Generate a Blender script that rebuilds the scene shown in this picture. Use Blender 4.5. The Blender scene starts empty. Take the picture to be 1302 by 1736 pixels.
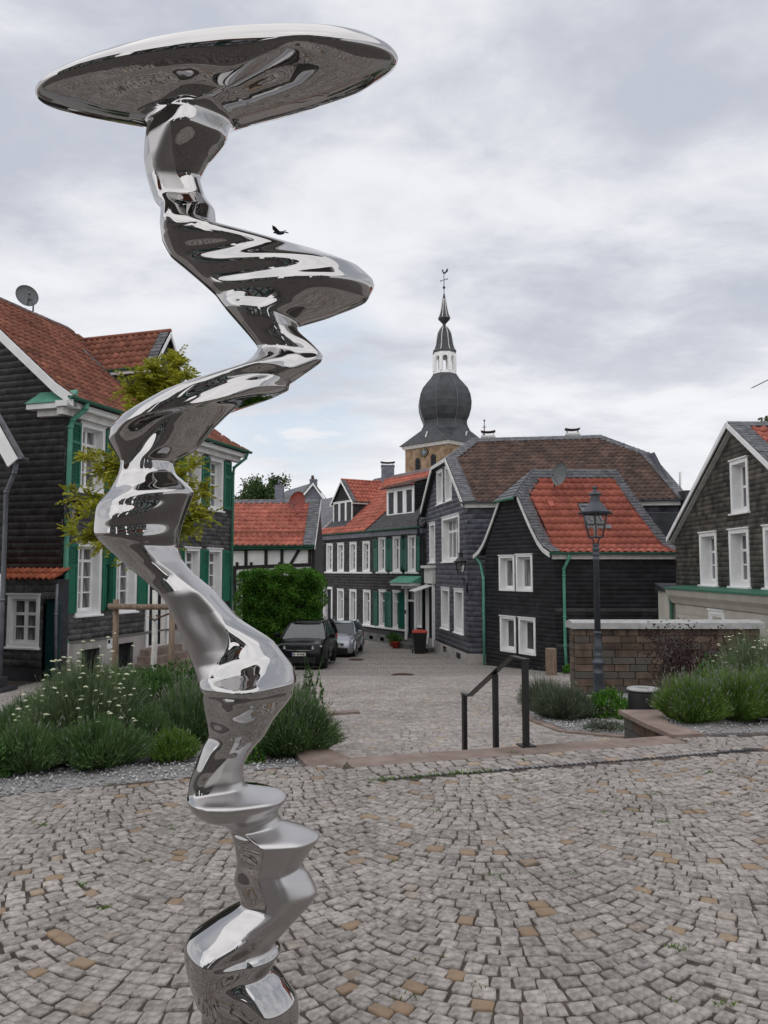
import bpy, math, random
import numpy as np
from mathutils import Vector, Matrix

random.seed(7)
RNG = np.random.default_rng(11)
SC = bpy.context.scene
COL = SC.collection
rad = math.radians

# ------------------------------------------------------------------ camera
EYE = 1.65
FPX = 1304.0                      # focal length in pixels of the 1302 x 1736 photograph
PITCH = math.atan(97.0 / FPX)
cam_data = bpy.data.cameras.new("camera")
cam = bpy.data.objects.new("camera", cam_data)
COL.objects.link(cam)
cam.location = (0, 0, EYE)
cam.rotation_euler = (math.pi / 2 + PITCH, 0, 0)
cam_data.sensor_fit = 'VERTICAL'
cam_data.sensor_height = 24.0
cam_data.lens = 24.0 * FPX / 1736.0
cam_data.clip_start = 0.05
cam_data.clip_end = 3000
SC.camera = cam

# ------------------------------------------------------------------ world: overcast evening sky
SUN_EL, SUN_AZ = rad(52), rad(205)          # azimuth from +Y, clockwise: behind the camera, a little left
w = bpy.data.worlds.new("World"); SC.world = w; w.use_nodes = True
nt = w.node_tree; nt.nodes.clear()
def wn(t, **k):
    n = nt.nodes.new(t)
    for a, b in k.items(): setattr(n, a, b)
    return n
def wl(a, b): nt.links.new(a, b)
def wmath(op, a, b=None, c=None):
    n = wn('ShaderNodeMath', operation=op)
    for i, v in enumerate((a, b, c)):
        if v is None: continue
        if isinstance(v, (int, float)): n.inputs[i].default_value = v
        else: wl(v, n.inputs[i])
    return n.outputs[0]
def wmix(f, a, b):
    n = wn('ShaderNodeMix', data_type='RGBA')
    for i, v in ((0, f), (6, a), (7, b)):
        if isinstance(v, (int, float)): n.inputs[i].default_value = v
        elif isinstance(v, tuple): n.inputs[i].default_value = (*v, 1)
        else: wl(v, n.inputs[i])
    return n.outputs[2]
sky = wn('ShaderNodeTexSky', sky_type='NISHITA')
sky.sun_disc = False; sky.sun_elevation = SUN_EL; sky.sun_rotation = SUN_AZ
tc = wn('ShaderNodeTexCoord')
sep = wn('ShaderNodeSeparateXYZ'); wl(tc.outputs['Generated'], sep.inputs[0])
zz = wmath('MAXIMUM', sep.outputs[2], 0.0)
den = wmath('ADD', zz, 0.16)
comb = wn('ShaderNodeCombineXYZ')
wl(wmath('DIVIDE', sep.outputs[0], den), comb.inputs[0])
wl(wmath('DIVIDE', sep.outputs[1], den), comb.inputs[1])
def wnoise(scale, detail, rough, off, dist=0.0):
    m = wn('ShaderNodeMapping'); m.inputs['Location'].default_value = off
    m.inputs['Scale'].default_value = (1.0, 1.25, 1.0)
    wl(comb.outputs[0], m.inputs[0])
    n = wn('ShaderNodeTexNoise'); n.inputs['Scale'].default_value = scale
    n.inputs['Detail'].default_value = detail; n.inputs['Roughness'].default_value = rough
    n.inputs['Distortion'].default_value = dist
    wl(m.outputs[0], n.inputs['Vector'])
    return n.outputs[0]
def wramp(v, a, b):
    n = wn('ShaderNodeMapRange', interpolation_type='SMOOTHSTEP')
    n.inputs[1].default_value = a; n.inputs[2].default_value = b
    wl(v, n.inputs[0]); return n.outputs[0]
big = wnoise(1.15, 7, 0.56, (3.1, 1.7, 0), 0.25)
mid = wnoise(3.3, 6, 0.6, (9.3, 4.2, 2.0), 0.3)
dens = wmath('ADD', wmath('MULTIPLY', big, 0.68), wmath('MULTIPLY', mid, 0.32))
lightness = wramp(dens, 0.385, 0.625)
# cloud colours (radiance x 10: the background strength is 0.1)
ccol = wmix(lightness, (5.0, 5.28, 6.0), (8.2, 8.25, 8.55))
# thin, brighter bank of cloud low over the horizon
low = wramp(zz, 0.34, 0.03)
ccol = wmix(wmath('MULTIPLY', low, 0.66), ccol, (9.3, 9.2, 9.3))
# a small gap where pale blue shows
gd = Vector((-0.115, 0.955, 0.235)).normalized()
vm = wn('ShaderNodeVectorMath', operation='DOT_PRODUCT'); vm.inputs[1].default_value = gd
nrm = wn('ShaderNodeVectorMath', operation='NORMALIZE'); wl(tc.outputs['Generated'], nrm.inputs[0])
wl(nrm.outputs[0], vm.inputs[0])
gap = wmath('MULTIPLY', wramp(vm.outputs['Value'], 0.988, 0.999), wramp(mid, 0.40, 0.56))
skyp = wmix(0.62, sky.outputs[0], (7.2, 8.1, 8.9))
ccol = wmix(wmath('MULTIPLY', gap, 0.75), ccol, skyp)
ccol = wmix(0.04, ccol, sky.outputs[0])
bg = wn('ShaderNodeBackground'); bg.inputs[1].default_value = 0.1
wl(ccol, bg.inputs[0])
wo = wn('ShaderNodeOutputWorld'); wl(bg.outputs[0], wo.inputs[0])

# ------------------------------------------------------------------ sun behind the cloud: broad and weak
sd = bpy.data.lights.new("sun", 'SUN'); sd.energy = 1.45; sd.angle = rad(120); sd.color = (1.0, 0.965, 0.92)
sun = bpy.data.objects.new("sun", sd); COL.objects.link(sun)
sun.rotation_euler = (math.pi / 2 - SUN_EL, 0, -SUN_AZ + math.pi)
sun.location = (0, -20, 40)

SC.view_settings.view_transform = 'Standard'
SC.view_settings.look = 'None'
SC.view_settings.exposure = 0.14
SC.view_settings.gamma = 1.0
SC.view_settings.use_curve_mapping = False
SC.render.engine = 'CYCLES'
SC.cycles.max_bounces = 8
SC.cycles.use_denoising = True

# ------------------------------------------------------------------ geometry helpers
def ray(px, py):
    xc = (px - 651.0) / FPX; yc = (868.0 - py) / FPX
    c, s = math.cos(PITCH), math.sin(PITCH)
    return Vector((xc, c - yc * s, s + yc * c))
def P(px, py, Y):
    """point at world depth Y seen at pixel (px, py) of the photograph"""
    d = ray(px, py); t = Y / d.y
    return Vector((d.x * t, Y, EYE + d.z * t))
def PZ(px, py, z):
    d = ray(px, py); t = (z - EYE) / d.z
    return Vector((d.x * t, d.y * t, z))

STREET = [(-200, -.5), (7, -.5), (9, -.53), (14, -.78), (18.6, -1.0), (23, -1.5), (27, -1.92), (31.5, -2.15), (40, -2.42), (60, -2.4), (400, -2.4)]
SY = [a for a, b in STREET]; SZ = [b for a, b in STREET]
def T(x, y):
    return float(np.interp(y, SY, SZ))

class MB:
    def __init__(s): s.v = []; s.f = []; s.m = []; s.sm = []
    def add(s, vs, fs, mi=0, smooth=False):
        b = len(s.v); s.v.extend([tuple(p) for p in vs])
        for f in fs:
            s.f.append(tuple(b + i for i in f)); s.m.append(mi); s.sm.append(smooth)
    def quad(s, a, b, c, d, mi=0): s.add((a, b, c, d), ((0, 1, 2, 3),), mi)
    def poly(s, pts, mi=0): s.add(pts, (tuple(range(len(pts))),), mi)
    def obox(s, o, a, b, c, mi=0):
        o, a, b, c = Vector(o), Vector(a), Vector(b), Vector(c)
        vs = [o, o + a, o + a + b, o + b, o + c, o + a + c, o + a + b + c, o + b + c]
        fs = [(0, 3, 2, 1), (4, 5, 6, 7), (0, 1, 5, 4), (1, 2, 6, 5), (2, 3, 7, 6), (3, 0, 4, 7)]
        if a.cross(b).dot(c) < 0: fs = [f[::-1] for f in fs]
        s.add(vs, fs, mi)
    def box(s, x0, x1, y0, y1, z0, z1, mi=0):
        s.obox((x0, y0, z0), (x1 - x0, 0, 0), (0, y1 - y0, 0), (0, 0, z1 - z0), mi)
    def cbox(s, x0, x1, y0, y1, z0, z1, c=0.02, mi=0, smooth=False):
        """box with chamfered upright and top edges"""
        ring = lambda i, z: [(x0 + i + c, y0 + i, z), (x1 - i - c, y0 + i, z), (x1 - i, y0 + i + c, z), (x1 - i, y1 - i - c, z),
                             (x1 - i - c, y1 - i, z), (x0 + i + c, y1 - i, z), (x0 + i, y1 - i - c, z), (x0 + i, y0 + i + c, z)]
        vs = ring(c * .6, z0) + ring(0, z0 + c * .6) + ring(0, z1 - c * .6) + ring(c * .6, z1)
        fs = [tuple(range(7, -1, -1)), tuple(range(24, 32))]
        for k in range(3):
            for i in range(8):
                j = (i + 1) % 8
                fs.append((k * 8 + i, k * 8 + j, k * 8 + 8 + j, k * 8 + 8 + i))
        s.add(vs, fs, mi, smooth)
    def tube(s, pts, r, n=8, mi=0, cap=True, smooth=True):
        pts = [Vector(p) for p in pts]; k = len(pts)
        rs = r if isinstance(r, (list, tuple)) else [r] * k
        vs = []; up = None
        for i, p in enumerate(pts):
            d = (pts[min(i + 1, k - 1)] - pts[max(i - 1, 0)]).normalized()
            if up is None:
                a = Vector((0, 0, 1)) if abs(d.z) < .9 else Vector((1, 0, 0))
                up = (a - d * a.dot(d)).normalized()
            else:
                up = (up - d * up.dot(d))
                up = up.normalized() if up.length > 1e-6 else Vector((1, 0, 0))
            q = d.cross(up)
            for j in range(n):
                t = 2 * math.pi * j / n
                vs.append(p + (up * math.cos(t) + q * math.sin(t)) * rs[i])
        fs = []
        for i in range(k - 1):
            for j in range(n):
                jj = (j + 1) % n
                fs.append((i * n + j, i * n + jj, (i + 1) * n + jj, (i + 1) * n + j))
        if cap:
            fs.append(tuple(range(n - 1, -1, -1))); fs.append(tuple(range((k - 1) * n, k * n)))
        s.add(vs, fs, mi, smooth)
    def lathe(s, prof, c=(0, 0, 0), n=16, mi=0, smooth=True, rot=0.0, capb=True, capt=True):
        vs = []
        for r, z in prof:
            for j in range(n):
                t = 2 * math.pi * j / n + rot
                vs.append((c[0] + r * math.cos(t), c[1] + r * math.sin(t), c[2] + z))
        fs = []
        k = len(prof)
        for i in range(k - 1):
            for j in range(n):
                jj = (j + 1) % n
                fs.append((i * n + j, i * n + jj, (i + 1) * n + jj, (i + 1) * n + j))
        if capb: fs.append(tuple(range(n - 1, -1, -1)))
        if capt: fs.append(tuple(range((k - 1) * n, k * n)))
        s.add(vs, fs, mi, smooth)
    def prism(s, poly, ext, mi=0):
        ext = Vector(ext); k = len(poly); poly = [Vector(p) for p in poly]
        nrm = Vector((0, 0, 0))
        for i in range(k): nrm += poly[i].cross(poly[(i + 1) % k])
        if nrm.dot(ext) > 0: poly = poly[::-1]
        vs = poly + [p + ext for p in poly]
        fs = [tuple(range(k)), tuple(range(2 * k - 1, k - 1, -1))]
        for i in range(k):
            j = (i + 1) % k
            fs.append((j, i, i + k, j + k))
        s.add(vs, fs, mi)
    def mesh(s, name, mats, off=None):
        me = bpy.data.meshes.new(name)
        v = s.v
        if off is not None: v = [(a - off[0], b - off[1], c - off[2]) for a, b, c in v]
        me.from_pydata(v, [], s.f)
        if not isinstance(mats, (list, tuple)): mats = [mats]
        for m in mats: me.materials.append(m)
        me.polygons.foreach_set('material_index', s.m)
        me.polygons.foreach_set('use_smooth', s.sm)
        me.update()
        return me

def np_mesh(name, v, f, mats, smooth=False):
    """v (n,3), f (m,k) of one polygon size"""
    me = bpy.data.meshes.new(name)
    v = np.asarray(v, dtype=np.float32); f = np.asarray(f, dtype=np.int32)
    m, k = f.shape
    me.vertices.add(len(v)); me.vertices.foreach_set('co', v.ravel())
    me.loops.add(m * k); me.loops.foreach_set('vertex_index', f.ravel())
    me.polygons.add(m); me.polygons.foreach_set('loop_start', np.arange(0, m * k, k, dtype=np.int32))
    me.polygons.foreach_set('loop_total', np.full(m, k, dtype=np.int32))
    if smooth: me.polygons.foreach_set('use_smooth', np.ones(m, dtype=bool))
    if not isinstance(mats, (list, tuple)): mats = [mats]
    for q in mats: me.materials.append(q)
    me.update(calc_edges=True); me.validate()
    return me

def link(name, me, parent=None, loc=(0, 0, 0), rz=0.0):
    o = bpy.data.objects.new(name, me); COL.objects.link(o)
    o.parent = parent; o.location = loc; o.rotation_euler = (0, 0, rz)
    return o
def tag(o, label=None, cat=None, group=None, kind=None):
    if label: o['label'] = label
    if cat: o['category'] = cat
    if group: o['group'] = group
    if kind: o['kind'] = kind
    return o
def thing(name, label, cat, loc=(0, 0, 0), rz=0.0, group=None):
    o = link(name, None, None, loc, rz)
    o.empty_display_size = .2
    return tag(o, label, cat, group)
def wloc(o):
    v = Vector((0, 0, 0))
    while o is not None: v = v + Vector(o.location); o = o.parent
    return v
def part(name, mb, mat, parent, kind=None, label=None):
    """mb in world coordinates; parents are unrotated"""
    o = link(name, mb.mesh(name, mat, wloc(parent) if parent else None), parent)
    return tag(o, label=label, kind=kind)
def copy_tree(o, parent=None):
    c = o.copy(); COL.objects.link(c); c.parent = parent
    for ch in list(o.children): copy_tree(ch, c)
    return c

# ------------------------------------------------------------------ materials
def mat(name, c1, c2=None, rough=.8, scale=6.0, bump=0.0, bscale=60.0, metal=0.0, spec=.3, isl=0.0, objr=0.0, stain=0.0,
        coat=0.0, contrast=(.35, .65), detail=5, trans=0.0, sheen=0.0, c3=None, c3t=.93, alpha=None, stretch=(1, 1, 1)):
    m = bpy.data.materials.new(name); m.use_nodes = True
    t = m.node_tree; N = t.nodes; L = t.links
    b = N['Principled BSDF']
    b.inputs['Roughness'].default_value = rough; b.inputs['Metallic'].default_value = metal
    b.inputs['Specular IOR Level'].default_value = spec
    if coat: b.inputs['Coat Weight'].default_value = coat; b.inputs['Coat Roughness'].default_value = .05
    if trans: b.inputs['Transmission Weight'].default_value = trans
    tcn = N.new('ShaderNodeTexCoord')
    mp = N.new('ShaderNodeMapping'); mp.inputs['Scale'].default_value = stretch
    L.new(tcn.outputs['Object'], mp.inputs[0])
    no = N.new('ShaderNodeTexNoise'); no.inputs['Scale'].default_value = scale; no.inputs['Detail'].default_value = detail
    L.new(mp.outputs[0], no.inputs['Vector'])
    mr = N.new('ShaderNodeMapRange'); mr.inputs[1].default_value = contrast[0]; mr.inputs[2].default_value = contrast[1]
    L.new(no.outputs[0], mr.inputs[0])
    mx = N.new('ShaderNodeMix'); mx.data_type = 'RGBA'
    mx.inputs[6].default_value = (*c1, 1); mx.inputs[7].default_value = (*(c2 or c1), 1)
    L.new(mr.outputs[0], mx.inputs[0])
    col = mx.outputs[2]
    if isl or objr or c3:
        ge = N.new('ShaderNodeNewGeometry'); oi = N.new('ShaderNodeObjectInfo')
        ad = N.new('ShaderNodeMath'); ad.operation = 'ADD'
        L.new(ge.outputs['Random Per Island'], ad.inputs[0])
        if objr: L.new(oi.outputs['Random'], ad.inputs[1])
        else: ad.inputs[1].default_value = 0
        fr = N.new('ShaderNodeMath'); fr.operation = 'FRACT'; L.new(ad.outputs[0], fr.inputs[0])
        amp = max(isl, objr)
        m2 = N.new('ShaderNodeMapRange'); m2.inputs[3].default_value = 1 - amp; m2.inputs[4].default_value = 1 + amp
        L.new(fr.outputs[0], m2.inputs[0])
        mu = N.new('ShaderNodeVectorMath'); mu.operation = 'SCALE'
        L.new(col, mu.inputs[0]); L.new(m2.outputs[0], mu.inputs['Scale'])
        col = mu.outputs[0]
        if c3:
            # a share of the pieces has another colour of its own
            f2 = N.new('ShaderNodeMath'); f2.operation = 'MULTIPLY'; f2.inputs[1].default_value = 7.31
            L.new(fr.outputs[0], f2.inputs[0])
            f3 = N.new('ShaderNodeMath'); f3.operation = 'FRACT'; L.new(f2.outputs[0], f3.inputs[0])
            gt = N.new('ShaderNodeMapRange'); gt.inputs[1].default_value = c3t; gt.inputs[2].default_value = min(1.0, c3t + .03)
            L.new(f3.outputs[0], gt.inputs[0])
            m3 = N.new('ShaderNodeMix'); m3.data_type = 'RGBA'
            no2 = N.new('ShaderNodeMath'); no2.operation = 'MULTIPLY'
            L.new(gt.outputs[0], no2.inputs[0]); L.new(mr.outputs[0], no2.inputs[1])
            ad2 = N.new('ShaderNodeMath'); ad2.operation = 'MULTIPLY_ADD'; ad2.inputs[1].default_value = .55
            L.new(gt.outputs[0], ad2.inputs[0])
            sc2 = N.new('ShaderNodeMath'); sc2.operation = 'MULTIPLY'; sc2.inputs[1].default_value = .45
            L.new(no2.outputs[0], sc2.inputs[0]); L.new(sc2.outputs[0], ad2.inputs[2])
            L.new(ad2.outputs[0], m3.inputs[0]); L.new(col, m3.inputs[6]); m3.inputs[7].default_value = (*c3, 1)
            col = m3.outputs[2]
    if stain:
        gp = N.new('ShaderNodeNewGeometry'); ns = N.new('ShaderNodeTexNoise'); ns.inputs['Scale'].default_value = .9; ns.inputs['Detail'].default_value = 6; ns.inputs['Roughness'].default_value = .65
        L.new(gp.outputs['Position'], ns.inputs['Vector'])
        ms_ = N.new('ShaderNodeMapRange'); ms_.inputs[1].default_value = .3; ms_.inputs[2].default_value = .7; ms_.inputs[3].default_value = 1 - stain; ms_.inputs[4].default_value = 1 + stain * .7
        L.new(ns.outputs[0], ms_.inputs[0]); sv = N.new('ShaderNodeVectorMath'); sv.operation = 'SCALE'
        L.new(col, sv.inputs[0]); L.new(ms_.outputs[0], sv.inputs['Scale']); col = sv.outputs[0]
    L.new(col, b.inputs['Base Color'])
    if bump:
        n3 = N.new('ShaderNodeTexNoise'); n3.inputs['Scale'].default_value = bscale; n3.inputs['Detail'].default_value = 4
        L.new(mp.outputs[0], n3.inputs['Vector'])
        bp = N.new('ShaderNodeBump'); bp.inputs['Strength'].default_value = bump; bp.inputs['Distance'].default_value = .01
        L.new(n3.outputs[0], bp.inputs['Height']); L.new(bp.outputs[0], b.inputs['Normal'])
    return m

def leafmat(name, c1, c2, scale=3.0, isl=.35, trans=.25):
    m = mat(name, c1, c2, rough=.6, scale=scale, isl=isl, spec=.25)
    t = m.node_tree; b = t.nodes['Principled BSDF']
    tr = t.nodes.new('ShaderNodeBsdfTranslucent')
    src = b.inputs['Base Color'].links[0].from_socket
    t.links.new(src, tr.inputs['Color'])
    ms = t.nodes.new('ShaderNodeMixShader'); ms.inputs[0].default_value = trans
    t.links.new(b.outputs[0], ms.inputs[1]); t.links.new(tr.outputs[0], ms.inputs[2])
    t.links.new(ms.outputs[0], t.nodes['Material Output'].inputs[0])
    return m

M = {}
M['granite'] = mat('granite', (.175, .158, .145), (.42, .385, .352), rough=.72, scale=38, bump=.4, bscale=130, isl=.16, objr=.16, stain=.28, c3=(.28, .185, .105), c3t=.935, contrast=(.3, .7))
M['granite_light'] = mat('granite_light', (.22, .20, .185), (.38, .348, .32), rough=.75, scale=24, bump=.4, bscale=90, isl=.2, objr=.2, stain=.22, c3=(.36, .27, .185), c3t=.94, contrast=(.3, .7))
M['joint'] = mat('joint_sand', (.055, .043, .036), (.105, .086, .073), rough=.95, scale=9, bump=.8, bscale=160)
M['sandstone'] = mat('red_sandstone', (.19, .14, .118), (.265, .205, .176), rough=.85, stain=.3, scale=5, bump=.4, bscale=120, isl=.12)
M['gravel'] = mat('gravel_chips', (.24, .24, .25), (.46, .455, .455), rough=.85, scale=30, isl=.4)
M['soil'] = mat('bed_gravel', (.14, .135, .13), (.33, .32, .315), rough=.95, scale=55, bump=1.0, bscale=70)
M['slate'] = mat('slate_black', (.036, .035, .037), (.066, .064, .066), rough=.5, scale=7, stain=.35, isl=.3, spec=.4, bump=.25, bscale=45)
M['slate_worn'] = mat('slate_worn', (.078, .077, .082), (.16, .157, .16), rough=.55, scale=10, stain=.3, isl=.4, spec=.4, bump=.3, bscale=45)
M['slate_brown'] = mat('slate_brown', (.064, .060, .054), (.14, .13, .113), rough=.65, stain=.3, scale=2.3, isl=.38, spec=.3, bump=.3, bscale=45)
M['slate_blue'] = mat('slate_blue', (.085, .09, .114), (.155, .161, .194), rough=.5, stain=.25, scale=5, isl=.3, spec=.45, bump=.25, bscale=40)
M['slate_dark'] = mat('slate_dark', (.022, .023, .027), (.038, .040, .046), rough=.55, stain=.3, scale=4, isl=.22, spec=.35, bump=.2, bscale=40)
M['slate_roof'] = mat('slate_roof', (.085, .088, .10), (.145, .147, .16), rough=.5, scale=6, isl=.25, spec=.4, bump=.2, bscale=40)
M['tile_red'] = mat('tile_red', (.31, .078, .052), (.42, .13, .088), rough=.62, stain=.28, scale=3, isl=.14, objr=.14, spec=.35, bump=.15, bscale=60)
M['tile_orange'] = mat('tile_orange', (.32, .08, .038), (.44, .135, .068), rough=.7, scale=4, isl=.22, spec=.3)
M['tile_old'] = mat('tile_old', (.165, .058, .036), (.255, .097, .06), rough=.7, stain=.3, scale=2.5, isl=.24, spec=.3)
M['tile_brown'] = mat('tile_brown', (.06, .035, .028), (.112, .066, .051), rough=.65, stain=.3, scale=2.5, isl=.28, spec=.35)
M['white'] = mat('white_paint', (.72, .72, .72), (.82, .82, .81), rough=.5, scale=3, spec=.4)
M['offwhite'] = mat('aged_white', (.52, .51, .49), (.66, .65, .63), rough=.6, scale=4)
M['render_white'] = mat('white_render', (.66, .66, .65), (.8, .8, .79), rough=.85, scale=1.6, bump=.2, bscale=60)
M['plaster'] = mat('plinth_plaster', (.30, .285, .27), (.40, .38, .36), rough=.9, scale=2.2, bump=.2, bscale=60)
M['plaster_dark'] = mat('grey_plaster', (.10, .10, .10), (.16, .158, .15), rough=.9, scale=2.2, bump=.2, bscale=60)
M['cream'] = mat('cream_boards', (.40, .38, .33), (.47, .45, .40), rough=.75, scale=2)
M['green'] = mat('shutter_green', (.012, .115, .066), (.018, .15, .088), rough=.45, scale=3, spec=.4)
M['teal'] = mat('shutter_teal', (.008, .082, .06), (.013, .11, .082), rough=.45, scale=3, spec=.4)
M['copper'] = mat('green_copper', (.075, .25, .18), (.11, .32, .235), rough=.6, scale=3)
M['copper_dark'] = mat('green_gutter', (.035, .125, .08), (.05, .165, .11), rough=.55, scale=3)
M['zinc'] = mat('zinc', (.10, .11, .125), (.16, .17, .185), rough=.45, scale=4, metal=.3)
M['door_dark'] = mat('door_dark', (.012, .016, .022), (.02, .026, .034), rough=.4, scale=3)
M['door_teal'] = mat('door_teal', (.006, .032, .034), (.01, .048, .05), rough=.5, scale=3)
M['timber'] = mat('black_timber', (.012, .011, .010), (.024, .022, .02), rough=.7, scale=9)
M['wood'] = mat('weathered_wood', (.15, .105, .075), (.27, .20, .15), rough=.85, scale=7, stretch=(6, 6, .6), bump=.5, bscale=30)
M['bark_white'] = mat('whitewashed_bark', (.50, .49, .45), (.68, .67, .63), rough=.9, scale=12, bump=.5, bscale=40)
M['bark'] = mat('bark', (.045, .036, .028), (.10, .08, .062), rough=.9, scale=12, bump=.6, bscale=40)
M['black_metal'] = mat('black_metal', (.008, .008, .009), (.016, .016, .018), rough=.38, scale=9, spec=.5)
M['iron'] = mat('cast_iron_grey', (.035, .042, .052), (.055, .064, .078), rough=.45, scale=6, spec=.5)
M['dish'] = mat('dish_grey', (.11, .115, .12), (.15, .155, .16), rough=.5, scale=3)
M['dish_red'] = mat('dish_red', (.20, .045, .035), (.26, .06, .045), rough=.5, scale=3)
M['block'] = mat('sandstone_block', (.062, .044, .034), (.125, .09, .068), rough=.9, scale=4.5, isl=.1, objr=.4, bump=.7, bscale=35, c3=(.088, .085, .076), c3t=.66)
M['cap'] = mat('coping_stone', (.30, .30, .295), (.40, .40, .395), rough=.7, scale=5, bump=.15, bscale=70)
M['mortar'] = mat('mortar', (.085, .075, .067), (.13, .115, .10), rough=.95, scale=9)
M['church_stone'] = mat('church_stone', (.18, .115, .068), (.33, .235, .155), rough=.9, scale=1.6, bump=.5, bscale=5, detail=8)
M['lead'] = mat('lead_roof', (.024, .026, .030), (.044, .047, .053), rough=.5, scale=1.2, spec=.4, isl=.15)
M['gold'] = mat('gilding', (.45, .33, .12), (.55, .42, .18), rough=.35, metal=.7)
M['clock'] = mat('clock_face', (.10, .15, .22), (.14, .19, .27), rough=.5)
M['pot'] = mat('terracotta', (.36, .12, .06), (.44, .17, .09), rough=.8)
M['bin_red'] = mat('red_lid', (.35, .04, .03), (.42, .055, .04), rough=.5)
M['plastic_black'] = mat('black_plastic', (.010, .010, .011), (.016, .016, .017), rough=.5)
M['rubber'] = mat('rubber', (.009, .009, .009), (.016, .016, .016), rough=.85)
M['rim'] = mat('alloy_rim', (.35, .36, .38), (.45, .46, .48), rough=.3, metal=.8)
M['rim_dark'] = mat('dark_rim', (.02, .02, .022), (.03, .03, .032), rough=.35, metal=.5)
M['car_black'] = mat('car_black', (.004, .004, .005), (.005, .005, .006), rough=.2, spec=.2, coat=.1)
M['car_silver'] = mat('car_silver', (.30, .32, .35), (.31, .33, .36), rough=.32, metal=.6, coat=.6)
M['car_glass'] = mat('car_glass', (.022, .028, .03), (.03, .036, .038), rough=.06, spec=.8)
M['headlight'] = mat('headlight', (.32, .34, .36), (.55, .57, .6), rough=.12, spec=.8, scale=30)
M['plate'] = mat('plate_white', (.62, .62, .58), (.66, .66, .62), rough=.5)
M['plate_blue'] = mat('plate_blue', (.01, .03, .22), rough=.5)
M['ink'] = mat('ink', (.012, .012, .014), rough=.6)
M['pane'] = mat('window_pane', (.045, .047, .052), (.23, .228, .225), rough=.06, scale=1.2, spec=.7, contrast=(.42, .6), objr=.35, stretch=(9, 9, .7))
M['pane_dark'] = mat('window_pane_dark', (.02, .022, .026), (.05, .052, .056), rough=.05, scale=1.4, spec=.8, objr=.3)
M['rust'] = mat('rusty_iron', (.06, .035, .025), (.11, .06, .042), rough=.8, scale=20)
M['crown'] = leafmat('locust_leaf', (.24, .27, .02), (.38, .37, .035), scale=1.6, isl=.4, trans=.35)
M['hedge'] = leafmat('hedge_leaf', (.045, .135, .012), (.095, .225, .026), scale=1.2, isl=.45)
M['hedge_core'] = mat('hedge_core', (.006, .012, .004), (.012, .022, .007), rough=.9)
M['lav'] = leafmat('lavender_leaf', (.074, .138, .046), (.13, .21, .076), scale=4, isl=.45)
M['lav_bright'] = leafmat('lavender_fresh', (.085, .16, .026), (.15, .245, .048), scale=4, isl=.4)
M['yarrow'] = leafmat('yarrow_leaf', (.098, .145, .068), (.16, .215, .105), scale=4, isl=.4)
M['bush'] = leafmat('bush_leaf', (.034, .088, .018), (.068, .15, .034), scale=4, isl=.45)
M['grey_leaf'] = leafmat('grey_leaf', (.075, .10, .064), (.13, .16, .105), scale=4, isl=.4)
M['purple_leaf'] = leafmat('purple_leaf', (.026, .012, .014), (.055, .026, .026), scale=4, isl=.5, trans=.15)
M['far_leaf'] = leafmat('far_leaf', (.03, .06, .016), (.06, .10, .026), scale=.8, isl=.5)
M['flower_white'] = mat('umbel_white', (.36, .38, .24), (.52, .53, .38), rough=.9, isl=.25)
M['flower_lav'] = mat('lavender_bud', (.15, .165, .13), (.21, .22, .18), rough=.9, isl=.25)

# chrome: polished steel with brushed zones held in a vertex attribute
def chrome():
    m = bpy.data.materials.new('polished_steel'); m.use_nodes = True
    t = m.node_tree; N = t.nodes; L = t.links; b = N['Principled BSDF']
    b.inputs['Metallic'].default_value = 1.0
    at = N.new('ShaderNodeAttribute'); at.attribute_name = 'satin'
    mr = N.new('ShaderNodeMapRange'); mr.interpolation_type = 'SMOOTHSTEP'
    mr.inputs[1].default_value = .38; mr.inputs[2].default_value = .62
    mr.inputs[3].default_value = .012; mr.inputs[4].default_value = .36
    L.new(at.outputs['Fac'], mr.inputs[0]); L.new(mr.outputs[0], b.inputs['Roughness'])
    mc = N.new('ShaderNodeMix'); mc.data_type = 'RGBA'
    mc.inputs[6].default_value = (.46, .45, .445, 1); mc.inputs[7].default_value = (.52, .505, .50, 1)
    st = N.new('ShaderNodeMapRange'); st.inputs[1].default_value = .38; st.inputs[2].default_value = .62
    L.new(at.outputs['Fac'], st.inputs[0]); L.new(st.outputs[0], mc.inputs[0]); L.new(mc.outputs[2], b.inputs['Base Color'])
    tcn = N.new('ShaderNodeTexCoord'); no = N.new('ShaderNodeTexNoise'); no.inputs['Scale'].default_value = 7.0; no.inputs['Detail'].default_value = 2
    L.new(tcn.outputs['Object'], no.inputs['Vector'])
    bp = N.new('ShaderNodeBump'); bp.inputs['Strength'].default_value = .10; bp.inputs['Distance'].default_value = .012
    L.new(no.outputs[0], bp.inputs['Height']); L.new(bp.outputs[0], b.inputs['Normal'])
    return m
M['chrome'] = chrome()

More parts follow.
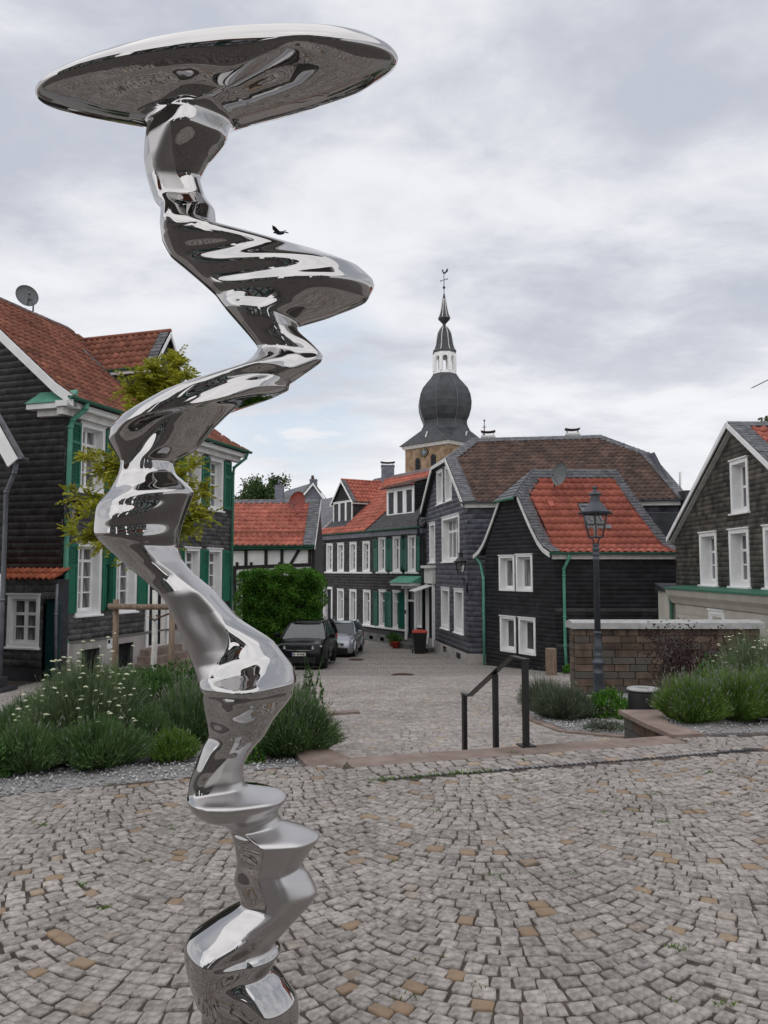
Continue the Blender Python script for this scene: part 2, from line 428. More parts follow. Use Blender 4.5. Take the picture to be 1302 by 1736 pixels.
# far paving: cells of grey stone with brown joints (for what is too far to tell apart)
def paving(name, cells, ca, cb, joint, jw=.06):
    m = bpy.data.materials.new(name); m.use_nodes = True
    t = m.node_tree; N = t.nodes; L = t.links; b = N['Principled BSDF']; b.inputs['Roughness'].default_value = .85
    tcn = N.new('ShaderNodeTexCoord')
    vo = N.new('ShaderNodeTexVoronoi'); vo.inputs['Scale'].default_value = cells; vo.inputs['Randomness'].default_value = .55
    ve = N.new('ShaderNodeTexVoronoi'); ve.feature = 'DISTANCE_TO_EDGE'; ve.inputs['Scale'].default_value = cells; ve.inputs['Randomness'].default_value = .55
    L.new(tcn.outputs['Object'], vo.inputs['Vector']); L.new(tcn.outputs['Object'], ve.inputs['Vector'])
    no = N.new('ShaderNodeTexNoise'); no.inputs['Scale'].default_value = .35; no.inputs['Detail'].default_value = 6
    L.new(tcn.outputs['Object'], no.inputs['Vector'])
    s1 = N.new('ShaderNodeSeparateColor'); L.new(vo.outputs['Color'], s1.inputs[0])
    f = N.new('ShaderNodeMath'); f.operation = 'MULTIPLY_ADD'; f.inputs[1].default_value = .55
    L.new(s1.outputs[0], f.inputs[0])
    f0 = N.new('ShaderNodeMath'); f0.operation = 'MULTIPLY'; f0.inputs[1].default_value = .45; L.new(no.outputs[0], f0.inputs[0])
    L.new(f0.outputs[0], f.inputs[2])
    mx = N.new('ShaderNodeMix'); mx.data_type = 'RGBA'; mx.inputs[6].default_value = (*ca, 1); mx.inputs[7].default_value = (*cb, 1)
    L.new(f.outputs[0], mx.inputs[0])
    mr = N.new('ShaderNodeMapRange'); mr.inputs[1].default_value = jw * .4; mr.inputs[2].default_value = jw
    L.new(ve.outputs['Distance'], mr.inputs[0])
    m2 = N.new('ShaderNodeMix'); m2.data_type = 'RGBA'; m2.inputs[6].default_value = (*joint, 1)
    L.new(mr.outputs[0], m2.inputs[0]); L.new(mx.outputs[2], m2.inputs[7])
    L.new(m2.outputs[2], b.inputs['Base Color'])
    bp = N.new('ShaderNodeBump'); bp.inputs['Strength'].default_value = .6; bp.inputs['Distance'].default_value = .012
    L.new(mr.outputs[0], bp.inputs['Height']); L.new(bp.outputs[0], b.inputs['Normal'])
    return m
M['paving'] = paving('paving_far', 9.5, (.20, .182, .168), (.36, .33, .302), (.10, .085, .075), .09)
M['paving_plaza'] = paving('paving_plaza', 9.0, (.062, .053, .047), (.125, .11, .10), (.036, .03, .026), .09)  # plaza outside the laid cobbles, coloured darker so the steel mirrors dark ground
sdir = Vector((math.sin(SUN_AZ) * math.cos(SUN_EL), math.cos(SUN_AZ) * math.cos(SUN_EL), math.sin(SUN_EL)))
sun.rotation_euler = sdir.to_track_quat('Z', 'Y').to_euler()

# ================================================================== GROUND
def inside(poly, x, y):
    x = np.asarray(x); y = np.asarray(y); r = np.zeros(x.shape, bool); n = len(poly); j = n - 1
    for i in range(n):
        xi, yi = poly[i]; xj, yj = poly[j]
        c = ((yi > y) != (yj > y)) & (x < (xj - xi) * (y - yi) / (yj - yi + 1e-12) + xi)
        r ^= c; j = i
    return r

# street sheet, falling gently away from the square
COBX = (-9.6, 5.6); COBY = (7.0, 23.0)
gx = [-260, -120, -60, -30, -18, -9.6, -6, -3, 0, 3, 5.6, 9, 14, 20, 30, 60, 120, 260]
gy = [-260, -120, -60, -30, -10, 0, 5, 7, 9, 11, 14, 16, 18.6, 21, 23, 25, 27, 29, 31.5, 36, 40, 50, 60, 90, 150, 400]
mb = MB()
mb.v = [(x, y, T(x, y)) for y in gy for x in gx]
nx = len(gx)
for j in range(len(gy) - 1):
    for i in range(nx - 1):
        a = j * nx + i
        mb.f.append((a, a + 1, a + nx + 1, a + nx))
        cob = gx[i] >= COBX[0] and gx[i + 1] <= COBX[1] and gy[j] >= COBY[0] and gy[j + 1] <= COBY[1]
        mb.m.append(1 if cob else 0); mb.sm.append(False)
street = part('street', mb, [M['paving'], M['joint']], None)
tag(street, kind='structure')

# the square: a slab at z = 0 ending in a gently curved edge
EDGE = [(-30, -6), (-12, 2.4), (-6, 4.55), (-2.83, 5.70), (-0.62, 6.62), (-0.35, 6.80), (2.78, 7.70), (4.2, 7.86), (6.2, 7.85), (9, 7.4), (14, 6), (30, -2)]
plaza_poly = EDGE + [(30, -45), (-30, -45)]
front_poly = [(-1.9, .5), (1.9, .5), (6.4, 7.8), (4.2, 7.86), (2.78, 7.70), (-.35, 6.8), (-.62, 6.62), (-2.83, 5.70), (-5.6, 4.7)]
mb = MB()
mb.poly([(x, y, 0.0) for x, y in plaza_poly][::-1], 1)
for i in range(len(EDGE) - 1):
    (xa, ya), (xb, yb) = EDGE[i], EDGE[i + 1]
    mb.quad((xa, ya, 0), (xa, ya, -.7), (xb, yb, -.7), (xb, yb, 0), 2)
mb.poly([(x, y, 0.0085) for x, y in front_poly[::-1]], 0)
plaza = part('plaza', mb, [M['joint'], M['paving_plaza'], M['sandstone']], None)
tag(plaza, kind='structure')

# one irregular paving stone: 8-sided, rounded shoulders, 14 quads
def stone_proto(rng, rough=.10):
    o = np.array([(-.5, -.40), (-.41, -.5), (.41, -.5), (.5, -.40), (.5, .40), (.41, .5), (-.41, .5), (-.5, .40)])
    o = o + rng.uniform(-rough, rough, o.shape) * .75
    z0, z1, z2 = -.03, .008, .0125
    t = o * (.92 + rng.uniform(-.02, .015))
    top = np.c_[t, z2 + rng.uniform(-.0015, .0015, 8)]
    return np.vstack([np.c_[o, np.full(8, z0)], np.c_[o, np.full(8, z1)], top])
SF = []
for k in (0, 8):
    for i in range(8):
        j = (i + 1) % 8; SF.append((k + i, k + j, k + 8 + j, k + 8 + i))
SF += [(16, 17, 18, 19), (16, 19, 20, 23), (20, 21, 22, 23)]
SF = np.array(SF)
PROTO = [stone_proto(RNG) for _ in range(16)]

def lay_arcs(centres, W, rise, y0, y1, s, test, wr=(.088, .125)):
    out = []
    for xc in centres:
        y = y0 + RNG.uniform(-.03, .03)
        while y < y1:
            u = -W / 2
            ph = RNG.uniform(0, .06)
            row = []
            while u < W / 2 - .02:
                ang = math.atan(rise * 8 * u / W / W)
                wd = RNG.uniform(*wr)
                du = wd * math.cos(ang)
                uc = u + du / 2
                ang = math.atan(rise * 8 * uc / W / W)
                row.append((xc + uc + RNG.normal(0, .003), y + rise * (2 * uc / W) ** 2 + RNG.normal(0, .004), ang + RNG.normal(0, .035),
                            wd - RNG.uniform(.005, .011), s * math.cos(ang) - RNG.uniform(.004, .011)))
                u += du
            out += row
            y += s * RNG.uniform(.97, 1.03)
    a = np.array(out)
    return a[test(a[:, 0], a[:, 1])]

def stones_mesh(name, a, zf, material, hs=1.0):
    n = len(a); V = np.zeros((n, 24, 3)); idx = RNG.integers(0, len(PROTO), n)
    pr = np.array(PROTO)[idx]
    c, s_ = np.cos(a[:, 2])[:, None], np.sin(a[:, 2])[:, None]
    lx = pr[:, :, 0] * a[:, 3:4]; ly = pr[:, :, 1] * a[:, 4:5]
    V[:, :, 0] = a[:, 0:1] + lx * c - ly * s_
    V[:, :, 1] = a[:, 1:2] + lx * s_ + ly * c
    tilt = RNG.normal(0, .013, (n, 2))
    V[:, :, 2] = zf + pr[:, :, 2] * hs + RNG.normal(0, .0018, (n, 1)) + tilt[:, :1] * lx + tilt[:, 1:] * ly
    F = (SF[None] + (np.arange(n) * 24)[:, None, None]).reshape(-1, 4)
    return np_mesh(name, V.reshape(-1, 3), F, material, smooth=False)

ed = Vector((.960, .279)); eo = Vector((-.279, .960)); e0 = Vector((-.35, 6.80))      # edge direction and outward
def edge_d(x, y): return (x - e0.x) * eo.x + (y - e0.y) * eo.y
def edge_u(x, y): return (x - e0.x) * ed.x + (y - e0.y) * ed.y
def inplaza(x, y):
    u = edge_u(x, y); d = edge_d(x, y)
    lim = np.where((u > -.15) & (u < 3.30), -.80, 9.0); lim = np.where((u > -.15) & (u < .08), -.34, lim)
    ok = inside(front_poly, x, y) & (d < lim)
    ok &= ~((x < -.30) & (y > 6.62 + (x + .62) * .416 - .05))
    ok &= ~((u > 3.2) & (u < 3.74) & (d > -.80) & (d < -.65))
    return ok & ~((x > 2.7) & (y > 7.66 + (x - 2.78) * .06))
st = lay_arcs([.59 + 1.4 * k for k in range(-5, 5)], 1.4, .33, .2, 8.2, .087, inplaza, (.074, .108))
# skip stones that the steel column stands on
st = st[~(((st[:, 0] + .40) ** 2 + (st[:, 1] - 2.4) ** 2) < .02)]
vis = (np.abs(st[:, 0]) < .50 * st[:, 1]) & (st[:, 1] > 2.55)
order = np.argsort(np.where(vis, st[:, 1], 99))
near, rest = st[order[:300]], st[order[300:]]
pm = []
for k, p in enumerate(PROTO):
    pm.append(np_mesh('cobble', p * np.array([.1, .1, 1]), SF, M['granite']))
for a in near:
    o = bpy.data.objects.new('cobble', pm[int(RNG.integers(0, 16))]); COL.objects.link(o)
    o.parent = plaza; o.location = (a[0], a[1], .004 + RNG.normal(0, .0025))
    o.rotation_euler = (RNG.normal(0, .02), RNG.normal(0, .02), a[2]); o.scale = (a[3] * 10, a[4] * 10, 1.0)
tag(link('cobbles', stones_mesh('cobbles', rest, .004, M['granite']), plaza), kind='stuff')

# border courses between the drain and the step nosing
rows = []
for k in range(4):
    u = .02
    while u < 3.28:
        wd = RNG.uniform(.10, .15)
        p = e0 + ed * (u + wd / 2) - eo * (.31 + .105 * k + .05)
        rows.append((p.x, p.y, math.atan2(ed.y, ed.x) + RNG.normal(0, .03), wd - .014, .093)); u += wd
tag(link('border_cobbles', stones_mesh('border_cobbles', np.array(rows), .004, M['granite_light']), plaza), kind='stuff')

# street cobbles beyond the steps
BEDL = [(-6, 4.55), (-2.83, 5.70), (-.62, 6.62), (-.55, 7.6), (-1.0, 10.5), (-1.5, 12.3), (-3.2, 14.2), (-4.6, 13.2), (-5.2, 10.6), (-7.0, 7.8)]
BEDR = [(2.98, 7.73), (4.2, 7.86), (6.2, 7.85), (9, 7.4), (12, 9), (12, 15.4), (4.6, 15.4), (4.3, 14.3), (4.2, 12.4), (4.1, 11.4), (3.7, 9.9), (3.0, 8.95)]
BEDS = [(2.55, 10.9), (3.35, 10.4), (3.9, 10.4), (4.2, 13.5), (4.0, 14.6), (3.1, 14.6), (2.5, 13.6), (2.3, 12.2)]
A0 = Vector((-7.8, 18.6)); A1 = Vector((-5.3, 26.6))
def instreet(x, y):
    ok = (x > COBX[0]) & (x < COBX[1]) & (y > 7.9) & (y < COBY[1]) & (np.abs(x) < .60 * y + 1)
    ok &= ~inside(BEDL, x, y) & ~inside(BEDR, x, y) & ~inside(BEDS, x, y)
    ok &= edge_d(x, y) > 1.2
    ok &= ~((y > 16.4) & (x < -8)) & ~((y > 18.2) & (x < -7.6 + (y - 18.6) * .3125))
    return ok
ss = lay_arcs([.4 + 1.5 * k for k in range(-8, 5)], 1.5, .36, 7.6, 23.2, .11, instreet, (.095, .135))
tag(link('cobbles', stones_mesh('cobbles', ss, np.interp(ss[:, 1], SY, SZ)[:, None] + .003, M['granite_light']), street), kind='stuff')

# manholes
for (px, py, rr, lb) in ((683, 1145, .36, 'round iron manhole cover in the middle of the cobbled street'), (604, 1119, .33, 'rusty manhole cover in the street beside the silver car')):
    p = None
    for it in range(30):
        z = T(0, p.y) if p else -1.5
        p = PZ(px, py, z)
    m1 = MB(); m1.lathe([(rr, -.03), (rr, .022), (rr * .93, .026), (rr * .90, .020), (0.02, .022)], (p.x, p.y, T(0, p.y)), 28, smooth=False)
    r_ = thing('manhole_cover', lb, 'manhole', (p.x, p.y, T(0, p.y)))
    part('cover_plate', m1, M['rust'], r_)
    m2 = MB()
    for k in range(-3, 4):
        hw = math.sqrt(max(.01, (rr * .8) ** 2 - (k * rr * .22) ** 2))
        m2.box(p.x - hw, p.x + hw, p.y + k * rr * .22 - .012, p.y + k * rr * .22 + .012, T(0, p.y) + .024, T(0, p.y) + .032)
    part('rib', m2, M['rust'], r_)

# ------------------------------------------------------------------ steps with sandstone nosing
steps = thing('stone_steps', 'broad reddish sandstone steps leading down from the square to the street', 'steps', (e0.x, e0.y, 0))
def e3(u, v, z): q = e0 + ed * u + eo * v; return Vector((q.x, q.y, z))
for k in range(4):
    u = 0.0; L_ = 3.28
    ws = [.82, .95, .75, .76] if k % 2 == 0 else [.7, .9, .88, .8]
    for wd in ws:
        wd2 = wd * L_ / sum(ws)
        m1 = MB()
        z1 = .012 - .165 * k; v0 = -.36 + .42 * k if k else -.30
        v1 = v0 + (.30 if k == 0 else .42)
        m1.obox(e3(u + .003, v0, z1 - .19), (ed * (wd2 - .006)).to_3d(), (eo * (v1 - v0 + .02)).to_3d(), (0, 0, .19))
        part('slab', m1, M['sandstone'], steps); u += wd2
# left wedge where the nosing meets the planting bed
m1 = MB()
m1.prism([(-.62, 6.50, -.2), (-.345, 6.46, -.2), (-.30, 6.86, -.2), (-.62, 7.35, -.2), (-.86, 7.2, -.2)], (0, 0, .215))
part('slab', m1, M['sandstone'], steps)

# slot drain
dr = thing('drain_channel', 'narrow dark slot drain running along the cobbles before the steps', 'drain', (e0.x, e0.y, 0))
m1 = MB(); m1.obox(e3(.10, -.735, .004), (ed * 3.6).to_3d(), (eo * .036).to_3d(), (0, 0, .006)); part('channel', m1, M['black_metal'], dr)
m1 = MB(); u = .1
while u < 3.66:
    m1.obox(e3(u, -.735, .010), (ed * .022).to_3d(), (eo * .036).to_3d(), (0, 0, .008)); u += .045
part('grating', m1, M['iron'], dr, kind='stuff')

# cheek wall to the right of the steps, with a stone slab on top
ck = thing('planter_wall', 'low block wall with flat reddish slab beside the steps, under the litter bin', 'wall', (2.8, 8.2, -.5))
b0 = Vector((2.80, 7.62)); b1 = Vector((2.72, 8.85)); b2 = Vector((3.30, 8.85))
m1 = MB(); m1.prism([(2.80, 7.60, .002), (3.14, 7.66, .002), (2.99, 8.2, .002), (3.16, 8.95, .002), (2.68, 8.95, .002), (2.72, 8.2, .002)], (0, 0, .045)); part('slab', m1, M['sandstone'], ck)
m1 = MB(); m1.prism([(2.84, 7.74, -.56), (3.0, 7.74, -.56), (3.10, 8.9, -.56), (2.74, 8.9, -.56)], (0, 0, .558)); part('core', m1, M['mortar'], ck)
for r in range(4):
    u = -.05 if r % 2 else 0
    d_ = (Vector((2.74, 8.9)) - Vector((2.84, 7.74))); ln = d_.length; d_.normalize()
    while u < ln - .05:
        wd = min(RNG.uniform(.24, .36), ln - u); a = Vector((2.84, 7.74)) + d_ * max(u, 0)
        m1 = MB(); m1.obox((a.x - .015, a.y, -.56 + r * .139 + .005), (d_.x * (wd - .012), d_.y * (wd - .012), 0), (.05, 0, 0), (0, 0, .129)); part('block', m1, M['block'], ck); u += wd
    a = Vector((2.74, 8.9))
    for wd0, wd1 in ((0, .19), (.20, .38)):
        m1 = MB(); m1.obox((a.x + wd0, a.y - .03, -.56 + r * .139 + .005), (wd1 - wd0, 0, 0), (0, .05, 0), (0, 0, .129)); part('block', m1, M['block'], ck)

# ------------------------------------------------------------------ planting beds
def zbl(x, y): return .006 - max(0.0, y - 6.2) * .05
def bed(name, poly, zf, kerb=.0):
    m1 = MB()
    cx = sum(p[0] for p in poly) / len(poly); cy = sum(p[1] for p in poly) / len(poly)
    n = len(poly); pts = []
    for i in range(n):
        a, b = poly[i], poly[(i + 1) % n]
        for t in np.linspace(0, 1, 6)[:-1]: pts.append((a[0] + (b[0] - a[0]) * t, a[1] + (b[1] - a[1]) * t))
    n = len(pts); rings = []
    for s in (1, .75, .5, .25):
        rings.append([(cx + (x - cx) * s, cy + (y - cy) * s) for x, y in pts])
    vs = [(x, y, zf(x, y) + (0 if k == 0 else RNG.normal(0, .012))) for k, r in enumerate(rings) for x, y in r] + [(cx, cy, zf(cx, cy))] + [(x, y, zf(x, y) - .7) for x, y in pts]
    fs = []
    for k in range(3):
        for i in range(n):
            j = (i + 1) % n; fs.append((k * n + i, k * n + j, (k + 1) * n + j, (k + 1) * n + i))
    for i in range(n):
        j = (i + 1) % n; fs.append((3 * n + i, 3 * n + j, 4 * n)); fs.append((4 * n + 1 + i, 4 * n + 1 + j, j, i))
    m1.add(vs, fs)
    o = part(name, m1, M['soil'], None); tag(o, kind='structure'); return o
def zbr(x, y): return max(.03 - max(0, y - 8.6) * .22, T(x, y) + .06)
bed_l = bed('planting_bed_left', BEDL, zbl)
bed_r = bed('planting_bed_right', BEDR, lambda x, y: zbr(x, y))
bed_s = bed('planting_bed_street', BEDS, lambda x, y: T(x, y) + .05)

def chips(name, poly, zf, n, size, parent, keep=None):
    x0, x1 = min(p[0] for p in poly), max(p[0] for p in poly); y0, y1 = min(p[1] for p in poly), max(p[1] for p in poly)
    x = RNG.uniform(x0, x1, n * 3); y = RNG.uniform(y0, y1, n * 3)
    ok = inside(poly, x, y)
    if keep is not None: ok &= keep(x, y)
    x, y = x[ok][:n], y[ok][:n]; k = len(x)
    base = np.array([(1, 0, 0), (-.5, .85, 0), (-.5, -.85, 0), (.1, .1, .8), (0, 0, -.5)])
    s = RNG.uniform(.5, 1.2, k) * size; ang = RNG.uniform(0, 6.28, k)
    V = base[None] * s[:, None, None] * RNG.uniform(.7, 1.3, (k, 5, 3))
    c, sn = np.cos(ang)[:, None], np.sin(ang)[:, None]
    X = V[:, :, 0] * c - V[:, :, 1] * sn + x[:, None]; Y = V[:, :, 0] * sn + V[:, :, 1] * c + y[:, None]
    Z = V[:, :, 2] + np.array([zf(a, b) for a, b in zip(x, y)])[:, None] + size * .3
    F = np.array([(0, 1, 3), (1, 2, 3), (2, 0, 3), (1, 0, 4), (2, 1, 4), (0, 2, 4)])
    F = (F[None] + (np.arange(k) * 5)[:, None, None]).reshape(-1, 3)
    o = link(name, np_mesh(name, np.stack([X, Y, Z], -1).reshape(-1, 3), F, M['gravel']), parent)
    return tag(o, kind='stuff')
front_strip = lambda x, y: (y - (5.7 + (x + 2.83) * .416)) < 1.1
chips('gravel', BEDL, zbl, 9000, .017, bed_l, front_strip)
chips('gravel', BEDR, lambda x, y: zbr(x, y), 3500, .018, bed_r, lambda x, y: (x < 6) & (y < 10))
chips('gravel', BEDS, lambda x, y: T(x, y) + .05, 2500, .02, bed_s)
# sandstone kerb pieces along the bed front and along the lower bed
def kerb(pts, w_, h_, zf, name='kerb_stone', par=None, mt='sandstone'):
    for i in range(len(pts) - 1):
        a, b = Vector(pts[i]), Vector(pts[i + 1]); n = max(1, round((b - a).length / .8)); d_ = (b - a) / n
        nn = Vector((-d_.y, d_.x)).normalized() * w_
        for k in range(n):
            q = a + d_ * k; m1 = MB()
            z = min(zf(q.x, q.y), zf(q.x + d_.x, q.y + d_.y))
            m1.obox((q.x + d_.x * .004, q.y + d_.y * .004, z - .25), (d_.x * .99, d_.y * .99, zf(q.x + d_.x, q.y + d_.y) - zf(q.x, q.y)), (nn.x, nn.y, 0), (0, 0, .25 + h_))
            part(name, m1, M[mt], par)
kerb([(-.55, 7.7), (-1.0, 10.5), (-1.5, 12.3), (-3.2, 14.2), (-4.6, 13.2), (-5.2, 10.6)], .14, .10, T, par=bed_l)
kerb([(-.45, 12.9), (-1.2, 12.6)], .16, .06, T, par=bed_l)
kerb([(3.35, 10.4), (2.55, 10.9), (2.3, 12.2), (2.5, 13.6), (3.1, 14.6)], .12, .07, T, par=bed_s)
# ================================================================== STEEL COLUMN
# cross-sections from top to bottom: left end, right end (pixels), half depth (m), depth shift (m), tilt of the depth axis
SEC = [
 # Lx,  Ly,   Rx,   Ry,   b,   dy,   tz
 (330, 88, 430, 80, .04, .01, .10),
 (200, 112, 560, 68, .135, .01, .10),
 (112, 136, 640, 74, .200, .01, .10),
 (74, 153, 668, 89, .222, .01, .10),
 (62, 163, 676, 100, .230, .01, .10),
 (66, 170, 672, 108, .226, .01, .10),
 (112, 183, 634, 133, .192, .01, .09),
 (172, 195, 555, 163, .142, .02, .06),
 (222, 202, 465, 186, .116, .02, .03),
 (248, 208, 405, 200, .109, .01, 0),
 (251, 215, 392, 209, .104, .01, 0),
 (247, 240, 384, 234, .106, .0, 0),
 (245, 273, 354, 273, .080, .01, 0),
 (250, 304, 339, 304, .056, .02, 0),
 (261, 338, 347, 332, .054, .02, 0),
 (273, 356, 364, 356, .072, .01, 0),
 (273, 385, 367, 384, .10, .01, 0),
 (276, 410, 440, 405, .12, .03, 0),
 (290, 436, 545, 430, .125, .05, .05),
 (315, 457, 607, 452, .15, .06, .10),
 (342, 480, 633, 476, .165, .06, .12),
 (352, 489, 635, 486, .17, .06, .12),
 (366, 502, 622, 510, .16, .06, .10),
 (374, 513, 560, 535, .13, .05, .05),
 (384, 526, 505, 551, .11, .03, 0),
 (406, 551, 506, 562, .092, .02, 0),
 (425, 573, 532, 585, .074, .02, 0),
 (438, 591, 548, 603, .062, .02, 0),
 (428, 606, 545, 612, .072, .01, 0),
 (395, 629, 515, 632, .11, 0, 0),
 (340, 650, 492, 647, .14, .01, 0),
 (265, 677, 490, 653, .18, .02, .05),
 (207, 710, 489, 659, .205, .03, .10),
 (190, 730, 470, 668, .21, .03, .12),
 (188, 748, 400, 688, .18, .03, .10),
 (196, 765, 362, 722, .145, .02, .02),
 (203, 777, 330, 762, .115, .01, 0),
 (207, 786, 291, 783, .085, 0, 0),
 (204, 803, 296, 802, .085, 0, 0),
 (188, 834, 314, 818, .10, -.01, 0),
 (170, 855, 326, 831, .12, -.02, 0),
 (166, 862, 327, 836, .122, -.02, 0),
 (164, 872, 322, 850, .118, -.02, 0),
 (161, 898, 308, 888, .11, -.02, 0),
 (162, 907, 303, 908, .108, -.02, 0),
 (180, 926, 301, 926, .10, -.01, 0),
 (214, 957, 308, 950, .09, 0, 0),
 (252, 989, 325, 970, .085, 0, 0),
 (281, 1016, 360, 1000, .108, 0, 0),
 (304, 1066, 405, 1049, .098, 0, 0),
 (321, 1108, 463, 1086, .086, 0, 0),
 (328, 1128, 480, 1108, .088, 0, 0),
 (336, 1149, 497, 1130, .118, 0, 0),
 (340, 1166, 503, 1156, .14, -.02, 0),
 (346, 1173, 496, 1168, .128, -.02, 0),
 (346, 1179, 496, 1177, .128, -.02, 0),
 (345, 1186, 491, 1186, .125, -.01, 0),
 (352, 1222, 463, 1221, .10, 0, 0),
 (355, 1246, 447, 1249, .085, 0, 0),
 (345, 1264, 428, 1270, .085, .01, 0),
 (331, 1299, 413, 1296, .085, .02, 0),
 (322, 1325, 412, 1320, .08, .03, 0),
 (320, 1340, 417, 1334, .085, .03, 0),
 (319, 1350, 476, 1346, .13, .01, 0),
 (320, 1355, 487, 1350, .136, .01, 0),
 (322, 1362, 485, 1357, .133, .01, 0),
 (340, 1381, 472, 1370, .112, .01, 0),
 (374, 1391, 471, 1381, .088, .02, 0),
 (389, 1402, 478, 1393, .078, .02, 0),
 (393, 1412, 530, 1411, .10, .01, 0),
 (395, 1419, 543, 1417, .106, .01, 0),
 (398, 1430, 536, 1428, .10, .01, 0),
 (402, 1456, 520, 1451, .088, .01, 0),
 (401, 1470, 509, 1467, .085, .01, 0),
 (397, 1489, 525, 1484, .09, .01, 0),
 (404, 1508, 538, 1512, .095, .01, 0),
 (410, 1526, 527, 1530, .095, .01, 0),
 (372, 1550, 506, 1552, .11, .01, 0),
 (325, 1582, 480, 1580, .13, .0, 0),
 (314, 1598, 464, 1598, .135, .0, 0),
 (314, 1612, 477, 1611, .135, 0, 0),
 (318, 1636, 459, 1638, .13, 0, 0),
 (323, 1660, 480, 1660, .13, 0, 0),
 (333, 1690, 503, 1692, .125, 0, 0),
 (343, 1706, 506, 1710, .12, 0, 0),
 (343, 1750, 505, 1752, .115, 0, 0),
 (346, 1810, 498, 1812, .11, 0, 0),
 (340, 1858, 508, 1858, .125, 0, 0),
]
def pchip(t, y, q):
    h = np.diff(t); d = np.diff(y, axis=0) / h[:, None]
    m = np.zeros_like(y)
    for i in range(1, len(t) - 1):
        s = d[i - 1] * d[i] > 0
        w1, w2 = 2 * h[i] + h[i - 1], h[i] + 2 * h[i - 1]
        with np.errstate(divide='ignore', invalid='ignore'):
            hm = (w1 + w2) / (w1 / d[i - 1] + w2 / d[i])
        # blend of harmonic (no overshoot) and plain slope keeps the forms full
        m[i] = np.where(s, hm, 0)
    m[0] = d[0]; m[-1] = d[-1]
    k = np.clip(np.searchsorted(t, q) - 1, 0, len(h) - 1)
    u = ((q - t[k]) / h[k])[:, None]; hh = h[k][:, None]
    return ((1 + 2 * u) * (1 - u) ** 2 * y[k] + u * (1 - u) ** 2 * hh * m[k] + u * u * (3 - 2 * u) * y[k + 1] + u * u * (u - 1) * hh * m[k + 1])
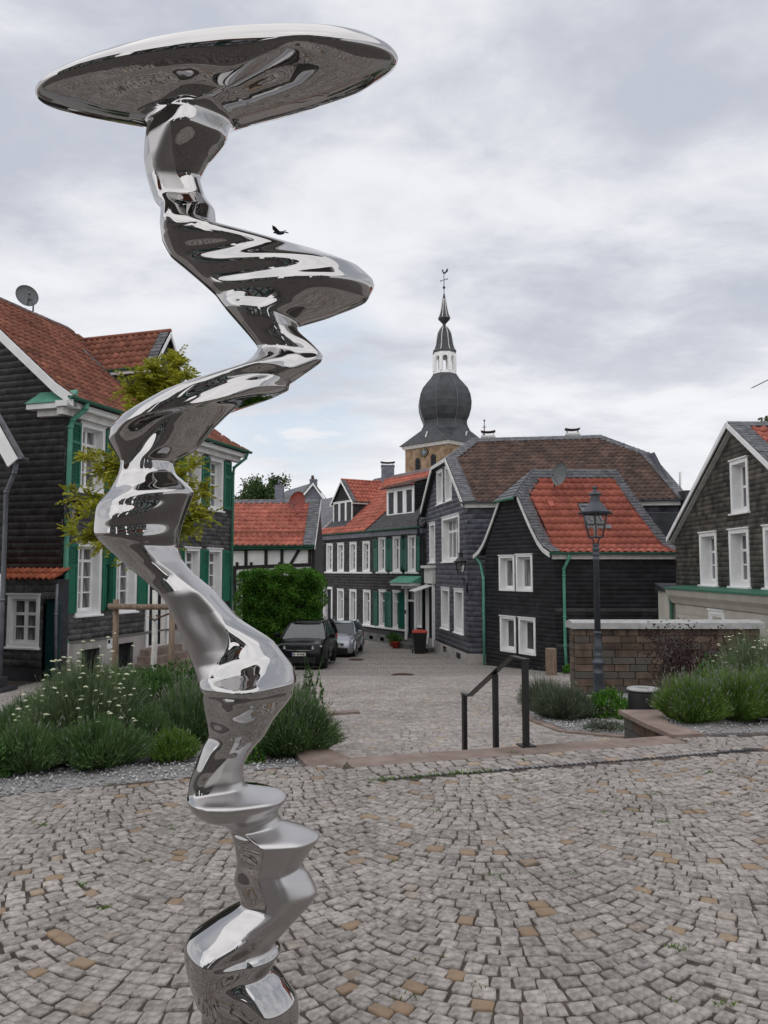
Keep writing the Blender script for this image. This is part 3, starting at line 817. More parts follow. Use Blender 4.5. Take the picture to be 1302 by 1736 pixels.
def build_column():
    YC = 2.40
    S = np.array(SEC, float)
    step = np.sqrt(((S[1:, 0] - S[:-1, 0]) ** 2 + (S[1:, 1] - S[:-1, 1]) ** 2 + (S[1:, 2] - S[:-1, 2]) ** 2 + (S[1:, 3] - S[:-1, 3]) ** 2) / 2)
    t = np.r_[0, np.cumsum(step)]
    q = np.linspace(0, t[-1], 1300)
    R = .35 * pchip(t, S, q) + .65 * np.stack([np.interp(q, t, S[:, k]) for k in range(S.shape[1])], 1)
    pm_ = (R[:, 1] + R[:, 3]) / 2
    R[:, 5] += .19 * np.clip((1300 - pm_) / 950, 0, 1)
    # light smoothing of the joints between sections
    for _ in range(3):
        R[1:-1] = (R[:-2] + 2 * R[1:-1] + R[2:]) / 4
    NA = 168; th = np.linspace(0, 2 * math.pi, NA, endpoint=False)
    ct, sn = np.cos(th), np.sin(th)
    V = np.zeros((len(q), NA, 3)); SAT = np.zeros((len(q), NA))
    py = (R[:, 1] + R[:, 3]) / 2
    for i, r in enumerate(R):
        Y = YC + r[5]
        L = np.array(P(r[0], r[1], Y)); Rr = np.array(P(r[2], r[3], Y))
        C = (L + Rr) / 2; A = (Rr - L) / 2
        b = r[4]; B = np.array((0, b, r[6] * b))
        s = py[i] / 100.0
        # lobes: travelling folds that turn round the column from top to bottom
        env = np.abs(sn) ** .8
        lob = (.10 * np.cos(3 * th + 1.9 * s + .6) + .09 * np.cos(2 * th - 2.6 * s + 2.0) + .035 * np.cos(5 * th + 3.3 * s))
        if r[1] < 204: lob = lob * .55 * np.clip((py[i] - 100) / 90, 0, 1) + 0
        rr = 1 + lob * env
        # stacked ripples in some stretches
        for (ya, yb, per, am) in ((400, 505, 40, .06), (548, 640, 47, .04), (845, 925, 45, .035), (1176, 1262, 45, .04)):
            if ya < py[i] < yb:
                gt = math.sin((py[i] - ya) / (yb - ya) * math.pi) ** .7
                wv_ = np.sin(2 * math.pi * (py[i] / per) + 1.1 * np.cos(th - 1.0) + .4 * np.cos(2 * th))
                rr = rr + am * gt * env * wv_
        # a sharp crease that winds down the lower half and divides brushed from polished steel
        if py[i] > 925:
            t0 = np.interp(py[i], [925, 1000, 1040, 1100, 1140, 1180, 1275, 1345, 1400, 1560, 1604, 1700], [5.0, 5.4, 5.75, 4.67, 4.0, 4.4, 5.0, 4.2, 4.5, 4.55, 5.3, 5.2])
            am = np.interp(py[i], [925, 960, 1120, 1165, 1200, 1290, 1335, 1365, 1400, 1560, 1590, 1650], [0, .16, .16, .02, .12, .18, .05, .04, .20, .18, .05, .05])
            rr = rr + am * (np.exp(-np.abs(th - t0) / .38) - .35) * env
        # broad front crease
        V[i] = C + np.outer(ct, A) + np.outer(sn * rr, B)
        if 128 < py[i] < 215 :
            k = math.sin((py[i] - 128) / 87 * math.pi)
            g = np.exp(-((th - 5.25) / .20) ** 2) - .6 * np.exp(-((th - 4.85) / .16) ** 2)
            V[i][:, 2] += .028 * k * g
            V[i][:, 1] -= .02 * k * g
        # brushed zones
        def zone(y0, y1, a0, a1, e=.05):
            f = np.clip((py[i] - y0) / 10 + .5, 0, 1) * np.clip((y1 - py[i]) / 10 + .5, 0, 1)
            d = np.minimum((th - a0) / e, (a1 - th) / e)
            return f * np.clip(d + .5, 0, 1)
        yv = py[i]
        SAT[i] = np.maximum(SAT[i], zone(236, 332, 3.75 + (yv - 236) * .006, 4.55 + (yv - 236) * .006))
        lim = 4.15 + (yv - 905) / 250 * .25
        if yv < 1015: SAT[i] = np.maximum(SAT[i], zone(935, 1030, 5.0, 6.4, .05))
        SAT[i] = np.maximum(SAT[i], zone(1000, 1140, 3.3 + max(0, yv - 1060) * .004, 5.75 - max(0, yv - 1040) * .018, .05))
        SAT[i] = np.maximum(SAT[i], zone(1275, 1345, 5.0 - max(0, yv - 1310) * .016, 6.5, .05))
        SAT[i] = np.maximum(SAT[i], zone(1335, 1400, 4.05, 6.5, .05)); SAT[i] = np.maximum(SAT[i], zone(1300, 1600, -.2, .6, .05))
        SAT[i] = np.maximum(SAT[i], zone(1395, 1560, 4.55, 6.5, .05)); SAT[i] = np.maximum(SAT[i], zone(1550, 1604, 5.3, 6.5, .05))
    for _ in range(2):
        SAT = (np.roll(SAT, 1, 1) + SAT + np.roll(SAT, -1, 1)) / 3
        SAT[1:-1] = (SAT[:-2] + SAT[1:-1] + SAT[2:]) / 3
    n = len(q)
    base = V.mean(axis=1)[-1]; base[2] = 0.0
    V = V.reshape(-1, 3); V[:, 2] = np.maximum(V[:, 2], -.01)
    top = V[:NA].mean(axis=0) + (0, 0, .006)
    verts = np.vstack([V, top]) - base
    i = np.arange(n - 1)[:, None]; j = np.arange(NA)[None]; jj = (j + 1) % NA
    F = np.stack([i * NA + j, (i + 1) * NA + j, (i + 1) * NA + jj, i * NA + jj], -1).reshape(-1, 4)
    capf = [(k, (k + 1) % NA, n * NA) for k in range(NA)]
    me = bpy.data.meshes.new('steel_sculpture')
    me.from_pydata(verts.tolist(), [], F.tolist() + capf)
    me.polygons.foreach_set('use_smooth', np.ones(len(me.polygons), bool))
    me.materials.append(M['chrome'])
    at = me.attributes.new('satin', 'FLOAT', 'POINT')
    at.data.foreach_set('value', np.r_[SAT.ravel(), 0].astype(np.float32))
    import bmesh
    bm = bmesh.new(); bm.from_mesh(me); bmesh.ops.recalc_face_normals(bm, faces=bm.faces); bm.to_mesh(me); bm.free()
    o = link('steel_sculpture', me, None, tuple(base))
    return tag(o, 'tall twisting column of polished and brushed steel with disc-like top on the square', 'sculpture')
sculpture = build_column()
# ================================================================== HOUSE KIT
class Frame:
    """vertical wall plane through ground point o, running along u; n points out of the wall"""
    def __init__(s, o, u):
        s.o = Vector((o[0], o[1])); s.u = Vector((u[0], u[1])).normalized(); s.n = Vector((s.u.y, -s.u.x))
        s.rz = math.atan2(s.u.y, s.u.x)
    def pt(s, u, z, w_=0.0):
        q = s.o + s.u * u + s.n * w_
        return Vector((q.x, q.y, z))
    def hit(s, px, py, w_=0.0):
        d = ray(px, py); o = s.o + s.n * w_
        t = (o.x * s.n.x + o.y * s.n.y) / (d.x * s.n.x + d.y * s.n.y)
        q = Vector((d.x * t, d.y * t)); 
        return (q - o).dot(s.u), EYE + d.z * t

def intervals(u0, u1, holes):
    iv = [(u0, u1)]
    for a, b in holes:
        nv = []
        for c, d in iv:
            if b <= c or a >= d: nv.append((c, d)); continue
            if a > c: nv.append((c, a))
            if b < d: nv.append((b, d))
        iv = nv
    return iv

def clad(fr, z0, z1, ext, holes, rh, sw, material, parent, name='slate_cladding', w0=0.0, lift=.009, skew=0.0, kind='stuff'):
    """courses of slates, each its own overlapping piece; holes = (u0,u1,z0,z1)"""
    V = []; F = []
    z = z0; r = 0
    off = wloc(parent)
    while z < z1 - .01:
        zt = min(z + rh, z1)
        ea, eb = ext(z), ext(min(zt, z1 - .001))
        a, b = max(ea[0], eb[0] - rh), min(ea[1], eb[1] + rh)
        a, b = (ea[0] + eb[0]) / 2, (ea[1] + eb[1]) / 2
        hs = [(h[0], h[1]) for h in holes if h[2] < (z + zt) / 2 < h[3]]
        for c, d in intervals(a, b, hs):
            if d - c < .01: continue
            u = c - ((r % 2) * .5 + RNG.uniform(-.08, .08)) * sw
            while u < d:
                wd = sw * RNG.uniform(.85, 1.15); ua, ub = max(u, c), min(u + wd, d); u += wd
                if ub - ua < .004: continue
                l = lift * RNG.uniform(.75, 1.25); k = len(V)
                sk = skew * RNG.uniform(-1, 1)
                pts = (fr.pt(ua, z - .008 + sk, w0 + .001), fr.pt(ub - .004, z - .008 - sk, w0 + .001), fr.pt(ub - .004, z - .008 - sk, w0 + l), fr.pt(ua, z - .008 + sk, w0 + l),
                       fr.pt(ub - .004, zt + .004, w0 + .003), fr.pt(ua, zt + .004, w0 + .003))
                V += [p - off for p in pts]
                F += [(k, k + 1, k + 2, k + 3), (k + 3, k + 2, k + 4, k + 5)]
        z = zt; r += 1
    me = np_mesh(name, np.array([tuple(p) for p in V]), np.array(F), material)
    return tag(link(name, me, parent), kind=kind)

def wall_core(fr, z0, z1, ext, holes, material, parent, name='wall', back=.012, thick=.0, step=.2):
    """solid wall sheet behind the cladding with the window openings left out"""
    m1 = MB()
    zs = {z0, z1}
    for h in holes:
        for k in (h[2], h[3]):
            if z0 < k < z1: zs.add(k)
    n = max(1, int((z1 - z0) / step))
    for k in range(n + 1): zs.add(z0 + (z1 - z0) * k / n)
    zs = sorted(zs)
    for a, b in zip(zs[:-1], zs[1:]):
        if b - a < 1e-4: continue
        e = ext(a); e2 = ext(b - 1e-4)
        hs = [(h[0], h[1]) for h in holes if h[2] < (a + b) / 2 < h[3]]
        iv = intervals(min(e[0], e2[0]), max(e[1], e2[1]), hs)
        for c, d in iv:
            c0 = e[0] if c <= min(e[0], e2[0]) + 1e-6 else c; c1 = e2[0] if c <= min(e[0], e2[0]) + 1e-6 else c
            d0 = e[1] if d >= max(e[1], e2[1]) - 1e-6 else d; d1 = e2[1] if d >= max(e[1], e2[1]) - 1e-6 else d
            m1.quad(fr.pt(c0, a, -back), fr.pt(d0, a, -back), fr.pt(d1, b, -back), fr.pt(c1, b, -back))
    return part(name, m1, material, parent)

_wc = {}
def win_meshes(w_, h_, cas, dep, cols, rows, sill=True, pane='pane', frame='white', bar=.035, sash=.06):
    key = (round(w_, 2), round(h_, 2), cas, dep, cols, tuple(rows), sill, pane, frame, bar)
    if key in _wc: return _wc[key]
    f = MB(); x0, x1 = -w_ / 2, w_ / 2
    p = .035
    # casing boards
    f.box(x0, x0 + cas, -p, .02, 0, h_); f.box(x1 - cas, x1, -p, .02, 0, h_)
    f.box(x0 + cas, x1 - cas, -p, .02, h_ - cas, h_); f.box(x0 + cas, x1 - cas, -p, .02, 0, cas)
    f.box(x0 - .02, x1 + .02, -p - .035, .0, h_ + .001, h_ + .035)
    ix0, ix1, iz0, iz1 = x0 + cas, x1 - cas, cas, h_ - cas
    # reveals
    f.quad((ix0, .02, iz0), (ix0, .02, iz1), (ix0, dep, iz1), (ix0, dep, iz0)); f.quad((ix1, .02, iz0), (ix1, dep, iz0), (ix1, dep, iz1), (ix1, .02, iz1))
    f.quad((ix0, .02, iz1), (ix1, .02, iz1), (ix1, dep, iz1), (ix0, dep, iz1)); f.quad((ix0, .02, iz0), (ix0, dep, iz0), (ix1, dep, iz0), (ix1, .02, iz0))
    # sash frame and bars
    d0, d1 = dep - .03, dep + .02
    f.box(ix0, ix0 + sash, d0, d1, iz0, iz1); f.box(ix1 - sash, ix1, d0, d1, iz0, iz1)
    f.box(ix0 + sash, ix1 - sash, d0, d1, iz0, iz0 + sash * 1.2); f.box(ix0 + sash, ix1 - sash, d0, d1, iz1 - sash, iz1)
    gx0, gx1, gz0, gz1 = ix0 + sash, ix1 - sash, iz0 + sash * 1.2, iz1 - sash
    mw = bar * (2.2 if cols == 2 else 1.3)
    xs = [gx0 + (gx1 - gx0) * k / cols for k in range(cols + 1)]
    for k in range(1, cols): f.box(xs[k] - mw / 2, xs[k] + mw / 2, d0 - .008, d1, gz0, gz1)
    zs = [gz0] + [gz0 + (gz1 - gz0) * r for r in rows] + [gz1]
    for k in range(1, len(zs) - 1):
        bw = bar * (2.0 if (len(zs) > 2 and k == len(zs) - 2) else 1.0)
        f.box(gx0, gx1, d0 + .006, d1, zs[k] - bw / 2, zs[k] + bw / 2)
    fm = f.mesh('window', M[frame]); panes = []
    pc = {}
    for a in range(cols):
        for b in range(len(zs) - 1):
            kx = (round(xs[a + 1] - xs[a], 3), round(zs[b + 1] - zs[b], 3))
            if kx not in pc:
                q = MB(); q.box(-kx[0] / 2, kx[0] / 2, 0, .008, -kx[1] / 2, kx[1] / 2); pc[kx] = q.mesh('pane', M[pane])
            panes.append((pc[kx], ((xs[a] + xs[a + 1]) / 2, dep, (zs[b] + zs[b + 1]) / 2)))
    sm_ = None
    if sill:
        q = MB(); q.cbox(x0 - .05, x1 + .05, -p - .07, .0, -.05, .0, .012); sm_ = q.mesh('sill', M[frame])
    _wc[key] = (fm, panes, sm_)
    return _wc[key]
def window(fr, u, z, w_, h_, parent, holes=None, cas=.11, dep=.16, cols=2, rows=(.27, .54, .8), sill=True, pane='pane', frame='white', name='window', w0=0.0, bar=.035, sash=.06):
    fm, panes, sm_ = win_meshes(w_, h_, cas, dep, cols, rows, sill, pane, frame, bar, sash)
    o = link(name, fm, parent, fr.pt(u, z, w0) - wloc(parent), fr.rz)
    for me, l in panes: link('pane', me, o, l)
    if sm_: link('sill', sm_, o)
    if holes is not None: holes.append((u - w_ / 2 + .03, u + w_ / 2 - .03, z + .03, z + h_ - .03))
    return o

_sc = {}
def shutter(fr, u, z, w_, h_, parent, material='green', louvre=(.0, 1.0), ang=0.0, w0=.05):
    key = (round(w_, 2), round(h_, 2), material, louvre)
    if key not in _sc:
        m1 = MB(); t = .035; st = .055
        m1.box(-w_ / 2, -w_ / 2 + st, -t, 0, 0, h_); m1.box(w_ / 2 - st, w_ / 2, -t, 0, 0, h_)
        for a, b in ((0, .09), (h_ - .08, h_), (h_ * .66, h_ * .66 + .07)): m1.box(-w_ / 2 + st, w_ / 2 - st, -t, 0, a, b)
        za, zb = h_ * louvre[0] + .08, h_ * louvre[1] - .08
        if louvre[0] > 0: m1.box(-w_ / 2 + st, w_ / 2 - st, -t + .014, -.004, .08, za + .02)
        z_ = za + .02
        while z_ < zb - .03:
            if not (h_ * .66 - .03 < z_ < h_ * .66 + .07):
                m1.obox((-w_ / 2 + st, -t + .002, z_), (w_ - 2 * st, 0, 0), (0, .030, .026), (0, .004, .008))
            z_ += .052
        m1.box(-w_ / 2 + st, w_ / 2 - st, -.004, -.001, za, zb)
        _sc[key] = m1.mesh('shutter', M[material])
    return link('shutter', _sc[key], parent, fr.pt(u, z, w0) - wloc(parent), fr.rz + ang)

# ---- roof: slope described by a profile of (inward distance, height)
class Slope:
    def __init__(s, o, u, inward, prof):
        """o eave start (3D), u eave direction (3D, unit, right when seen from outside), inward horizontal direction"""
        s.o = Vector(o); s.u = Vector(u).normalized(); s.i = Vector(inward).normalized(); s.prof = prof
        s.L = [0]
        for a, b in zip(prof[:-1], prof[1:]): s.L.append(s.L[-1] + math.hypot(b[0] - a[0], b[1] - a[1]))
    def at(s, u, v, h=0.0):
        k = 0
        while k < len(s.L) - 2 and v > s.L[k + 1]: k += 1
        f = (v - s.L[k]) / (s.L[k + 1] - s.L[k])
        d = s.prof[k][0] + (s.prof[k + 1][0] - s.prof[k][0]) * f; z = s.prof[k][1] + (s.prof[k + 1][1] - s.prof[k][1]) * f
        V = (s.i * (s.prof[k + 1][0] - s.prof[k][0]) + Vector((0, 0, s.prof[k + 1][1] - s.prof[k][1]))).normalized()
        n = s.u.cross(V).normalized()
        return s.o + s.u * u + s.i * d + Vector((0, 0, z)) + n * h
    @property
    def len(s): return s.L[-1]

PAN = [(0.0, .044), (.10, .050), (.22, .040), (.38, .006), (.62, -.006), (.85, .014), (1.0, .044)]
def tiles(sl, ul, ur, tw, th_, material, parent, v0=0.0, v1=None, name='roof_tiles', objs=False, lift=.03, holes=(), style='pan'):
    """ul(v), ur(v): extent of the slope at v"""
    v1 = sl.len if v1 is None else v1
    rows = max(1, round((v1 - v0) / th_)); dv = (v1 - v0) / rows
    off = wloc(parent); V = []; F = []; protos = {}; cnt = 0
    for r in range(rows):
        va, vb = v0 + r * dv, v0 + (r + 1) * dv + .02
        vm = (va + vb) / 2; a, b = ul(vm), ur(vm)
        if b - a < .03: continue
        if style == 'pan':
            k0 = math.floor(a / tw); us = [(max(k * tw, a), min((k + 1) * tw, b)) for k in range(k0, int(b / tw) + 1)]
        else:
            us = []; u = a - (r % 2) * tw * .5
            while u < b:
                wd = tw * RNG.uniform(.85, 1.15); us.append((max(u, a), min(u + wd, b))); u += wd
        for ua, ub in us:
            if ub - ua < .02: continue
            um = (ua + ub) / 2
            if any(h[0] < um < h[1] and h[2] < vm < h[3] for h in holes): continue
            jit = RNG.normal(0, .003)
            pr = PAN if style == 'pan' else [(0, .0), (.985, .0)]
            lo = [sl.at(ua + (ub - ua) * x, va, h + lift + jit) for x, h in pr]
            hi = [sl.at(ua + (ub - ua) * x, min(vb, sl.len), h + jit + (.004 if style == 'pan' else lift - .010)) for x, h in pr]
            un = [sl.at(ua + (ub - ua) * x, va, h + lift + jit - (.022 if style == 'pan' else .012)) for x, h in pr]
            n = len(pr); vs = un + lo + hi
            fs = [(i, i + 1, n + i + 1, n + i) for i in range(n - 1)] + [(n + i, n + i + 1, 2 * n + i + 1, 2 * n + i) for i in range(n - 1)]
            if objs and cnt < 300:
                c = sl.at(um, va); base = c - off
                me = np_mesh('tile', np.array([tuple(p - c) for p in vs]), np.array(fs), material, smooth=False)
                link('tile', me, parent, base); cnt += 1
            else:
                k = len(V); V += [p - off for p in vs]; F += [tuple(k + i for i in f) for f in fs]
    if F:
        o = link(name, np_mesh(name, np.array([tuple(p) for p in V]), np.array(F), material), parent)
        tag(o, kind='stuff')

def deck(sl, ul, ur, parent, material='slate_dark', h=-.03, name='roof_deck', n=None):
    m1 = MB()
    L = sorted(set(list(sl.L) + [sl.len * k / 8 for k in range(9)]))
    for a, b in zip(L[:-1], L[1:]):
        if b - a < 1e-4: continue
        m1.quad(sl.at(ul(a), a + 1e-5, h), sl.at(ur(a), a + 1e-5, h), sl.at(ur(b), b, h), sl.at(ul(b), b, h))
    return part(name, m1, M[material], parent)

def board(pts, down, out, h, t, material, parent, name='verge_board'):
    """board following a polyline; down: height vector, out: thickness vector"""
    m1 = MB(); down = Vector(down); out = Vector(out); pts = [Vector(p) for p in pts]
    vs = []
    for p in pts: vs += [p, p + out * t, p + out * t + down * h, p + down * h]
    fs = []
    for i in range(len(pts) - 1):
        for k in range(4):
            j = (k + 1) % 4; fs.append((i * 4 + k, i * 4 + j, (i + 1) * 4 + j, (i + 1) * 4 + k))
    fs += [(3, 2, 1, 0), tuple(range((len(pts) - 1) * 4, len(pts) * 4))]
    m1.add(vs, fs)
    return part(name, m1, M[material] if isinstance(material, str) else material, parent)

def pipe(pts, r, material, parent, name='downpipe'):
    m1 = MB(); m1.tube(pts, r, 10); 
    for p in pts[1:-1]:
        p = Vector(p); m1.tube([p - Vector((0, 0, .03)), p + Vector((0, 0, .03))], r * 1.22, 10)
    return part(name, m1, M[material], parent)
def gutter(a, b, r, material, parent, name='gutter'):
    m1 = MB(); a, b = Vector(a), Vector(b); d = (b - a).normalized(); s = d.cross(Vector((0, 0, 1))).normalized()
    vs = []; n = 7
    for p in (a, b):
        for q in (r, r * .86):
            for k in range(n):
                t = math.pi * k / (n - 1); vs.append(p + s * math.cos(t) * q + Vector((0, 0, -math.sin(t) * q)))
    fs = []
    for k in range(n - 1):
        fs.append((k, k + 1, 2 * n + k + 1, 2 * n + k)); fs.append((n + k + 1, n + k, 3 * n + k, 3 * n + k + 1))
    for e in (0, 2 * n):
        fs.append(tuple(e + k for k in range(n)))
    fs += [(0, 2 * n, 3 * n, n), (n - 1, 2 * n - 1, 4 * n - 1, 3 * n - 1)]
    m1.add(vs, fs)
    return part(name, m1, M[material], parent)
def ubox(fr, u0, u1, z0, z1, w0, w1, material, parent, name):
    m1 = MB(); m1.obox(fr.pt(u0, z0, w0), (fr.u * (u1 - u0)).to_3d(), (fr.n * (w1 - w0)).to_3d(), (0, 0, z1 - z0))
    return part(name, m1, M[material], parent)
def dish(c, look, r, material, parent, mast=None):
    """satellite dish; c world centre, look direction"""
    c = Vector(c); f = Vector(look).normalized(); a = f.cross(Vector((0, 0, 1))).normalized(); b = a.cross(f)
    m1 = MB(); n = 20; vs = []
    for q, dpt in ((1, .0), (.98, -.02), (.66, -.085 * r / .45), (.33, -.125 * r / .45), (.02, -.14 * r / .45)):
        for k in range(n):
            t = 2 * math.pi * k / n; vs.append(c + (a * math.cos(t) + b * math.sin(t) * 1.08) * r * q + f * dpt)
    fs = [(i * n + k, i * n + (k + 1) % n, (i + 1) * n + (k + 1) % n, (i + 1) * n + k) for i in range(4) for k in range(n)] + [tuple(4 * n + k for k in range(n))]
    m1.add(vs, fs, 0, True)
    t = thing('satellite_dish', parent[0], 'satellite dish', tuple(mast or c)); 
    part('reflector', m1, M[material], t)
    m2 = MB(); m2.tube([c - b * r * .98, c + f * r * .75 - b * r * .25], .014, 6); m2.tube([c + f * r * .68 - b * r * .27, c + f * r * .86 - b * r * .2], .035, 8)
    part('feed_arm', m2, M['zinc'], t)
    m3 = MB(); mm = Vector(mast or c); m3.tube([c - f * .14 * r / .45, c - f * .2, Vector((mm.x, mm.y, c.z - .1)) - f * 0, mm], .022, 8)
    part('mast', m3, M['zinc'], t)
    return t
def stack(house, x0, x1, y0, y1, z0, z1, material, hood=True, rz=0.0):
    """chimney as a part of its house"""
    cx, cy = (x0 + x1) / 2, (y0 + y1) / 2; a, b = (x1 - x0) / 2, (y1 - y0) / 2
    m1 = MB(); m1.box(-a, a, -b, b, 0, z1 - z0); m1.box(-a - .03, a + .03, -b - .03, b + .03, z1 - z0 - .10, z1 - z0 - .03)
    t = link('chimney', m1.mesh('chimney', M[material]), house, Vector((cx, cy, z0)) - wloc(house), rz)
    if hood:
        for sx in (-1, 1):
            for sy in (-1, 1):
                q = MB(); q.tube([(sx * a * .8, sy * b * .8, z1 - z0), (sx * a * .8, sy * b * .8, z1 - z0 + .16)], .015, 6); link('hood_post', q.mesh('hood_post', M['zinc']), t)
        q = MB(); vs = []
        for k in range(7):
            x = -a * 1.12 + 2.24 * a * k / 6; zc = z1 - z0 + .15 + .05 * ((k - 3) / 3.0) ** 2
            vs += [(x, -b * 1.2, zc), (x, b * 1.2, zc), (x, b * 1.2, zc + .02), (x, -b * 1.2, zc + .02)]
        fs = [(i * 4 + k, i * 4 + (k + 1) % 4, i * 4 + 4 + (k + 1) % 4, i * 4 + 4 + k) for i in range(6) for k in range(4)] + [(3, 2, 1, 0), (24, 25, 26, 27)]
        q.add(vs, fs); link('hood', q.mesh('hood', M['rust']), t)
    return t
def rot90(v): return Vector((-v[1], v[0], 0))
def v3(v): return Vector((v[0], v[1], 0))
def const(a): return lambda v: a
def lin(a, b, L): return lambda v: a + (b - a) * v / L
def side_wall(fr, z0, z1, L, material, parent, w_=0.0):
    m1 = MB(); m1.quad(fr.pt(0, z0, w_), fr.pt(L, z0, w_), fr.pt(L, z1, w_), fr.pt(0, z1, w_)); return part('wall', m1, M[material], parent)

def gable_dormer(fr, u0, u1, wf, zb, ze, za, back, house, wallmat, tilemat, tw=.24, th_=.32, cols=1, win=None, slate_front=False, corn='white'):
    """dormer with its own gabled roof; front plane at w = wf"""
    um = (u0 + u1) / 2
    m1 = MB()
    m1.poly([fr.pt(u0, zb, wf), fr.pt(u1, zb, wf), fr.pt(u1, ze, wf), fr.pt(um, za - .06, wf), fr.pt(u0, ze, wf)])
    for u, s in ((u0, 1), (u1, -1)):
        pts = [fr.pt(u, zb - .6, wf), fr.pt(u, ze, wf), fr.pt(u, ze, wf - back), fr.pt(u, zb - .6, wf - back)]
        m1.poly(pts if s > 0 else pts[::-1])
    d = part('dormer', m1, M[wallmat], house)
    fl = Frame(fr.pt(u0, 0, wf - back).xy, fr.n)             # left cheek, seen from the left
    clad(fl, zb - .7, ze, const((0, back)), [], .16, .26, M[wallmat], d, w0=.004)
    h = []
    if win: 
        wu, wz, ww, wh, c_, rows = win
        for k in range(cols):
            window(fr, wu + (k - (cols - 1) / 2) * ww, wz, ww - .01, wh, house, h, cas=.09, dep=.07, cols=c_, rows=rows, w0=wf + .02, sash=.06, frame='white')
    clad(fr, ze, za - .05, lambda z: (u0 + (um - u0) * (z - ze) / (za - ze), u1 - (u1 - um) * (z - ze) / (za - ze)), [], .16, .26, M[wallmat], d, w0=wf + .004)
    oh = .16
    hw = um - u0 + oh; rise = (za - ze) * hw / (um - u0)
    for s in (0, 1):
        if s == 0: sl = Slope(fr.pt(u0 - oh, za - rise, wf - back - 1.5), v3(fr.n), v3(fr.u), [(0, 0), (hw, rise)]); ll = back + 1.5 + .14
        else: sl = Slope(fr.pt(u1 + oh, za - rise, wf + .14), v3(-fr.n), v3(-fr.u), [(0, 0), (hw, rise)]); ll = back + 1.5 + .14
        # the dormer ridge runs back into the main roof: trim by where the main roof rises
        tiles(sl, const(0), const(ll), tw, th_, M[tilemat], d, holes=[(0 if s else ll - .30, .30 if s else ll, 0, 9)])
        bd = (const(ll - .34), const(ll)) if s == 0 else (const(0), const(.34))
        tiles(sl, bd[0], bd[1], .2, .16, M['slate_roof'], d, name='slate_border', style='slate', lift=.05)
        deck(sl, const(0), const(ll), d)
        e = fr.pt(u0 - oh if s == 0 else u1 + oh, za - rise, wf + .15); r_ = fr.pt(um, za, wf + .15)
        board([e, r_], (0, 0, -1), v3(fr.n), .15, .03, 'white', d)
        gut_a = fr.pt((u0 - oh - .03) if s == 0 else (u1 + oh + .03), za - rise + .02, wf + .12); gut_b = gut_a - v3(fr.n) * (back * .9)
        gutter(gut_a, gut_b, .05, 'copper_dark', d)
        c0 = (u0 - oh + .02) if s == 0 else u1
        ubox(fr, c0, c0 + oh - .02, za - rise - .12, za - rise - .01, wf - back * .85, wf + .13, corn, d, 'cornice')
    part_ridge = MB(); part_ridge.tube([fr.pt(um, za + .04, wf + .15), fr.pt(um, za + .04, wf - back - 1.5)], .07, 8); part('ridge_tiles', part_ridge, M[tilemat], d)
    return d

# ================================================================== HOUSE A: slate house with green shutters, on the left
UA = (A1 - A0).normalized(); LA = (A1 - A0).length
fa = Frame(A0, UA)
hA = thing('slate_house', 'large black slate house with green shutters and brown-red tiled roof, on the left', 'house', (A0.x, A0.y, -1.0))
ga = Frame(A0 - fa.n * 8.0, fa.n)       # gable wall towards the viewer, u runs left to right
ZPL, ZE = -.12, 5.72
holes = []
cols_px = [(.54, 1.48), (2.08, 2.98), (5.40, 6.32), (6.77, 7.75)]
for (a, b) in cols_px:
    u = (a + b) / 2
    window(fa, u, .50, .98, 1.82, hA, holes, cas=.10, dep=.22, cols=2, rows=(.26, .52, .80))
    window(fa, u, 3.60, .98, 1.74, hA, holes, cas=.10, dep=.22, cols=2, rows=(.25, .5, .76))
    for s in (-1, 1):
        shutter(fa, u + s * (.49 + .23), .58, .45, 1.70, hA, 'green', (.60, 1.0), 0)
        shutter(fa, u + s * (.49 + .23), 3.68, .45, 1.62, hA, 'green', (0, 1.0), 0)
window(fa, 4.05, 3.60, .98, 1.74, hA, holes, cas=.10, dep=.22, cols=2, rows=(.25, .5, .76))
# door with white surround, fanlight and steps
holes.append((3.52, 4.58, -.6, 2.1))
dm = MB(); dm.obox(fa.pt(3.46, -.55, -.02), v3(fa.u) * .13, v3(fa.n) * .08, (0, 0, 2.72)); dm.obox(fa.pt(4.51, -.55, -.02), v3(fa.u) * .13, v3(fa.n) * .08, (0, 0, 2.72)); dm.obox(fa.pt(3.40, 2.17, -.02), v3(fa.u) * 1.3, v3(fa.n) * .16, (0, 0, .16))
doorA = part('door_surround', dm, M['white'], hA)
dm = MB(); dm.obox(fa.pt(3.59, -.55, -.22), v3(fa.u) * .92, v3(fa.n) * .05, (0, 0, 2.0))
for k in range(2):
    for z in (-.35, .5): dm.obox(fa.pt(3.68 + .42 * k, z, -.17), v3(fa.u) * .33, v3(fa.n) * .02, (0, 0, .7))
door = part('door', dm, M['door_dark'], hA)
dm = MB(); dm.obox(fa.pt(3.59, 1.50, -.2), v3(fa.u) * .92, v3(fa.n) * .02, (0, 0, .62)); part('fanlight', dm, M['pane_dark'], hA)
dm = MB()
for k in range(4): dm.obox(fa.pt(3.59 + .30 * k, 1.46, -.18), v3(fa.u) * .03, v3(fa.n) * .04, (0, 0, .70))
dm.obox(fa.pt(3.59, 1.44, -.18), v3(fa.u) * .92, v3(fa.n) * .05, (0, 0, .06)); part('fanlight_bars', dm, M['white'], hA)
for k in range(4):
    zt = -.58 - .19 * k
    dm = MB(); dm.obox(fa.pt(3.2 - .12 * k, zt - .19, 0.0), v3(fa.u) * (1.7 + .24 * k), v3(fa.n) * (.34 + .28 * k), (0, 0, .19)); part('step', dm, M['sandstone'], hA)
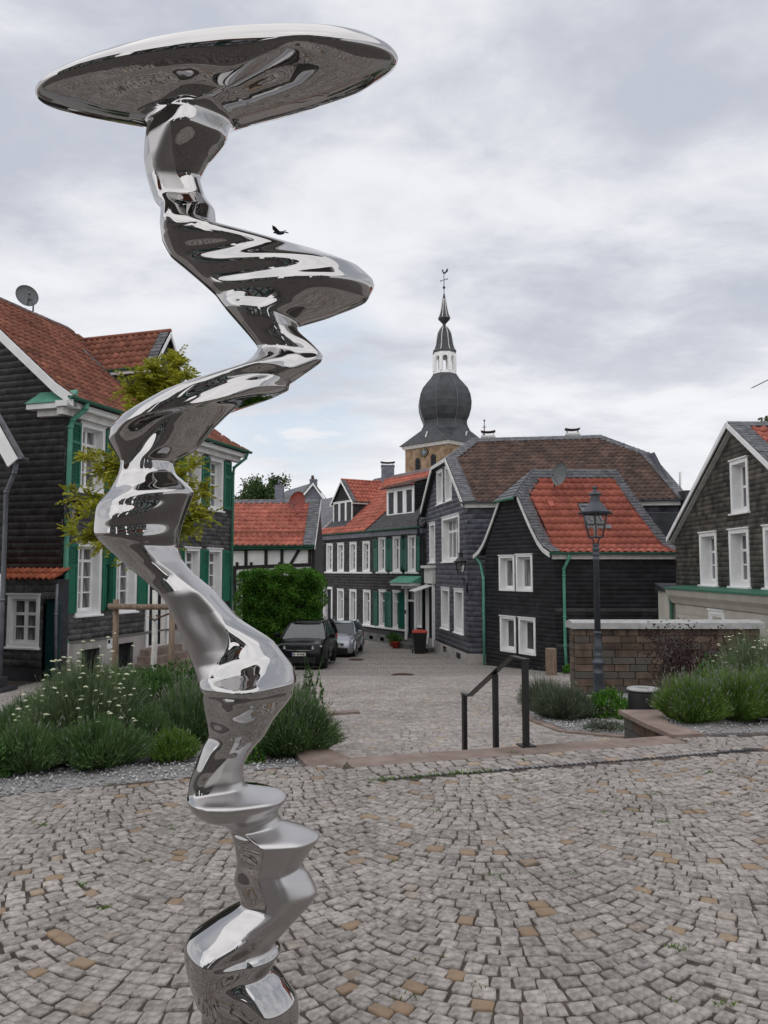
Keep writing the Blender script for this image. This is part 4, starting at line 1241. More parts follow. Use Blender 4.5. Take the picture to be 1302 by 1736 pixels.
# plinth with cellar windows
ph = [(.78, 1.46, -1.0, -.36), (2.24, 2.88, -.98, -.34), (3.52, 4.58, -.6, .2), (5.6, 6.2, -.95, -.36)]
wall_core(fa, -2.4, ZPL, const((-.02, LA + .02)), ph, M['plaster'], hA, name='plinth', back=-.06, step=5)
for (a, b, c, d) in ph[:2] + ph[3:]:
    q = MB()
    q.quad(fa.pt(a, c, -.15), fa.pt(b, c, -.15), fa.pt(b, d, -.15), fa.pt(a, d, -.15))
    q.quad(fa.pt(a, c, .06), fa.pt(a, c, -.15), fa.pt(a, d, -.15), fa.pt(a, d, .06)); q.quad(fa.pt(b, c, -.15), fa.pt(b, c, .06), fa.pt(b, d, .06), fa.pt(b, d, -.15))
    q.quad(fa.pt(a, d, .06), fa.pt(a, d, -.15), fa.pt(b, d, -.15), fa.pt(b, d, .06)); q.quad(fa.pt(a, c, -.15), fa.pt(a, c, .06), fa.pt(b, c, .06), fa.pt(b, c, -.15))
    cw = part('cellar_window', q, M['plaster_dark'], hA)
    q = MB()
    for k in range(7):
        uu = a + (b - a) * (k + .5) / 7; q.obox(fa.pt(uu - .008, c, -.03), v3(fa.u) * .016, v3(fa.n) * .016, (0, 0, d - c))
    part('grille', q, M['black_metal'], cw)
    q = MB(); q.obox(fa.pt(a, c, -.145), v3(fa.u) * (b - a), v3(fa.n) * .01, (0, 0, d - c)); part('pane', q, M['pane_dark'], cw)
q = MB(); q.obox(fa.pt(-.02, ZPL - .03, .06), v3(fa.u) * (LA + .04), v3(fa.n) * .035, (0, 0, .05)); part('plinth_ledge', q, M['plaster_dark'], hA)
wall_core(fa, ZPL, ZE, const((0, LA)), holes, M['slate'], hA)
clad(fa, ZPL + .03, ZE - .35, const((0, LA)), holes, .135, .24, M['slate_worn'], hA, w0=.0, lift=.012, skew=.006)
# street cornice, gutter
ubox(fa, -.30, LA + .3, ZE - .34, ZE - .16, .0, .18, 'offwhite', hA, 'cornice'); ubox(fa, -.36, LA + .36, ZE - .16, ZE - .02, .0, .34, 'white', hA, 'cornice')
gutter(fa.pt(-.42, ZE + .06, .47), fa.pt(LA + .5, ZE + .06, .47), .075, 'copper_dark', hA)
pipe([fa.pt(.22, ZE + .02, .45), fa.pt(.2, ZE - .14, .43), fa.pt(.1, ZE - .42, .14), fa.pt(.08, ZE - .6, .10), fa.pt(.06, 3, .10), fa.pt(.06, .2, .10), fa.pt(.07, -.0, .11), fa.pt(.10, -.14, .17)], .062, 'copper', hA)
pipe([fa.pt(.10, -.12, .17), fa.pt(.10, -.6, .17), fa.pt(.10, -1.15, .17)], .06, 'plaster', hA)
pipe([fa.pt(LA + .3, ZE + .0, .46), fa.pt(LA + .25, ZE - .2, .4), fa.pt(LA - .05, ZE - .55, .12), fa.pt(LA - .08, ZE - .75, .10), fa.pt(LA - .08, -2.0, .10)], .05, 'copper_dark', hA)
# gable side
gext = lambda z: (0, 8.0) if z < ZE else ((z - ZE) * 4 / 3.3, 8.0 - (z - ZE) * 4 / 3.3)
wall_core(ga, -2.4, ZE + 3.2, gext, [], M['slate'], hA, step=.4)
clad(ga, -1.1, ZE + 3.2, gext, [], .17, .30, M['slate'], hA, lift=.008, skew=.008)
# copper covered cornice return
q = MB()
p0, p1 = ga.pt(7.15, ZE - .02, 0), ga.pt(8.38, ZE - .02, 0)
a, b, c, d = ga.pt(7.02, ZE - .03, .30), ga.pt(8.36, ZE - .03, .30), ga.pt(8.36, ZE + .30, .01), ga.pt(7.25, ZE + .30, .01)
e, f_ = ga.pt(7.02, ZE - .03, .01), ga.pt(8.36, ZE - .03, .01)
q.add([a, b, c, d, e, f_], [(0, 1, 2, 3), (1, 5, 2), (4, 0, 3), (0, 4, 5, 1)]); part('cornice_return', q, M['copper'], hA)
ubox(ga, 7.06, 8.34, ZE - .17, ZE - .035, .0, .27, 'white', hA, 'cornice'); ubox(ga, 7.3, 8.18, ZE - .34, ZE - .17, .0, .16, 'offwhite', hA, 'cornice')
# roof
RIS = 3.62
slA = Slope(fa.pt(0, ZE + .02, .46), v3(fa.u), rot90(fa.u), [(0, 0), (.55, .36), (4.46, RIS + .05)])
ulA = const(-.28); urA = lin(LA + .46, LA + .46 - 4.2, slA.len)
deck(slA, ulA, urA, hA)
bk = Slope(fa.pt(LA, ZE + .02, -8.46), v3(-fa.u), rot90(-fa.u), [(0, 0), (.55, .36), (4.46, RIS + .05)])
deck(bk, lin(-.46, 3.74, bk.len), const(LA + .28), hA)
hp = Slope(fa.pt(LA + .46, ZE + .02, .46), v3(-fa.n), v3(-fa.u), [(0, 0), (.55, .36), (4.2, RIS + .05)])
deck(hp, lin(0, 4.46, hp.len), lin(8.92, 4.46, hp.len), hA)
DU0, DU1 = 4.02, 5.42
def main_v(z): return slA.len * max(0, (z - ZE)) / (RIS + .05)
tiles(slA, const(-.22), urA, .235, .30, M['tile_old'], hA, holes=[(DU0 - .02, DU1 + .02, .4, 3.4)])
tiles(slA, const(-.30), const(-.16), .16, .14, M['slate_roof'], hA, name='slate_border', style='slate', lift=.05)
tiles(slA, ulA, urA, .22, .16, M['slate_roof'], hA, v0=slA.len - .26, name='slate_border', style='slate', lift=.06)
vp = [slA.at(-.30, v, .06) for v in (0.02, slA.L[1], slA.len)]
board(vp, (0, 0, -1), v3(ga.n), .26, .04, 'white', hA)
vp2 = [bk.at(LA + .30, v, .06) for v in (0.02, bk.L[1], bk.len)]
board(vp2, (0, 0, -1), v3(ga.n), .26, .04, 'white', hA)
gable_dormer(fa, DU0, DU1, -.32, ZE + .75, 7.85, 8.92, 3.3, hA, 'slate', 'tile_old', .22, .27, win=((DU0 + DU1) / 2, 6.75, .85, 1.0, 2, (.5,)))
q = MB(); q.obox(slA.at(DU0 - .28, 2.0, .05), slA.at(DU0 - .08, 2.0, .05) - slA.at(DU0 - .28, 2.0, .05), slA.at(DU0 - .28, 4.1, .05) - slA.at(DU0 - .28, 2.0, .05), (0, 0, .012)); part('flashing', q, M['zinc'], hA)
for (uu, vv) in ((.9, 4.3), (2.0, 4.3), (3.1, 4.3), (6.2, 3.6)):
    q = MB(); q.obox(slA.at(uu, vv, .05), v3(fa.u) * .2, slA.at(uu, vv + .12, .10) - slA.at(uu, vv, .05), (0, 0, .05)); part('vent_tile', q, M['tile_old'], hA)
# wall plaque and wall lamp
pq = thing('wall_plaque', 'small white plaque on the grey plinth between the cellar windows', 'sign', fa.pt(1.9, -.2, .07))
q = MB(); q.obox(fa.pt(1.74, -.42, .061), v3(fa.u) * .30, v3(fa.n) * .012, (0, 0, .26)); part('plate', q, M['white'], pq)
q = MB(); q.obox(fa.pt(1.77, -.29, .073), v3(fa.u) * .09, v3(fa.n) * .004, (0, 0, .10)); part('emblem', q, M['ink'], pq)
q = MB()
for k in range(3): q.obox(fa.pt(1.89, -.24 - .045 * k, .073), v3(fa.u) * (.12 - .02 * k), v3(fa.n) * .003, (0, 0, .012))
part('lettering', q, M['zinc'], pq)

def wall_lantern(c, arm_from, label, s=1.0, metal='black_metal'):
    """four-sided lantern hanging or standing on a bracket"""
    c = Vector(c); t = thing('wall_lantern', label, 'lamp', tuple(arm_from))
    q = MB(); a = Vector(arm_from); q.tube([a + Vector((0, 0, -.22 * s)), a + Vector((0, 0, .25 * s))], .03 * s, 8); 
    q.tube([a, a.lerp(c, .5) + Vector((0, 0, -.05)), Vector((c.x, c.y, c.z - .42 * s))], .018 * s, 8)
    q.tube([a + Vector((0, 0, -.2 * s)), a.lerp(c, .35) + Vector((0, 0, -.3 * s)), a.lerp(c, .6) + Vector((0, 0, -.12 * s))], .012 * s, 6); part('bracket', q, M[metal], t)
    lantern(t, c, s, metal)
    return t
def lantern(t, c, s, metal='black_metal'):
    """c: centre of the glass body; tapering four-sided lantern with corner bars, roof and finial"""
    c = Vector(c); rt, rb, h = .235 * s, .135 * s, .42 * s
    q = MB(); n = 6
    tp = [Vector((c.x + rt * math.cos(2 * math.pi * k / n + .3), c.y + rt * math.sin(2 * math.pi * k / n + .3), c.z + h / 2)) for k in range(n)]
    bt = [Vector((c.x + rb * math.cos(2 * math.pi * k / n + .3), c.y + rb * math.sin(2 * math.pi * k / n + .3), c.z - h / 2)) for k in range(n)]
    for k in range(n): q.tube([bt[k], tp[k]], .011 * s, 6); q.tube([bt[k], bt[(k + 1) % n]], .014 * s, 6); q.tube([tp[k], tp[(k + 1) % n]], .018 * s, 6)
    part('lantern_frame', q, M[metal], t)
    for k in range(n):
        g = MB(); j = (k + 1) % n; g.quad(bt[k], bt[j], tp[j], tp[k]); part('glass_pane', g, M['lamp_glass'], t)
    q = MB(); q.lathe([(rt * 1.18, h / 2 + .01), (rt * 1.2, h / 2 + .035 * s), (rt * 1.0, h / 2 + .06 * s), (rt * .72, h / 2 + .15 * s), (rt * .40, h / 2 + .22 * s), (rt * .36, h / 2 + .33 * s), (rt * .55, h / 2 + .34 * s), (rt * .55, h / 2 + .36 * s), (rt * .2, h / 2 + .40 * s), (rt * .14, h / 2 + .44 * s), (rt * .2, h / 2 + .47 * s), (.004, h / 2 + .51 * s)], c, 6, smooth=False, rot=.3)
    part('lantern_roof', q, M[metal], t)
    q = MB()
    for k in range(24):
        a = 2 * math.pi * k / 24; x, y = c.x + rt * 1.2 * math.cos(a), c.y + rt * 1.2 * math.sin(a)
        q.tube([(x, y, c.z + h / 2 - .005), (c.x + rt * 1.27 * math.cos(a), c.y + rt * 1.27 * math.sin(a), c.z + h / 2 + .045 * s)], [.014 * s, .004 * s], 5)
    part('crest', q, M[metal], t, kind='stuff')
    q = MB(); q.lathe([(.05 * s, -h / 2 - .01), (.03 * s, -h / 2 + .05 * s), (.025 * s, -h / 2 + .13 * s), (.045 * s, -h / 2 + .15 * s), (.045 * s, -h / 2 + .2 * s), (.02 * s, -h / 2 + .23 * s)], c, 10); part('burner', q, M['offwhite'], t)
gm = bpy.data.materials.new('lamp_glass'); gm.use_nodes = True
_n = gm.node_tree.nodes; _l = gm.node_tree.links
_g = _n.new('ShaderNodeBsdfGlossy'); _g.inputs['Roughness'].default_value = .03; _t = _n.new('ShaderNodeBsdfTransparent'); _t.inputs[0].default_value = (.93, .92, .9, 1)
_f = _n.new('ShaderNodeLayerWeight'); _f.inputs[0].default_value = .35; _x = _n.new('ShaderNodeMixShader')
_l.new(_f.outputs['Fresnel'], _x.inputs[0]); _l.new(_t.outputs[0], _x.inputs[1]); _l.new(_g.outputs[0], _x.inputs[2]); _l.new(_x.outputs[0], _n['Material Output'].inputs[0])
M['lamp_glass'] = gm
wall_lantern(P(123, 866, 18.1), fa.pt(.0, 2.62, .02), 'dark wall lantern on a scrolled bracket at the corner of the left house', .95)
dish(P(46, 501, 20.6), (.62, -.78, .25), .30, 'dish', ('grey satellite dish on the ridge of the left slate house',), mast=P(56, 528, 20.6))

# annex with a strip of orange tiles, window and arched teal door, between the two left houses
hX = thing('annex', 'low dark annex with orange tile edge, white window and arched teal door at far left', 'building', (-9.0, 18.0, -1.0))
ax = Frame(ga.o + ga.n * .42, ga.u); xl = 8.0
uw0, zw1 = ax.hit(15, 1008); uw1, zw0 = ax.hit(66, 1098); ud0, zd1 = ax.hit(74, 1010); ud1, zd0 = ax.hit(92, 1145); _, zt = ax.hit(50, 982); ue = ax.hit(97, 970)[0]
hx = []
window(ax, (uw0 + uw1) / 2, zw0, uw1 - uw0, zw1 - zw0, hX, hx, cas=.09, dep=.10, cols=2, rows=(.34, .67), pane='pane')
hx.append((ud0, ud1, zd0 - .3, zd1))
wall_core(ax, -2.0, zt, const((4.0, ue)), hx, M['slate_dark'], hX, step=.3)
clad(ax, zw0 - .45, zt, const((4.0, ue)), hx, .16, .26, M['slate_worn'], hX)
m1 = MB(); m1.quad(ax.pt(ue, -2, 0), ax.pt(ue, -2, -.42), ax.pt(ue, zt, -.42), ax.pt(ue, zt, 0)); m1.quad(ax.pt(4, zt, 0), ax.pt(ue, zt, 0), ax.pt(ue, zt + .2, -.42), ax.pt(4, zt + .2, -.42)); part('wall', m1, M['slate_dark'], hX)
m1 = MB(); um = (ud0 + ud1) / 2; hw = (ud1 - ud0) / 2; pts = [ax.pt(ud0, zd0 - .2, -.12), ax.pt(ud1, zd0 - .2, -.12)] + [ax.pt(um + hw * math.cos(t), zd1 - hw + hw * math.sin(t), -.12) for t in np.linspace(0, math.pi, 9)]
m1.prism(pts, -v3(ax.n) * .05); part('door', m1, M['door_teal'], hX)
m1 = MB()
for k in range(5): m1.obox(ax.pt(ud0 + (ud1 - ud0) * k / 5 + .004, zd0 - .2, -.119), v3(ax.u) * ((ud1 - ud0) / 5 - .01), v3(ax.n) * .012, (0, 0, zd1 - zd0 - hw + .2))
part('door_boards', m1, M['door_teal'], hX)
# spandrel round the arch
m1 = MB()
arc = [(um + hw * math.cos(t), zd1 - hw + hw * math.sin(t)) for t in np.linspace(math.pi, 0, 9)]
for (a, b) in zip(arc[:-1], arc[1:]): m1.quad(ax.pt(a[0], a[1], .0), ax.pt(b[0], b[1], 0), ax.pt(b[0], zd1 + .01, 0), ax.pt(a[0], zd1 + .01, 0)); m1.quad(ax.pt(a[0], a[1], .0), ax.pt(a[0], a[1], -.12), ax.pt(b[0], b[1], -.12), ax.pt(b[0], b[1], 0))
part('door_arch', m1, M['slate_dark'], hX)
slx = Slope(ax.pt(4.0, zt - .02, .14), v3(ax.u), rot90(ax.u), [(0, 0), (.56, .26)])
tiles(slx, const(0), const(ue - 4 + .05), .17, .31, M['tile_orange'], hX, lift=.04)
pipe([ax.pt(ue + .05, zt - .1, .05), ax.pt(ue + .04, .6, .05), ax.pt(ue + .10, -.9, .06)], .035, 'zinc', hX)

# far-left neighbour with white verge board
hZ = thing('gabled_house', 'dark slate house with white verge board cut off by the left picture edge', 'house', (-10.5, 16.5, -1.0))
fz = Frame((-14.0, 16.35), (1, .02)); zr = fz.hit(13, 900)[0]
hz = []
zex = lambda z: (0, zr) if z < 3.9 else ((z - 3.9) / 1.8, zr - (z - 3.9) / 1.8)
wall_core(fz, -2.0, 8.5, zex, [], M['slate'], hZ, step=.4); clad(fz, -1.0, 8.4, zex, [], .17, .28, M['slate'], hZ)
m1 = MB(); zq_ = Vector((-1.02, 1.8, 0)); m1.quad(fz.pt(zr, -2, 0), fz.pt(zr, -2, 0) + zq_, fz.pt(zr, 4, 0) + zq_, fz.pt(zr, 4, 0)); part('wall', m1, M['slate'], hZ)
e1 = P(31, 778, 16.1); r1 = P(-34, 661, 16.1)
board([e1, r1, r1 + (r1 - e1) * 1.2], Vector((-.25, 0, -.22)).normalized(), (0, -1, 0), .26, .05, 'white', hZ)
m1 = MB(); a = e1 + Vector((0, .02, .03)); b = r1 + (r1 - e1) * 1.2 + Vector((0, .02, .03)); m1.obox(a, b - a, (0, .12, 0), Vector((.6, 0, .34)).normalized() * .07); part('roof', m1, M['slate_roof'], hZ)
gutter(P(36, 775, 16.2) + Vector((.02, -.1, 0)), P(36, 775, 16.2) + Vector((.02, .2, 0)), .06, 'zinc', hZ)
pz = fz.pt(zr - .03, 0, .06)
pipe([P(28, 785, 16.25), P(24, 802, 16.25), Vector((pz.x, pz.y, 3.3)), Vector((pz.x, pz.y, 1)), Vector((pz.x, pz.y, -1.0))], .05, 'zinc', hZ)
m1 = MB(); u5 = fz.hit(6, 1000)[0]; m1.obox(fz.pt(u5 - .6, -.5, .0), v3(fz.u) * .6, v3(fz.n) * .06, (0, 0, 2.05)); part('door_surround', m1, M['white'], hZ)
for k in range(2):
    m1 = MB(); m1.obox(fz.pt(u5 - 1.6, -1.02, .0), v3(fz.u) * (1.75 + .22 * k), v3(fz.n) * (.42 + .4 * k), (0, 0, .42 - .2 * k)); part('step', m1, M['slate_dark'], hZ)

# ================================================================== HALF-TIMBERED HOUSE
hB = thing('half_timbered_house', 'white half-timbered house with red tiled roof behind the hedge', 'house', (-5.4, 36, -2.3))
fb = Frame((-8.2, 36), (1, 0)); br = fb.hit(531, 960)[0]; zeB = fb.hit(460, 927)[1]
wall_core(fb, -2.4, zeB, const((0, br)), [], M['render_white'], hB, step=9)
m1 = MB(); m1.quad(fb.pt(br, -2.4, 0), fb.pt(br, -2.4, -6), fb.pt(br, zeB, -6), fb.pt(br, zeB, 0)); m1.poly([fb.pt(br, zeB, 0), fb.pt(br, zeB, -6), fb.pt(br, zeB + 2.6, -3)]); part('wall', m1, M['slate'], hB)
def beam(px0, py0, px1, py1, wd=.15):
    a = fb.hit(px0, py0); b = fb.hit(px1, py1); d = Vector((b[0] - a[0], b[1] - a[1])); n = Vector((-d.y, d.x)).normalized() * wd / 2
    m = MB(); m.prism([fb.pt(a[0] + s * n.x + t * d.x, a[1] + s * n.y + t * d.y, -.01) for s, t in ((-1, 0), (1, 0), (1, 1), (-1, 1))], v3(fb.n) * (.035 + RNG.uniform(0, .01))); part('timber', m, M['timber'], hB)
beam(380, 963, 532, 957, .16); beam(380, 932, 532, 929, .13)
for x in (417, 451, 478, 525): beam(x, 932, x, 960)
beam(507, 932, 492, 958, .14); beam(398, 962, 398, 1035); beam(380, 1012, 402, 1012); beam(380, 985, 402, 985)
for x in (402, 426, 474): beam(x, 953, x, 962, .13)
beam(531, 930, 531, 965, .16)
BR = fb.hit(516, 900)[0]
slB = Slope(fb.pt(0, zeB + .05, .3), (1, 0, 0), (0, 1, 0), [(0, 0), (3.3, P(460, 848, 39).z - zeB - .05)])
tiles(slB, const(-.2), const(BR - .02), .27, .34, M['tile_red'], hB, v1=slB.len - .25)
deck(slB, const(-.2), const(br + .05), hB)
tiles(slB, const(BR - .05), const(br + .1), .22, .2, M['slate_roof'], hB, name='slate_border', style='slate', lift=.05)
tiles(slB, const(-.2), const(br + .1), .22, .2, M['slate_roof'], hB, v0=slB.len - .36, name='slate_border', style='slate', lift=.055)
ubox(fb, 0, br, zeB - .12, zeB + .02, .0, .26, 'copper_dark', hB, 'fascia'); gutter(fb.pt(-.1, zeB + .05, .36), fb.pt(br + .1, zeB + .05, .36), .07, 'copper_dark', hB)
q = MB(); q.tube([slB.at(0, .85, .14), slB.at(BR, .85, .14)], .02, 6); q.tube([slB.at(0, .85, .22), slB.at(BR, .85, .22)], .015, 6)
for k in range(9): q.tube([slB.at(.2 + k * .5, .85, .0), slB.at(.2 + k * .5, .85, .24)], .014, 5)
part('snow_guard', q, M['tile_old'], hB)
board([slB.at(br + .08, .0, .02), slB.at(br + .08, slB.len, .02)], (0, 0, -1), (1, 0, 0), .2, .04, 'white', hB)
dish(P(503, 851, 37.2), (-.5, -.8, .2), .5, 'dish_red', ('red satellite dish on the half-timbered house roof',), mast=P(497, 870, 37.4))

# grey house behind, with white verge
hC = thing('grey_roofed_house', 'grey slate house with white gable verge and chimney behind the half-timbered house', 'house', (-5, 58, -2.4))
ap = P(531, 818, 58); el = P(509, 844, 58); er = P(552, 848, 58)
m1 = MB(); m1.poly([el, (el.x, 58, -2), (er.x, 58, -2), er, ap]); m1.quad(el, (el.x, 66, el.z), (el.x, 66, -2), (el.x, 58, -2)); part('wall', m1, M['slate_blue'], hC)
board([el, ap, er], (0, 0, -1), (0, -1, 0), .22, .25, 'white', hC)
m1 = MB(); m1.quad(el + Vector((-.2, -.3, -.15)), ap + Vector((0, -.3, .08)), ap + Vector((0, 8, .08)), el + Vector((-.2, 8, -.15))); m1.quad(er + Vector((.2, -.3, -.15)), er + Vector((.2, 8, -.15)), ap + Vector((0, 8, .08)), ap + Vector((0, -.3, .08)))
l0 = P(425, 845, 62); l1 = P(530, 816, 62)
m1.quad(P(420, 880, 57.8), P(560, 880, 57.8), P(531, 818, 61), P(485, 832, 61)); m1.quad(P(552, 845, 57), P(560, 905, 54), P(520, 905, 54), P(520, 850, 57.5)); part('roof', m1, M['slate_roof'], hC)
m1 = MB(); m1.quad(P(420, 879, 57.9), P(420, 1060, 57.9), P(575, 1060, 57.9), P(575, 879, 57.9)); part('wall', m1, M['slate'], hC)
a = P(466, 822, 59); b = P(480, 846, 59); stack(hC, a.x, b.x, 59, 59.6, b.z - 1, a.z, 'slate_blue', False)
m1 = MB(); m1.tube([P(473, 822, 59.3), P(473, 812, 59.3)], [.1, .05], 8); part('chimney_pot', m1, M['zinc'], hC)
a = P(525, 812, 59.5); b = P(537, 822, 59.5); stack(hC, a.x, b.x, 59.5, 60.0, b.z - 1, a.z, 'slate_blue', False)
m1 = MB(); m1.tube([P(530, 813, 59.8), P(530, 806, 59.8)], [.14, .1], 8); part('chimney_pot', m1, M['rust'], hC)
# roof between: dark slate roof beyond the hedge
hD = thing('slate_roofed_shed', 'dark slate roof between the half-timbered house and the terrace', 'building', (-4.0, 52, -2.4))
m1 = MB(); m1.quad(P(531, 905, 51), P(585, 905, 51), P(585, 838, 54), P(534, 850, 54)); m1.quad(P(531, 905, 51), P(531, 1060, 51), P(580, 1060, 51), P(580, 905, 51)); part('roof', m1, M['slate_roof'], hD)
m1 = MB(); m1.obox(P(533, 930, 50.8), (.9, 0, .35), (0, .3, 0), (0, 0, .12)); part('eave_board', m1, M['cream'], hD)
# ================================================================== TERRACE
TL = Vector((-3.9, 49.5)); TR = Vector((2.15, 39.5)); ft = Frame(TL, TR - TL); LT = (TR - TL).length; US = 6.80
ZT = 3.78
IN = rot90(ft.u)
h1 = thing('terraced_house', 'black slate terraced house with plain white windows and gabled dormer', 'house', (TL.x, TL.y, -2.4), group='row of slate houses along the street')
h2 = thing('terraced_house', 'black slate terraced house with green shutters and wide white dormer', 'house', (ft.pt(US, 0).x, ft.pt(US, 0).y, -2.4), group='row of slate houses along the street')
ho1, ho2 = [], []
for u in (.92, 2.42, 4.0, 5.58):
    window(ft, u, 1.5, .84, 1.75, h1, ho1, cas=.11, dep=.16, cols=2, rows=(.25, .5, .76), bar=.03)
for u in (2.42, 4.0, 5.66):
    window(ft, u, -1.52, .84, 1.95, h1, ho1, cas=.11, dep=.2, cols=1, rows=(.72,))
# left door of the first house
ho1.append((.2, 1.3, -1.9, .38))
m1 = MB(); m1.obox(ft.pt(.1, -1.95, -.02), v3(ft.u) * .16, v3(ft.n) * .08, (0, 0, 2.35)); m1.obox(ft.pt(1.22, -1.95, -.02), v3(ft.u) * .14, v3(ft.n) * .08, (0, 0, 2.35)); m1.obox(ft.pt(.1, .4, -.02), v3(ft.u) * 1.26, v3(ft.n) * .1, (0, 0, .14))
m1.obox(ft.pt(.26, -1.95, -.22), v3(ft.u) * .05, v3(ft.n) * .2, (0, 0, 2.35)); part('door_surround', m1, M['white'], h1)
m1 = MB(); m1.obox(ft.pt(.3, -1.95, -.24), v3(ft.u) * .92, v3(ft.n) * .04, (0, 0, 2.35)); dd = part('door', m1, M['door_dark'], h1)
m1 = MB(); m1.obox(ft.pt(.36, -1.0, -.195), v3(ft.u) * .06, v3(ft.n) * .05, (0, 0, .12)); part('handle', m1, M['zinc'], dd)
for u, a in ((7.37, 0), (8.9, 1), (10.42, 2)):
    window(ft, u, 1.52, .80, 1.9, h2, ho2, cas=.10, dep=.16, cols=2, rows=(.72,))
    for s in (-1, 1):
        if u > 10 and s > 0: shutter(ft, u + .62, 1.55, .36, 1.8, h2, 'teal', (.66, 1.0))
        else: shutter(ft, u + s * .66, 1.55, .46, 1.8, h2, 'teal', (.66, 1.0))
for u in (7.42, 8.9):
    window(ft, u, -1.52, .80, 2.0, h2, ho2, cas=.10, dep=.16, cols=2, rows=(.74,))
    for s in (-1, 1): shutter(ft, u + s * .66, -1.5, .46, 1.92, h2, 'teal', (.72, 1.0), .25 if (u < 8 and s > 0) else (.6 if u > 8 and s > 0 else 0), .08)
window(ft, 11.15, -1.3, .5, 1.9, h2, ho2, cas=.09, dep=.16, cols=1, rows=(.7,)); shutter(ft, 11.52, -1.3, .2, 1.85, h2, 'teal', (.7, 1.0))
# portal with green canopy
ho2.append((9.95, 10.8, -2.2, .7))
m1 = MB()
for (a, b) in ((9.82, 9.98), (10.72, 10.88)): m1.obox(ft.pt(a, -2.05, -.02), v3(ft.u) * (b - a), v3(ft.n) * .12, (0, 0, 2.75))
m1.obox(ft.pt(9.6, .62, -.02), v3(ft.u) * 1.5, v3(ft.n) * .2, (0, 0, .28)); m1.obox(ft.pt(9.98, -.05, -.08), v3(ft.u) * .74, v3(ft.n) * .07, (0, 0, .1)); part('door_surround', m1, M['white'], h2)
m1 = MB(); m1.obox(ft.pt(9.98, -2.05, -.14), v3(ft.u) * .74, v3(ft.n) * .05, (0, 0, 2.02)); dd = part('door', m1, M['door_dark'], h2)
m1 = MB(); m1.obox(ft.pt(9.98, .0, -.12), v3(ft.u) * .74, v3(ft.n) * .03, (0, 0, .62)); part('fanlight', m1, M['pane'], h2)
m1 = MB(); a, b = ft.pt(9.25, .92, 0), ft.pt(11.3, .92, 0)
vs = [ft.pt(9.2, .95, .75), ft.pt(11.3, .95, .75), ft.pt(11.3, 1.30, .0), ft.pt(9.2, 1.30, .0), ft.pt(9.2, .95, 0), ft.pt(11.3, .95, 0)]
m1.add(vs, [(0, 1, 2, 3), (0, 3, 4), (1, 5, 2), (0, 4, 5, 1)]); part('canopy', m1, M['copper'], h2)
m1 = MB(); m1.obox(ft.pt(9.28, .80, 0), v3(ft.u) * 1.95, v3(ft.n) * .66, (0, 0, .145)); part('canopy_fascia', m1, M['white'], h2)
m1 = MB(); m1.obox(ft.pt(9.6, -2.42, 0), v3(ft.u) * 1.6, v3(ft.n) * .75, (0, 0, .24)); part('step', m1, M['plaster_dark'], h2)
m1 = MB(); m1.obox(ft.pt(9.86, -.7, .10), v3(ft.u) * .1, v3(ft.n) * .03, (0, 0, .2)); part('letter_box', m1, M['black_metal'], h2)
for hh, ho, ua, ub in ((h1, ho1, 0, US), (h2, ho2, US, LT)):
    wall_core(ft, -1.75, ZT, const((ua, ub)), ho, M['slate_dark'], hh, step=3)
    clad(ft, -1.75, ZT - .25, const((ua, ub)), ho, .17, .28, M['slate'], hh)
    ph_ = [(u, u + .42, -2.32, -2.12) for u in ((4.6, 6.0) if hh is h1 else (7.2, 8.4))]
    wall_core(ft, -2.8, -1.95, const((ua, ub)), ph_, M['plaster'] if False else M['plaster_dark'], hh, name='plinth', back=-.05, step=5)
    ubox(ft, ua + .01, ub - .01, -1.96, -1.74, -.02, .03, 'slate_dark', hh, 'plinth_band')
    for (a, b, c, d) in ph_:
        q = MB(); q.quad(ft.pt(a, c, -.1), ft.pt(b, c, -.1), ft.pt(b, d, -.1), ft.pt(a, d, -.1)); q.quad(ft.pt(a, d, .05), ft.pt(a, d, -.1), ft.pt(b, d, -.1), ft.pt(b, d, .05)); part('cellar_opening', q, M['ink'], hh)
    ubox(ft, ua + .02, min(ub, 9.78) - .02, -1.63, -1.53, .0, .10, 'white', hh, 'sill_band')
ubox(ft, .3, 6.3, 1.40, 1.49, .0, .09, 'white', h1, 'sill_band')
for u in (7.37, 8.9, 10.42): ubox(ft, u - .62, u + .62, 1.42, 1.50, .0, .09, 'white', h2, 'sill_band')
# roofs
RT = 3.9
slT = Slope(ft.pt(0, ZT + .05, .32), v3(ft.u), IN, [(0, 0), (4.32, RT)])
bkT = Slope(ft.pt(LT, ZT + .05, -8.32), v3(-ft.u), -IN, [(0, 0), (4.32, RT)])
deck(slT, const(-.3), const(US), h1); deck(slT, const(US), const(LT + .2), h2); deck(bkT, const(-.2), const(LT + .3), h2)
tiles(slT, const(-.25), lin(US - .9, US + .3, slT.len), .27, .34, M['tile_red'], h1, holes=[(-.3, 2.62, .8, 3.4)], v1=slT.len - .2)
tiles(slT, lin(US - .9, US + .3, slT.len), const(LT + .1), .25, .19, M['slate'], h2, v1=2.3, name='slate_roofing', style='slate', lift=.02)
tiles(slT, const(US + .1), const(LT + .1), .27, .34, M['tile_red'], h2, v0=4.15, v1=slT.len - .25)
tiles(slT, const(-.28), const(US), .25, .2, M['slate_roof'], h1, v0=slT.len - .42, name='slate_border', style='slate', lift=.05)
tiles(slT, const(US), const(LT + .15), .25, .2, M['slate_roof'], h2, v0=slT.len - .42, name='slate_border', style='slate', lift=.05)
